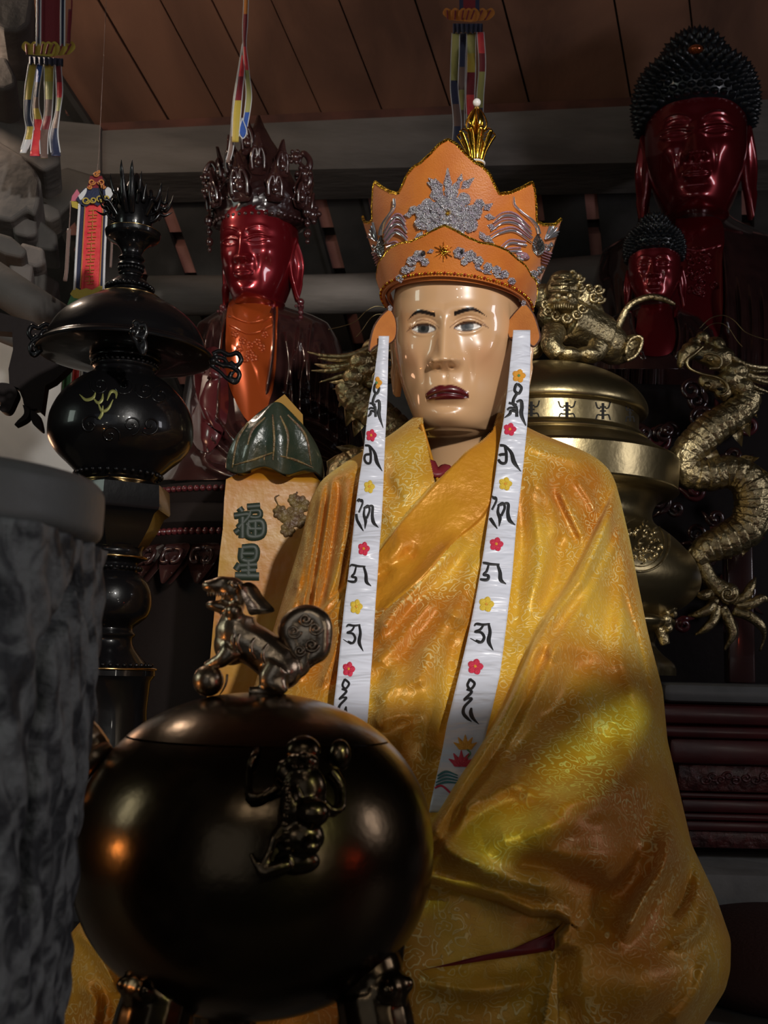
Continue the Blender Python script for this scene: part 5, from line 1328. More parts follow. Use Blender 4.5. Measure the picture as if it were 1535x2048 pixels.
for s in (-1, 1):       # hanging pendants at the temples and upswept ribbons
    mb = MB(); tube(mb, [hp(s * .44, -.02, .86), hp(s * .47, -.03, .74), hp(s * .47, -.03, .62)], [.014 * sc, .012 * sc, .01 * sc], 8)
    for z, r in ((.76, .045), (.66, .028), (.57, .035), (.50, .02)): ball(mb, hp(s * .47, -.03, z), (r * sc, r * sc, r * 1.3 * sc), 12, 8)
    mb.build('pendant', m_dark, cro)
    for z0 in (.95, 1.08):
        mb = MB(); tube(mb, [hp(s * .36, .0, z0), hp(s * .46, -.02, z0 + .02), hp(s * .50, -.02, z0 + .12), hp(s * .44, -.02, z0 + .2), hp(s * .40, -.02, z0 + .13), hp(s * .45, -.02, z0 + .08)], [.03 * sc, .034 * sc, .03 * sc, .026 * sc, .02 * sc, .01 * sc], 8, 30); mb.build('ribbon_curl', m_dark, cro)
# body and robes
rowsL = [(590, 468, 556, YL - .02, YL + .07), (612, 452, 566, YL - .03, YL + .08), (628, 425, 620, YL - .035, YL + .10), (645, 396, 655, YL - .045, YL + .11), (680, 382, 676, YL - .06, YL + .13), (740, 374, 698, YL - .085, YL + .13), (820, 360, 715, YL - .12, YL + .11), (900, 340, 730, YL - .16, YL + .08), (940, 318, 738, YL - .19, YL + .06), (960, 305, 740, YL - .20, YL + .05)]
itL = [([(x, y), (x - 6, y + 60), (x - 4, y + 130)], 4, .012) for x, y in ((396, 680), (412, 655), (426, 700), (444, 640), (590, 690), (606, 720), (626, 700), (644, 720), (662, 740), (680, 770), (600, 650), (624, 640))] + [([(400, 850), (460, 910), (540, 945)], 5, .014), ([(420, 820), (480, 885), (560, 925)], 5, .012), ([(560, 860), (630, 880), (710, 930)], 5, .014), ([(580, 900), (650, 915), (720, 945)], 4, .012), ([(690, 830), (700, 880), (690, 930)], 5, .014),
       ([(452, 618), (440, 700), (436, 800), (428, 880)], 7, .022), ([(548, 606), (546, 700), (530, 800)], 6, .020), ([(420, 640), (408, 720), (402, 830)], 6, .018), ([(400, 700), (415, 780), (424, 860), (400, 930)], 9, .016),
       ([(568, 660), (578, 720), (572, 790)], 8, .018), ([(600, 660), (612, 730), (606, 800)], 9, .018), ([(634, 680), (646, 750), (640, 830)], 8, .016), ([(430, 760), (440, 830), (470, 890), (560, 930)], 10, .02), ([(560, 830), (640, 850), (700, 900)], 9, .016), ([(610, 790), (660, 820), (700, 850)], 7, .014), ([(380, 900), (430, 940), (520, 960), (640, 950)], 10, .018), ([(470, 840), (500, 880), (530, 950)], 10, .014), ([(660, 720), (676, 790), (690, 860)], 7, .016)]
ro, lbv_ = seated(bod, rowsL, itL, m_dark, k=1.6)
ch = MB(); blob(ch, lbv_, [(462, 600), (545, 600), (550, 660), (545, 760), (530, 830), (500, 850), (466, 790), (450, 730), (448, 660)], .012, 50, eps=.004); cho = ch.build('bare_chest', m_lamplit, bod); cbv = ch.bvh()
nk = MB()
for p in ([(458, 632), (500, 646), (546, 634)], [(458, 650), (500, 668), (546, 652)]): stroke(nk, cbv, p, 2.2, .004)
for i, (x, y) in enumerate(((470, 668), (485, 682), (500, 690), (515, 684), (530, 670), (500, 706), (492, 718), (508, 716), (524, 696), (478, 698))):
    for t in range(5): 
        h_ = cast(cbv, x + 5 * math.cos(t * 1.26 + i), y + 5 * math.sin(t * 1.26 + i))
        if h_: ball(nk, h_[0], .0040, 8, 6)
nk.build('necklace', m_lamplit, bod)
sl = MB()
for o in ([(400, 700), (440, 700), (452, 790), (446, 870), (415, 905), (386, 880), (384, 790)], [(470, 860), (540, 850), (560, 900), (530, 960), (470, 955)]): blob(sl, lbv_, o, .02, 30, eps=.002)
sl.build('inner_robe', m_maroon, bod)
# lotus throne
YT = 2.15
thr = thing('lotus_throne', 'dark red beaded lotus throne under the crowned bodhisattva', 'pedestal', (P(470, 1300, YT).x, YT + .15, TIER))
tp = P(500, 960, YT + .1); tax = (tp.x, YL + .05); tu = mpp(500, 960, YL)
tzz = lambda py: P(500, py, YL - .15).z
mb = MB(); lathe(mb, [(195 * tu, tzz(966)), (225 * tu, tzz(970)), (240 * tu, tzz(985)), (232 * tu, tzz(1010)), (250 * tu, tzz(1030)), (252 * tu, tzz(1052)), (240 * tu, tzz(1066)), (246 * tu, tzz(1078)), (238 * tu, tzz(1092)), (225 * tu, tzz(1110)), (228 * tu, tzz(1240)), (245 * tu, tzz(1300)), (250 * tu, TIER + .005), (250 * tu, TIER)], tax, 80); mb.build('drum', m_ebony, thr, auto=40)
mb = MB()
for k in range(60):
    a = -math.pi / 2 + math.pi * k / 59
    for py, hw, r in ((985, 240, 6), (1070, 246, 7)): ball(mb, (tax[0] + hw * tu * math.sin(a), tax[1] - hw * tu * math.cos(a), tzz(py)), r * tu, 8, 6)
mb.build('bead_row', m_maroon, thr)
for k in range(-6, 7):
    a = k * .24; mb = MB(); ca, sa = math.cos(a), math.sin(a)
    f = lambda u_, v_, w: (tax[0] + u_ * tu * ca + (232 * tu + .012 - w + .0006 * v_ ) * sa, tax[1] + u_ * tu * sa - (232 * tu + .012 - w + .0002 * v_) * ca, tzz(1095 + v_))
    plate(mb, [(-26, 0), (26, 0), (28, 30), (14, 62), (0, 80), (-14, 62), (-28, 30)], f, .02, 30)
    for s in (-1, 1): tube(mb, [f(s * 4, 10, -.006), f(s * 18, 14, -.006), f(s * 18, 34, -.006), f(s * 6, 36, -.006), f(s * 10, 24, -.006)], .004, 6, 24)
    mb.build('lotus_petal', m_dark, thr)
# ------------------------------------------------------------------ the brass urn with dragon handles
m_brass = pmat('aged_brass', (.40, .32, .17), rough=.33, metal=1., base2=(.27, .215, .115), nscale=9, nlo=.3, nhi=.7, rvar=.08, bump=.06, bscale=70)
m_brass_c = pmat('cast_brass', (.56, .46, .26), rough=.36, metal=1., base2=(.30, .235, .125), nscale=40, nlo=.35, nhi=.65, bump=.35, bscale=150)
m_hole_shade = pmat('opening_shade', (.008, .007, .006), rough=.8)  # near-black that stands in for shade inside openings left uncut
UY, UX = 1.95, 1092
uc = P(UX, 850, UY); uax = (uc.x, uc.y); uu = mpp(UX, 850, UY)
uz = lambda py: P(UX, py, UY).z
UB = P(UX, 1345, UY - .85 * 252 * mpp(UX, 1345, UY)).z
urn = thing('brass_urn', 'large brass urn with dragon handles and a beast on its lid behind the monk statue', 'urn', (uc.x, uc.y, UB))
def ul(name, l, nn=4, seg=96, mat=m_brass, parent=urn, mod=None):
    mb = MB(); pr = [(hw * mpp(UX, py, UY), P(UX, py, UY - .85 * hw * mpp(UX, py, UY)).z) for py, hw in l]; lathe(mb, dense(pr, nn) if nn else pr, uax, seg, mod)
    return mb.build(name, mat, parent, auto=35), mb
ul('lid', [(722, 60), (724, 100), (728, 128), (738, 158), (752, 180), (770, 194), (786, 198), (796, 194), (800, 184)])
band_u, bm_ = ul('pierced_band', [(800, 180), (840, 180)], 0)
ul('shoulder_ring', [(839, 182), (842, 192), (850, 200), (854, 200), (858, 210), (866, 222), (872, 236), (878, 252)], 3)
coll, cm_ = ul('collar', [(878, 252), (884, 258), (890, 258), (946, 255), (950, 258), (956, 252), (962, 236)], 0)
ul('neck', [(960, 238), (968, 224), (985, 212), (1005, 206), (1022, 210), (1034, 222)])
belly, bel = ul('belly', [(1030, 216), (1040, 234), (1060, 258), (1090, 284), (1120, 297), (1145, 299), (1170, 290), (1195, 268), (1212, 244), (1222, 228)])
ul('foot', [(1220, 236), (1228, 250), (1240, 246), (1252, 226), (1262, 216), (1280, 212), (1300, 226), (1318, 246), (1332, 252), (1345, 252)], 3, mod=lambda a, z: 1 + .02 * math.sin(a * 18))
pbv = bm_.bvh()
for cx, cy, k in ((1062, 819, .95), (1133, 820, 1.), (1205, 822, .85), (1259, 826, .5)):
    mb = MB(); T = lambda pts: [(cx + a * k, cy + b) for a, b in pts]
    for p, w in (([(0, -16), (0, 17)], 3.2), ([(-7, -8), (7, -8)], 1.6), ([(-7, 0), (7, 0)], 1.6), ([(-7, 8), (7, 8)], 1.6), ([(-6, -5), (-13, -7), (-17, -18)], 1.5), ([(6, -5), (13, -7), (17, -18)], 1.5), ([(-6, 8), (-13, 8), (-17, 18)], 1.5), ([(6, 8), (13, 8), (17, 18)], 1.5)): stroke(mb, pbv, T(p), w if w < 2 else w * max(k, .6), .0004, eps=.0003)
    mb.build('cutout_shade', m_hole_shade, band_u)  # raised black strokes paint the shade of the pierced openings
bev = bel.bvh(); md = MB()
th_ = np.linspace(0, 2 * math.pi, 60)
stroke(md, bev, [(1281 + 56 * math.cos(t), 1085 + 58 * math.sin(t)) for t in th_], 2.6, .003, 120); stroke(md, bev, [(1281 + 46 * math.cos(t), 1085 + 48 * math.sin(t)) for t in th_], 1.2, .002, 120)
for i in range(40):
    r, a = 42 * random.random() ** .5, random.random() * 6.28; x, y = 1281 + r * math.cos(a), 1085 + r * math.sin(a)
    stroke(md, bev, [(x + 5 * math.cos(t + i), y + 5 * math.sin(t + i)) for t in np.linspace(0, 4, 8)], 1.6, .003)
md.build('medallion', m_brass_c, belly)
mk = MB()
MP = lambda x, y, d=0.: P(x, y, UY - .10 + d)
for x, y, r in ((1322, 1222, 15), (1338, 1214, 12), (1330, 1240, 13), (1316, 1246, 12), (1346, 1228, 8), (1336, 1256, 9), (1322, 1268, 10), (1312, 1210, 12)): ball(mk, MP(x, y, .01 * math.sin(x)), r * uu, 14, 10)
tube(mk, [MP(1312, 1230), MP(1322, 1264), MP(1330, 1290)], [14 * uu, 12 * uu, 9 * uu], 10)
for k in range(3): tube(mk, [MP(1330 + k * 6, 1206), MP(1340 + k * 5, 1198), MP(1346 + k * 3, 1204 + k * 8)], [5 * uu, 4 * uu, 2 * uu], 8)
mk = fuse(mk, 'mask', .0025, 1); mk.build('mask_foot', m_brass_c, urn)
# the beast on the lid
def UP(cx, cy, d=0.): return P(1050 + cx * .228, 480 + cy * .228, UY + d)
bu_ = .228 * mpp(1140, 620, UY)
def vb(mb, cx, cy, r, d=0., rot=None): ball(mb, UP(cx, cy, d), [q * bu_ for q in (r if hasattr(r, '__len__') else (r, r, r))], 20, 14, rot)
def vt(mb, pts, rad, n=None): tube(mb, [UP(p[0], p[1], p[2] if len(p) > 2 else 0) for p in pts], [r * bu_ for r in rad] if hasattr(rad, '__len__') else rad * bu_, 12, n)
b = MB()
vb(b, 330, 440, (150, 150, 150), -.05); vb(b, 330, 560, (140, 150, 80), -.065); vb(b, 330, 360, (120, 110, 90), -.055); vb(b, 500, 500, (110, 90, 120), -.02); vb(b, 160, 500, (100, 90, 120), -.02)
vb(b, 330, 680, (230, 190, 150), -.02); vt(b, [(330, 700, -.02), (480, 760, 0), (680, 860, .02)], [220, 210, 200]); vb(b, 720, 900, (180, 170, 170), .02); vb(b, 560, 640, (130, 110, 120), 0)
vb(b, 360, 1010, (130, 120, 70), -.06); vb(b, 540, 1010, (120, 110, 70), -.05); vt(b, [(640, 930, -.04), (600, 1000, -.05), (520, 1020, -.06)], [100, 80, 60]); vt(b, [(250, 800, -.05), (230, 920, -.07), (300, 1010, -.07)], [110, 90, 80]); vb(b, 60, 960, (100, 90, 90), -.03); vb(b, 780, 1000, (150, 100, 100), .03)
beast2 = fuse(b, 'beast', .0024, 3).build('lid_beast', m_brass_c, urn)
a = MB()
for y, w in ((330, 70), (385, 95), (445, 110)): vt(a, [(330 - w, y + 8, -.085), (330, y, -.112), (330 + w, y + 8, -.085)], 16)
for x in (285, 390): vb(a, x, 490, 26, -.113)
vb(a, 340, 510, (34, 30, 26), -.125)
a.build('brow_ridges', m_brass_c, beast2)
a = MB()
for i in range(9): vb(a, 255 + i * 20, 575 + abs(i - 4) * 2, (9, 14, 24), -.116 + abs(i - 4) * .002)
a.build('tooth_row', m_brass_c, beast2)
for (x, y, d) in ((640, 430, -.02), (600, 500, -.03), (650, 510, -.01), (560, 420, -.03), (470, 330, -.05), (480, 410, -.06), (420, 300, -.06), (180, 560, -.06), (200, 620, -.06), (270, 660, -.07), (360, 680, -.075), (450, 650, -.07), (500, 600, -.06)):
    a = MB(); vt(a, [(x + (48 * (1 - t / 10)) * math.cos(t), y + (48 * (1 - t / 10)) * math.sin(t), d - .004 * t / 3) for t in np.linspace(0, 8, 16)], 15, 36); a.build('mane_curl', m_brass_c, beast2)
for i in range(10):
    a = MB(); x, y = 420 + i * 42, 600 + i * 24; vt(a, [(x, y, -.03 + i * .004), (x + 26, y - 30, -.03 + i * .004), (x + 50, y + 20, -.03 + i * .004)], [22, 20, 6], 12); a.build('spine_tuft', m_brass_c, beast2)
a = MB(); vt(a, [(760, 860, .03), (830, 720, .03), (880, 620, .025), (950, 550, .02), (1090, 500, .015), (1210, 520, .015), (1310, 565, .02)], [40, 34, 30, 30, 30, 28, 16], 40); a.build('tail', m_brass_c, beast2)
a = MB(); vt(a, [(880, 1000, 0), (900, 900, 0), (960, 850, 0), (1020, 860, 0), (1010, 940, 0), (960, 1020, 0), (890, 1060, 0)], 16, 40); plate(a, [(830, 860), (940, 830), (1020, 850), (1000, 950), (900, 1060), (850, 1010)], lambda u_, v_, w: tuple(UP(u_, v_, .012 + w)), .006, 24); a.build('haunch_leaf', m_brass_c, beast2)
# dragon handle: built for the right side, mirrored for the left
DY = UY - .02
def DP(px, py, d=0.): return P(px, py, DY + d)
def D4(cx, cy, d=0.): return DP(1320 + cx * .1953, 600 + cy * .1953, d)
def D6(cx, cy, d=0.): return DP(1000 + cx * .4396, 500 + cy * .4396, d)
du = mpp(1440, 950, DY)
def dragon():
    parts = []
    path = [D4(905, 960, .0), D4(870, 1060), D4(740, 1180), D4(560, 1290), D4(380, 1450), D4(255, 1610), D4(280, 1750, .0), D4(450, 1800), D4(700, 1760), D4(880, 1850), D4(945, 2010), DP(1503, 1030), DP(1490, 1058), DP(1453, 1080), DP(1412, 1098), DP(1388, 1122)]
    rad = [24, 28, 31, 33, 33, 31, 30, 31, 32, 35, 36, 36, 36, 34, 28, 20]
    L = 130; S = smooth_path([tuple(p) + (r * du,) for p, r in zip(path, rad)], L); k = 40
    tg = np.gradient(S[:, :3], axis=0); tg /= np.linalg.norm(tg, axis=1)[:, None]
    seg = np.concatenate([[0], np.cumsum(np.linalg.norm(np.diff(S[:, :3], axis=0), axis=1))])
    L2 = 330; q = np.linspace(0, seg[-1], L2)
    C = np.stack([np.interp(q, seg, S[:, i]) for i in range(4)], 1); T = np.stack([np.interp(q, seg, tg[:, i]) for i in range(3)], 1); T /= np.linalg.norm(T, axis=1)[:, None]
    mb = MB(); vs = []
    yv = np.array([0, 1., 0])
    sp = .0165
    for i in range(L2):
        t = T[i]; ny = yv - t * np.dot(yv, t); ny /= np.linalg.norm(ny); nx = np.cross(ny, t)
        for j in range(k):
            a = 2 * math.pi * j / k
            cellv = q[i] / sp; row = math.floor(cellv); fr = cellv - row
            au = a / (2 * math.pi) * 12 + .5 * (row % 2); fu = au - math.floor(au) - .5
            dd = math.hypot(fu * 1.5, (fr - .15) * 1.0)
            sc_ = .06 * max(0, 1 - (dd / .8) ** 4) - .05 * math.exp(-((dd - .78) / .1) ** 2)
            r = C[i, 3] * (1 + sc_)
            vs.append(C[i, :3] + r * (math.cos(a) * nx + .9 * math.sin(a) * ny))
    fs = [(i * k + j, i * k + (j + 1) % k, (i + 1) * k + (j + 1) % k, (i + 1) * k + j) for i in range(L2 - 1) for j in range(k)] + [tuple(range(k - 1, -1, -1)), tuple((L2 - 1) * k + j for j in range(k))]
    mb.add(vs, fs); parts.append(('scaly_body', mb, m_brass_c))
    # head
    h = MB()
    hb = lambda cx, cy, r, d=0.: ball(h, D4(cx, cy, d), [z * .1953 * du for z in (r if hasattr(r, '__len__') else (r, r, r))], 18, 12)
    ht = lambda pts, rad_, n=None: tube(h, [D4(p[0], p[1], p[2] if len(p) > 2 else 0) for p in pts], [z * .1953 * du for z in rad_] if hasattr(rad_, '__len__') else rad_ * .1953 * du, 10, n)
    hb(600, 600, (170, 150, 130)); hb(480, 560, (150, 110, 110)); hb(330, 520, (120, 90, 100)); hb(240, 580, (70, 80, 90)); hb(205, 640, (40, 60, 70)); hb(430, 380, (70, 60, 60)); hb(340, 440, (60, 55, 60)); hb(265, 495, (48, 50, 55)); hb(560, 470, (110, 90, 100)); hb(760, 740, (150, 150, 120)); hb(560, 860, (150, 80, 90)); hb(470, 830, (90, 60, 80)); hb(640, 960, (90, 80, 70)); hb(830, 900, (130, 130, 110)); hb(700, 830, (140, 140, 110))
    h = fuse(h, 'head', .0022, 2); parts.append(('head', h, m_brass_c))
    def add(name, fn, mat=m_brass_c):
        nonlocal h
        h = MB(); fn(); parts.append((name, h, mat))
    hb2 = lambda cx, cy, r, d=0.: ball(h, D4(cx, cy, d), [z * .1953 * du for z in (r if hasattr(r, '__len__') else (r, r, r))], 14, 10)
    ht2 = lambda pts, rad_, n=None: tube(h, [D4(p[0], p[1], p[2] if len(p) > 2 else 0) for p in pts], [z * .1953 * du for z in rad_] if hasattr(rad_, '__len__') else rad_ * .1953 * du, 8, n)
    add('lip', lambda: ht2([(440, 470, -.022), (350, 550, -.024), (272, 620, -.024), (300, 700, -.024), (420, 755, -.025), (560, 785, -.026), (650, 830, -.026), (690, 910, -.024), (650, 960, -.022), (575, 965, -.02)], [14, 18, 20, 18, 17, 17, 17, 16, 14, 10], 60), m_brass)
    add('mouth_shade', lambda: (hb2(390, 592, (46, 36, 20), -.020), hb2(610, 912, (32, 28, 16), -.018)), m_hole_shade)  # dark balls paint the shade inside the mouth
    add('eye', lambda: (hb2(505, 610, (34, 34, 20), -.026), ht2([(440, 560, -.024), (520, 545, -.028), (620, 600, -.026), (600, 690, -.024), (500, 700, -.024)], 13, 30)))
    add('horn', lambda: ht2([(560, 420, -.012), (640, 520, -.016), (800, 630, -.016), (960, 685, -.01), (1150, 690, 0), (1300, 660, .01)], [40, 36, 32, 28, 22, 8], 40))
    for i, p in enumerate(([(700, 700), (850, 700), (1000, 730), (1180, 720)], [(720, 740), (880, 780), (1060, 840), (1240, 850)], [(740, 780), (860, 850), (980, 900), (1150, 965)], [(760, 820), (850, 900), (960, 950), (1060, 960)], [(740, 860), (800, 960), (900, 1010), (1020, 1025)], [(700, 880), (720, 960), (755, 1005)], [(640, 960), (650, 1010), (660, 1050)], [(480, 860), (470, 910), (490, 945)], [(820, 740), (960, 790), (1100, 800), (1200, 780)])):
        add('mane_strand', lambda p=p, i=i: ht2([(x, y, -.018 + .004 * (i % 3) + .012 * t) for t, (x, y) in enumerate(p)], [34, 38, 30, 6][-len(p):] if len(p) == 4 else [34, 30, 6], 24))
    add('whisker', lambda: ht2([(400, 290, -.02), (480, 210, -.02), (560, 168, -.02), (660, 160, -.02), (760, 215, -.02), (860, 320, -.02), (980, 375, -.02), (1140, 420, -.02)], 4.5, 60), m_brass)
    add('whisker', lambda: ht2([(440, 310, -.01), (520, 250, -.01), (620, 238, -.01), (700, 290, -.01), (780, 410, -.01), (840, 480, -.01)], 4, 50), m_brass)
    def fins(lst):
        for o in lst: plate(h, o, lambda u_, v_, w: tuple(DP(u_, v_, w - .003)), .006)
    for o in ([D for D in [(1500, 800), (1507, 803), (1514, 836), (1503, 826), (1498, 822)]], [(1499, 822), (1503, 828), (1499, 874), (1488, 862), (1480, 858)], [(1482, 856), (1486, 866), (1483, 894), (1472, 882), (1464, 872)], [(1432, 898), (1440, 914), (1420, 922), (1410, 914)], [(1455, 920), (1490, 910), (1518, 915), (1508, 923), (1490, 932), (1470, 934)], [(1500, 926), (1516, 932), (1536, 946), (1534, 962), (1520, 955), (1510, 948)], [(1526, 1012), (1548, 1010), (1545, 1036), (1530, 1032)], [(1518, 1048), (1524, 1046), (1522, 1072), (1512, 1090), (1508, 1066)], [(1496, 1080), (1504, 1076), (1497, 1100), (1484, 1113), (1480, 1092)], [(1466, 1094), (1474, 1092), (1462, 1118), (1454, 1116)]):
        add('back_fin', lambda o=o: fins([o]))
    # claw
    def cl_(pts, rad_): ht3(pts, rad_)
    ht3 = lambda pts, rad_: tube(h, [D6(p[0], p[1], p[2] if len(p) > 2 else 0) for p in pts], [z * .4396 * du for z in rad_], 10, 26)
    def palm():
        ht3([(900, 1390), (930, 1450), (960, 1510), (1020, 1560)], [30, 32, 38, 48]); ball(h, D6(1035, 1565), (52 * .4396 * du,) * 3, 16, 12)
    add('claw_palm', palm)
    add('palm_swirl', lambda: tube(h, [D6(1035 + (40 - 4 * t) * math.cos(t), 1565 + (40 - 4 * t) * math.sin(t), -.022) for t in np.linspace(0, 8.5, 24)], 6 * .4396 * du, 8, 50))
    for p in ([(1060, 1600), (1110, 1580), (1140, 1530), (1160, 1490)], [(1075, 1615), (1140, 1610), (1190, 1585), (1225, 1600)], [(1060, 1640), (1130, 1665), (1185, 1710), (1200, 1760), (1180, 1825)], [(1005, 1630), (1040, 1690), (1055, 1750), (1018, 1822)], [(980, 1620), (970, 1680), (935, 1720), (885, 1752)], [(975, 1590), (950, 1630), (905, 1655), (852, 1662)], [(960, 1560), (920, 1572), (885, 1560)]):
        add('claw', lambda p=p: ht3([(x, y, -.01 * math.sin(i)) for i, (x, y) in enumerate(p)], [26, 24, 20, 8, 5][:len(p) - 1] + [5]))
    add('bracket_pin', lambda: (tube(h, [DP(1346, 912), DP(1366, 920), DP(1385, 924)], 7 * du, 8), ball(h, DP(1350, 905), 9 * du), ball(h, DP(1350, 938), 8 * du), tube(h, [DP(1378, 1098), DP(1392, 1120)], 9 * du, 8)))
    return parts
DR = dragon()
for sd in (1, -1):
    root = None
    for name, mb, mat in DR:
        m_ = mb if sd > 0 else mb.mirror_x(uax[0])
        if root is None: root = m_.build('dragon_handle', mat, urn); continue
        m_.build(name, mat, root)
stn = MB(); box(stn, (uc.x, uc.y, (TIER + UB) / 2), (.30, .30, UB - TIER), bev=.008)
tag(stn.build('urn_stand', m_dark, None, auto=40), 'dark lacquered block under the large brass urn', 'stand')
# the red altar table at the right ------------------------------------
m_slab = pmat('grey_slab', (.16, .17, .18), rough=.45, base2=(.12, .13, .135), nscale=20, bump=.05)
m_tred = pmat('dark_red_table', (.085, .010, .012), rough=.4, coat=.2, coat_rough=.2, base2=(.055, .008, .010), nscale=16, bump=.05, bscale=80)
m_carv = pmat('carved_red_table', (.10, .018, .016), rough=.4, coat=.2, coat_rough=.2, base2=(.04, .008, .010), nscale=50, bump=.8, bscale=60)
TY2 = 1.78; tzf = lambda py: P(1440, py, TY2).z
xr = P(1535, 1400, TY2).x + .45
table = thing('altar_table', 'dark red carved altar table with a grey slab top at the right', 'altar table', (P(1450, 1690, TY2).x + .2, TY2 + .15, TIER))
def tbx(name, py0, py1, pxl, mat, dy=0., bev=.004):
    mb = MB(); x0 = P(pxl, py0, TY2).x; z1, z0 = tzf(py0), tzf(py1)
    box(mb, ((x0 + xr) / 2, TY2 + .14 + dy, (z0 + z1) / 2), (xr - x0, .28 - 0 * dy, z1 - z0), bev=min(bev, (z1 - z0) * .45)); return mb.build(name, mat, table, auto=40)
tbx('slab_top', 1368, 1408, 1326, m_slab, 0, .012)
tbx('table_edge', 1410, 1452, 1318, m_tred, 0, .012); tbx('table_edge', 1453, 1478, 1326, m_tred, .004, .008); tbx('apron', 1478, 1532, 1342, m_tred, .012, .01)
ap = tbx('carved_apron', 1532, 1588, 1362, m_carv, .022, .006)
for p0, p1, l in ((1590, 1602, 1368), (1604, 1630, 1372), (1632, 1646, 1376), (1648, 1668, 1380)): tbx('base_moulding', p0, p1, l, m_tred, .026, .004)
tbx('carved_plinth', 1668, 1703, 1386, m_carv, .03, .004)
for i, (x, y) in enumerate(((1410, 1560), (1425, 1553), (1440, 1560), (1455, 1552), (1470, 1562), (1490, 1556), (1510, 1560), (1528, 1552))):
    mb = MB(); tube(mb, [P(x + (11 - t) * math.cos(t + i), y + (11 - t) * .8 * math.sin(t + i), TY2 + .022) for t in np.linspace(0, 8, 18)], .0022, 6, 40); mb.build('carved_scroll', m_carv, ap)
mb = MB(); box(mb, (P(1480, 1250, 2.02).x + .0, 2.03, (P(1480, 1090, 2.02).z + tzf(1368)) / 2), (.05, .03, P(1480, 1090, 2.02).z - tzf(1368)), bev=.004)
tag(mb.build('wooden_post', m_dark, None), 'dark narrow post behind the claw of the brass dragon', 'post')
# cushion
mb = MB(); cpz = P(1500, 1860, 1.42)
lathe(mb, dense([(.001, cpz.z + .012), (.06, cpz.z + .01), (.12, cpz.z - .005), (.155, cpz.z - .03), (.165, cpz.z - .06), (.15, PLAT + .01), (.13, PLAT)], 5), (cpz.x + .07, 1.48), 60)
tag(mb.build('round_cushion', pmat('maroon_cloth', (.035, .010, .008), rough=.8, bump=.2, bscale=200), None), 'dark maroon round cushion at the lower right beside the robe', 'cushion')
# ------------------------------------------------------------------ the hall
m_wood = pmat('ceiling_planks', (.36, .17, .105), rough=.6, base2=(.17, .082, .055), nscale=3.2, ndist=.8, nlo=.36, nhi=.66, bump=.25, bscale=26, stretch=(1, .35, 1))
m_beam = pmat('grey_timber', (.30, .262, .235), rough=.7, base2=(.18, .157, .14), nscale=6, nlo=.35, nhi=.65, bump=.3, bscale=30, stretch=(.5, 1.5, 2))
m_beam_d = pmat('dark_timber', (.085, .075, .068), rough=.75, base2=(.05, .045, .04), nscale=7, bump=.3, bscale=30)
m_tile = pmat('terracotta_tile', (.62, .28, .22), rough=.8, base2=(.50, .21, .17), nscale=12)
m_white = pmat('whitewash', (.55, .55, .54), rough=.9, base2=(.42, .42, .42), nscale=5)
m_floor = pmat('stone_floor', (.12, .12, .12), rough=.8)
def dirv(px, py): d = ray(px, py); return d / d.y
mb = MB(); box(mb, (0, .5, -.05), (7, 9, .1)); struct('floor', mb, m_floor)
mb = MB(); box(mb, (-2.9, .5, 2.4), (.12, 9, 4.8)); struct('wall_left', mb, m_beam_d)
mb = MB(); box(mb, (2.9, .5, 2.4), (.12, 9, 4.8)); struct('wall_right', mb, m_beam_d)
mb = MB(); box(mb, (0, 5.0, 2.4), (7, .12, 4.8)); struct('wall_back', mb, m_beam_d)
mb = MB(); box(mb, (0, 1.075, PLAT / 2), (2.4, 1.25, PLAT), bev=.01); struct('floor_altar', mb, m_stone_s, label='grey stone front tier of the altar')
mb = MB(); box(mb, (0, .5, 4.85), (7, 9, .1)); struct('ceiling_upper', mb, m_beam_d)
m_ledge = pmat('grey_ledge', (.22, .22, .21), rough=.7, base2=(.14, .14, .135), nscale=10, ndist=1., bump=.3, bscale=24)
mb = MB(); box(mb, (.15, 2.39, TIER / 2), (3.0, 1.38, TIER), bev=.02); struct('floor_altar_step', mb, m_ledge, smooth=True, auto=40, label='grey stone upper tier of the altar')
def back_block(nm, x0, x1, y0, y1, z0, z1, mat, label, cat):
    mb = MB(); box(mb, ((x0 + x1) / 2, (y0 + y1) / 2, (z0 + z1) / 2), (x1 - x0, y1 - y0, z1 - z0), bev=.01); tag(mb.build(nm, mat, None, auto=40), label, cat)
# ceiling: sloping planks above a beam
A0 = P(196, 262, 3.3); B0 = P(1420, 196, 3.25); SL = dirv(1650, 2484)
px_ = [196, 345, 455, 545, 650, 770, 905, 1063, 1263, 1400, 1560]
bl = lambda px: A0 + (B0 - A0) * ((px - 196) / (1420 - 196))
nrm = (B0 - A0).cross(SL).normalized()
if nrm.z < 0: nrm = -nrm
mb = MB()
for i in range(len(px_) - 1):
    g = .004 if i in (1, 6, 8) else .0022
    e = (B0 - A0).normalized() * g
    a, b = bl(px_[i]) + e, bl(px_[i + 1]) - e
    off = nrm * (.004 * (i % 2))
    q = [a + off, b + off, b + off - SL * 2.4, a + off - SL * 2.4]
    beam8(mb, q, [v + nrm * .025 for v in q])
struct('ceiling', mb, m_wood)
mb = MB(); a, b = bl(150) + nrm * .03, bl(1600) + nrm * .03; q = [a, b, b - SL * 2.4, a - SL * 2.4]; beam8(mb, q, [v + nrm * .03 for v in q]); struct('ceiling_backing', mb, m_beam_d)
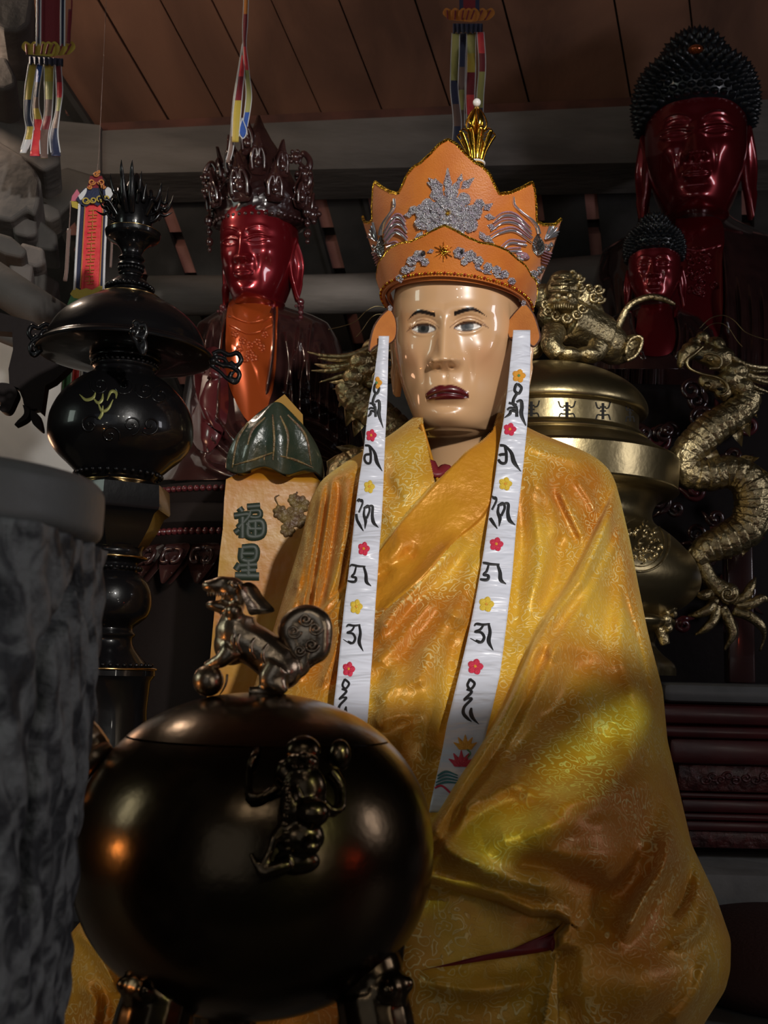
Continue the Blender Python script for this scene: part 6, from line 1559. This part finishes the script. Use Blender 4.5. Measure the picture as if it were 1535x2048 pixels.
# left edge of the planked part
mb = MB(); a, b = bl(186), bl(198); q = [a - nrm * .02, b - nrm * .02, b - SL * 2.4 - nrm * .02, a - SL * 2.4 - nrm * .02]; beam8(mb, q, [v + nrm * .04 for v in q]); struct('trim_1', mb, m_beam_d)
m_fascia = pmat('red_brown_fascia', (.24, .09, .06), rough=.7, base2=(.13, .055, .04), nscale=9)
def pxbeam(name, l, r, Y0, Y1, th, mat, bev=False, label=None):
    """squared timber between two photo edges: l, r = (px, top py, bottom py)"""
    q = [P(l[0], l[1], Y0), P(r[0], r[1], Y1), P(r[0], r[2], Y1), P(l[0], l[2], Y0)]
    mb = MB(); dv = Vector((0, th, 0)); beam8(mb, q, [v + dv for v in q]); return struct(name, mb, mat, label=label)
pxbeam('trim_2', (200, 246, 264), (1560, 180, 200), 3.27, 3.22, .05, m_fascia)
pxbeam('beam', (190, 262, 348), (1600, 196, 318), 3.22, 3.16, .22, m_beam, label='long grey timber beam under the plank ceiling')
pxbeam('beam', (60, 236, 345), (200, 250, 350), 3.20, 3.20, .2, m_beam, label='short grey beam end left of the plank ceiling')
mb = MB(); tube(mb, [P(300, 592, 3.3), P(760, 585, 3.3), P(1260, 545, 3.25)], .062, 20); struct('beam_log', mb, m_beam, smooth=True, label='round grey log rail behind the statues')
# rafters and tiles of the lower roof
R2 = dirv(1496, 3586); cols = [100, 205, 310, 415, 520, 625, 735, 845, 955, 1062, 1175, 1280, 1388, 1495, 1605]
O = lambda px: P(px, 345 - (px - 625) * .03, 3.42)
n2 = (O(1400) - O(200)).cross(R2).normalized()
if n2.z < 0: n2 = -n2
for i in range(len(cols) - 1):
    a, b = O(cols[i] + 13), O(cols[i + 1] - 13); mb = MB()
    q = [a - R2 * .1, b - R2 * .1, b + R2 * 1.5, a + R2 * 1.5]
    beam8(mb, q, [v + n2 * .05 for v in q]); struct('rafter', mb, m_beam_d)
for c in cols:
    mb = MB()
    for k in range(-1, 11):
        a, b = O(c - 15) + R2 * (.075 + .115 * k), O(c + 15) + R2 * (.075 + .115 * k); q = [a, b, b + R2 * .075, a + R2 * .075]
        beam8(mb, [v + n2 * .012 for v in q], [v + n2 * .062 for v in q])
    struct('roof_tile', mb, m_tile)
mb = MB(); a, b = O(60), O(1640); q = [a - R2 * .1, b - R2 * .1, b + R2 * 1.6, a + R2 * 1.6]; beam8(mb, [v + n2 * .066 for v in q], [v + n2 * .09 for v in q]); struct('roof_deck', mb, m_beam_d)
for c in (cols[1], cols[5], cols[6], cols[9]): 
    mb = MB(); a, b = O(c - 24) , O(c - 16); q = [a, b, b + R2 * 1.4, a + R2 * 1.4]; beam8(mb, [v - n2 * .012 for v in q], q); struct('rafter_batten', mb, m_beam_d)
# tile columns left of the planks
for (x0, x1, y0, y1) in ((124, 163, 193, 227), (118, 134, 148, 162)):
    q = [P(x0, y0, 3.32), P(x1 - 6, y0, 3.32), P(x1, y1, 3.32), P(x0 + 8, y1, 3.32)]; mb = MB(); beam8(mb, q, [v + Vector((0, .015, 0)) for v in q]); struct('roof_tile', mb, m_tile)
q = [P(-60, -40, 3.36), P(190, -40, 3.36), P(215, 275, 3.36), P(-60, 275, 3.36)]; mb = MB(); beam8(mb, q, [v + Vector((0, .03, 0)) for v in q]); struct('roof_deck', mb, m_beam_d)
# carved timber brackets stacked at the upper left
m_bracket = pmat('weathered_bracket', (.15, .13, .118), rough=.8, base2=(.085, .075, .068), nscale=9, bump=.4, bscale=34)
def timber(name, poly, Y, th, mat=m_bracket, n=None, yaw=.25, label=None):
    mb = MB(); c = np.mean(poly, axis=0); f = on_plane(c[0], c[1], Y, yaw); plate(mb, poly, f, th, n)
    bm = bmesh.new(); me = mb.mesh('t', [], False); bm.from_mesh(me); bpy.data.meshes.remove(me)
    bmesh.ops.recalc_face_normals(bm, faces=bm.faces); bmesh.ops.dissolve_limit(bm, angle_limit=.02, verts=bm.verts[:], edges=bm.edges[:])
    me = bpy.data.meshes.new(name); bm.to_mesh(me); bm.free(); me.materials.append(mat)
    o = bpy.data.objects.new(name, me); COL.objects.link(o); o['kind'] = 'structure'
    bv = o.modifiers.new('worn_edges', 'BEVEL'); bv.width = .008; bv.segments = 3
    if label: o['label'] = label
    return o
timber('beam_bracket', [(-60, -30), (62, -30), (58, 40), (40, 60), (10, 62), (-60, 30)], 2.0, .2, n=None)
timber('beam_bracket', [(-60, 105), (10, 108), (30, 145), (32, 166), (12, 180), (-60, 172)], 2.05, .2)
timber('beam_bracket', [(-60, 172), (6, 182), (60, 228), (118, 290), (122, 318), (92, 340), (-60, 262)], 2.2, .16)
timber('beam_bracket', [(-60, 262), (0, 286), (40, 306), (66, 332), (80, 356), (78, 404), (72, 430), (56, 420), (30, 446), (-60, 440)], 2.1, .2, n=None)
timber('beam_bracket', [(24, 436), (70, 430), (74, 466), (58, 474), (28, 470)], 2.14, .14); timber('beam_bracket', [(70, 432), (112, 462), (118, 500), (72, 500)], 2.2, .12, m_beam_d)
timber('beam_bracket', [(-60, 452), (20, 468), (54, 494), (44, 512), (10, 508), (-60, 480)], 2.0, .12, m_beam_d); timber('beam_bracket', [(40, 484), (86, 492), (92, 524), (70, 536), (38, 528)], 2.1, .14)
timber('beam_bracket', [(18, 520), (64, 524), (62, 572), (20, 568)], 2.06, .14); timber('beam_bracket', [(-60, 500), (18, 520), (20, 560), (-60, 560)], 2.08, .14, m_beam_d); timber('beam_bracket', [(64, 532), (118, 560), (110, 600), (62, 574)], 2.16, .12, m_beam_d)
timber('beam_bracket', [(80, 410), (96, 350), (130, 330), (210, 345), (190, 380), (150, 400), (120, 440), (96, 470)], 2.6, .14, m_beam_d)
timber('beam_bracket', [(82, 400), (118, 414), (122, 432), (100, 446), (80, 430)], 2.4, .1)
mb = MB(); tube(mb, [P(-60, 530, 1.95), P(40, 596, 1.95), P(128, 652, 2.0)], .036, 18); struct('beam_log', mb, m_beam_d, smooth=True, label='sloping round timber at the left edge')
mb = MB(); tube(mb, [P(-60, 640, 1.9), P(10, 672, 1.9), P(60, 690, 1.92)], .014, 10); struct('beam_log', mb, m_beam_d, smooth=True, label='thin dark timber at the left edge')
# whitewashed wall end and the dark carved valance in front of it
q = [P(-200, 640, 2.75), P(150, 640, 2.75), P(150, 1250, 2.75), P(-200, 1250, 2.75)]; mb = MB(); beam8(mb, q, [v + Vector((0, .1, 0)) for v in q]); struct('wall_end', mb, m_white, label='whitewashed wall end at the left')
val = MB(); f = on_plane(60, 740, 1.72, .1)
plate(val, [(-120, 660), (20, 664), (24, 700), (18, 740), (22, 772), (40, 778), (50, 800), (56, 822), (78, 818), (88, 826), (92, 770), (108, 760), (135, 730), (150, 690), (90, 660), (60, 640), (-120, 600)], f, .03)
valo = val.build('carved_valance', m_ebony, None, auto=40); tag(valo, 'black carved wooden valance against the whitewashed wall at the left edge', 'carving')
def vpart(poly, nm):
    mb = MB(); plate(mb, poly, lambda a, b, w: (f(a, b, w)[0], f(a, b, w)[1] - .004, f(a, b, w)[2]), .026, 40); mb.build(nm, m_ebony, valo, auto=40)
vpart([(-10, 778), (8, 770), (30, 774), (40, 790), (36, 806), (28, 826), (18, 830), (8, 824), (10, 810), (-6, 806)], 'carved_leaf')
vpart([(52, 812), (66, 822), (62, 840), (40, 854), (44, 846), (56, 830)], 'carved_leaf'); vpart([(68, 822), (84, 832), (92, 862), (76, 852), (70, 838)], 'carved_leaf')
# ------------------------------------------------------------------ hanging silk banners
def cloth(name, c, **k): return pmat(name, c, rough=.55, sheen=.3, bump=.15, bscale=300, **k)
b_red = cloth('banner_red', (.72, .025, .045), base2=(.80, .08, .07), nscale=60); b_dred = cloth('banner_dark_red', (.20, .010, .02)); b_navy = cloth('banner_navy', (.018, .025, .07)); b_white = cloth('banner_white', (.70, .70, .72)); b_yel = cloth('banner_yellow', (.52, .38, .05)); b_blue = cloth('banner_blue', (.03, .10, .42)); b_green = cloth('banner_green', (.08, .24, .10)); b_or = cloth('banner_orange', (.58, .20, .03)); b_brown = cloth('banner_brown', (.17, .10, .08)); b_pink = cloth('banner_pink', (.60, .15, .22)); b_olive = cloth('banner_olive', (.40, .38, .12))
def strip(parent, name, path, w, mats, Y, twist=0., thick=.0016, edge=None):
    """hanging ribbon along photo points, cut into coloured lengths"""
    n = 48; S = smooth_path(path, n); W = np.interp(np.linspace(0, 1, n), np.linspace(0, 1, len(w)), w) if hasattr(w, '__len__') else np.full(n, w)
    A = np.zeros((n, 5, 3)); Bk = np.zeros((n, 5, 3))
    for i in range(n):
        t = i / (n - 1); a = twist * math.sin(t * 5.5 + len(path) + path[0][0]) 
        for j, u_ in enumerate((-1, -.5, 0, .5, 1)):
            d = Y + .010 * math.sin(t * 6 + path[0][0]) + u_ * W[i] * mpp(path[0][0], path[0][1], Y) * math.sin(a)
            A[i, j] = P(S[i, 0] + u_ * W[i] * math.cos(a), S[i, 1], d - .003 * (1 - u_ * u_)); Bk[i, j] = A[i, j] + np.array([0, thick, 0])
    mb = grid_mb(np.concatenate([A, Bk[:, ::-1]], 1), True)
    k = len(mats); mi = []
    for f in mb.f: mi.append(min(k - 1, int((f[0] // 10) / (n - 1) * k)) if len(f) == 4 else 0)
    mb.mi = mi
    o = mb.build(name, mats, parent)
    if edge:
        for s_ in (0, 4):
            e = MB(); tube(e, [A[i, s_] for i in range(0, n, 3)], edge[1], 6, 60); e.build('ribbon_edge', edge[0], o)
    return o
def panelp(parent, name, poly, Y, mat, th=.003, n=None):
    mb = MB(); plate(mb, poly, lambda a, b, w: tuple(P(a, b, Y + w)), th, n); return mb.build(name, mat, parent, auto=40)
def lotus_cup(parent, cx, cy, w, h, Y, mat, mat2):
    r = None
    for u_ in (-1, -.62, -.25, .25, .62, 1, 0):
        x = cx + u_ * w * .5
        o = panelp(parent, 'lotus_petal', [(x - w * .13, cy + h * .5 - abs(u_) * 3), (x - w * .20 + u_ * w * .14, cy - h * .1), (x + u_ * w * .22, cy - h * .55), (x + w * .20 + u_ * w * .14, cy - h * .1), (x + w * .13, cy + h * .5 - abs(u_) * 3)], Y - .006 + abs(u_) * .010, mat, .003, 24)
        mb = MB(); tube(mb, [P(x - w * .08 + u_ * w * .1, cy + h * .35, Y - .008 + abs(u_) * .01), P(x + u_ * w * .2, cy - h * .35, Y - .008 + abs(u_) * .01)], .0018, 6); mb.build('petal_vein', mat2, o)
def ruffle(parent, x0, x1, y, h, Y, mat, sl=0.):
    n = 60; m = 6; A = np.zeros((m, n, 3))
    for j in range(n):
        t = j / (n - 1)
        for i in range(m):
            v = i / (m - 1); A[i, j] = P(x0 + (x1 - x0) * t, y + sl * t + h * (v - .5) + 2 * math.sin(t * 40) * v, Y - .018 * math.sin(t * math.pi) - .006 * math.sin(t * 44) * (.3 + v))
    mb = grid_mb(np.concatenate([A, (A + np.array([0, .002, 0]))[::-1]], 0), False); mb.build('ruffle', mat, parent)
def cord(parent, pts, Y, r=.0012, mat=None, name='cord'):
    mb = MB(); tube(mb, [P(a, b, Y) for a, b in pts], r, 6); mb.build(name, mat or b_brown, parent)
YA = 1.9
ban = thing('hanging_banner', 'red and navy silk banner with long streamers hanging at the upper left corner', 'banner', P(90, 0, YA), 'hanging silk banners')
panelp(ban, 'red_panel', [(86, -300), (122, -300), (120, 92), (82, 90)], YA, b_dred); panelp(ban, 'navy_side', [(78, -300), (86, -300), (82, 90), (76, 90)], YA, b_navy); panelp(ban, 'navy_side', [(122, -300), (131, -300), (128, 92), (120, 92)], YA, b_navy)
for a, b in ((76, 73), (84, 81), (123, 121), (132, 129)): cord(ban, [(a, -300), (b, 92)], YA - .003, .0014, b_white, 'white_edge')
cord(ban, [(144, -40), (143, 20), (138, 82)], YA, .0016, b_dred, 'tassel'); cord(ban, [(140, 20), (138, 60), (137, 86)], YA, .0035, b_dred, 'tassel')
lotus_cup(ban, 97, 98, 64, 28, YA, b_yel, b_dred); ruffle(ban, 58, 126, 120, 14, YA - .004, b_navy, 4)
strip(ban, 'streamer', [(66, 126), (58, 180), (55, 230), (60, 262), (46, 306)], [9, 8, 7, 8, 7], [b_yel, b_yel, b_navy, b_navy, b_yel, b_white], YA, .5, edge=(b_white, .0012))
strip(ban, 'streamer', [(80, 126), (74, 180), (72, 215), (76, 250), (70, 312)], [7, 5, 6, 10, 11], [b_blue, b_navy, b_brown, b_yel, b_red, b_red], YA + .012, .5, edge=(b_white, .001))
strip(ban, 'streamer', [(98, 126), (98, 180), (96, 230), (88, 270), (88, 316)], [10, 9, 8, 9, 8], [b_yel, b_olive, b_brown, b_dred, b_brown, b_brown], YA + .004, .4, edge=(b_white, .001))
strip(ban, 'streamer', [(116, 128), (119, 180), (116, 220), (108, 270), (112, 312)], [7, 6, 5, 8, 10], [b_dred, b_red, b_olive, b_brown, b_navy, b_navy], YA - .004, .6, edge=(b_white, .0012))
YC = 2.2
ban = thing('hanging_banner', 'silk banner hanging above the gold finial of the orange crown', 'banner', P(936, 0, YC), 'hanging silk banners')
panelp(ban, 'red_panel', [(926, -300), (952, -300), (950, 24), (926, 24)], YC, b_dred); panelp(ban, 'navy_side', [(917, -300), (926, -300), (926, 24), (918, 24)], YC, b_navy); panelp(ban, 'navy_side', [(952, -300), (961, -300), (958, 24), (950, 24)], YC, b_navy)
lotus_cup(ban, 937, 30, 62, 26, YC, b_or, b_dred); ruffle(ban, 905, 965, 56, 18, YC - .004, b_navy)
strip(ban, 'streamer', [(911, 66), (909, 130), (908, 180), (914, 240), (912, 290)], 8, [b_olive, b_olive, b_navy, b_brown, b_navy], YC, .3, edge=(b_white, .001))
strip(ban, 'streamer', [(926, 66), (924, 120), (922, 190), (922, 260)], 7, [b_navy, b_navy, b_brown, b_olive, b_brown], YC + .01, .4, edge=(b_white, .001))
strip(ban, 'streamer', [(942, 66), (942, 130), (940, 200), (944, 270)], 9, [b_olive, b_yel, b_dred, b_red, b_brown], YC, .3, edge=(b_white, .001))
strip(ban, 'streamer', [(960, 64), (964, 130), (960, 190), (958, 250)], 7, [b_red, b_dred, b_olive, b_olive, b_navy], YC - .004, .3, edge=(b_white, .001))
YM = 2.05
ban = thing('hanging_banner', 'twisted silk banner hanging edge-on in front of the bodhisattva crown', 'banner', P(490, 0, YM), 'hanging silk banners')
strip(ban, 'streamer', [(493, -60), (492, 0), (490, 50), (489, 90), (494, 150), (497, 200), (486, 272)], [6, 5, 5, 3, 5, 6, 5], [b_dred, b_or, b_dred, b_dred, b_red, b_olive, b_olive, b_blue], YM, .35, edge=(b_white, .001))
strip(ban, 'streamer', [(490, 40), (488, 90), (482, 150), (474, 220), (470, 284)], [4, 3, 6, 8, 7], [b_dred, b_brown, b_red, b_dred, b_yel, b_yel], YM - .004, .3, edge=(b_white, .001))
strip(ban, 'streamer', [(486, 88), (478, 150), (470, 210), (463, 290), (455, 325)], [2, 4, 5, 5, 4], [b_brown, b_olive, b_brown, b_brown], YM + .006, .5, edge=(b_white, .001))
panelp(ban, 'blue_tip', [(484, 236), (493, 262), (486, 277), (478, 264)], YM - .012, b_blue); cord(ban, [(484, 236), (493, 262), (486, 277), (478, 264), (484, 236)], YM - .013, .001, b_white, 'white_edge')
YD = 1.85
ban = thing('hanging_banner', 'bright red silk banner hanging beside the dark bronze censer', 'banner', P(190, 345, YD), 'hanging silk banners')
panelp(ban, 'red_panel', [(170, 408), (206, 408), (200, 580), (161, 580)], YD, b_red)
panelp(ban, 'navy_side', [(160, 408), (170, 408), (161, 580), (150, 580)], YD, b_navy); panelp(ban, 'navy_side', [(206, 408), (214, 408), (207, 578), (200, 580)], YD, b_navy)
for a, b in ((159, 149), (214, 207)): cord(ban, [(a, 408), ((a + b) / 2 - 1, 500), (b, 580)], YD - .003, .0022, b_white, 'white_edge')
for a, b in ((170, 161), (206, 199)): cord(ban, [(a, 410), (b, 576)], YD - .003, .0011, b_or, 'gold_edge')
g = MB()
for i in range(7):
    y = 428 + i * 22; cx = 186 - i * 1.2
    for p in ([(-8, -7), (8, -8)], [(0, -9), (0, 8)], [(-9, 2), (9, 1)], [(-6, 8), (7, 7)]): tube(g, [P(cx + a, y + b, YD - .003) for a, b in p], .0009, 5)
g.build('gold_embroidery', b_or, ban)
panelp(ban, 'canopy', [(168, 376), (213, 376), (222, 398), (216, 410), (205, 404), (196, 412), (184, 406), (172, 413), (160, 408), (152, 398)], YD - .006, b_navy)
panelp(ban, 'canopy_top', [(180, 352), (204, 352), (211, 376), (174, 376)], YD - .005, b_dred)
for cx, cy, r, s_ in ((184, 364, 7, 1), (202, 364, 7, -1), (192, 348, 6, 1), (197, 343, 4, -1), (172, 401, 8, 1), (186, 400, 7, -1), (200, 397, 8, 1), (212, 396, 7, -1), (180, 374, 5, -1), (206, 373, 5, 1)):
    mb = MB(); tube(mb, [P(cx + s_ * (r - t * .6) * math.cos(t), cy + (r - t * .6) * .9 * math.sin(t), YD - .010) for t in np.linspace(0, 8, 18)], .0013, 6, 40); mb.build('scroll', b_or if cy < 380 else b_yel, ban)
panelp(ban, 'white_horn', [(210, 380), (216, 374), (226, 384), (220, 396), (212, 392)], YD - .008, b_white, .004, 20); panelp(ban, 'white_horn', [(156, 392), (172, 376), (172, 386), (162, 400)], YD - .008, b_white, .004, 20)
panelp(ban, 'pink_corner', [(144, 392), (154, 378), (160, 388), (154, 402), (142, 402)], YD, b_pink); panelp(ban, 'yellow_corner', [(142, 402), (158, 404), (160, 420), (144, 414)], YD, b_yel)
cord(ban, [(141, 402), (140, 430), (138, 460)], YD, .0008); cord(ban, [(138, 458), (136, 490), (133, 540), (130, 562)], YD, .0034, b_brown, 'tassel'); cord(ban, [(224, 470), (223, 500), (221, 535)], YD, .0022, b_brown, 'tassel')
panelp(ban, 'yellow_scallop', [(149, 574), (160, 580), (172, 576), (184, 580), (198, 572), (207, 572), (206, 582), (170, 600), (148, 596), (140, 588)], YD - .004, b_yel); panelp(ban, 'green_tip', [(142, 590), (160, 594), (160, 620), (134, 610)], YD - .002, b_green)
for o, m in (([(129, 700), (146, 700), (140, 790), (123, 790)], b_green), ([(148, 700), (163, 700), (157, 790), (142, 790)], b_red), ([(164, 700), (168, 700), (162, 790), (158, 790)], b_white), ([(169, 700), (186, 700), (180, 790), (163, 790)], b_navy)): panelp(ban, 'lower_panel', o, YD, m)
for a, b in ((128, 122), (147, 141), (163, 157)): cord(ban, [(a, 700), (b, 790)], YD - .003, .0013, b_white, 'white_edge')
cord(ban, [(194, 346), (198, 300), (203, 200), (215, -60), (228, -400)], YD, .0004)
panelp(ban, 'middle_panel', [(160, 600), (200, 590), (196, 702), (150, 702)], YD + .002, b_navy)
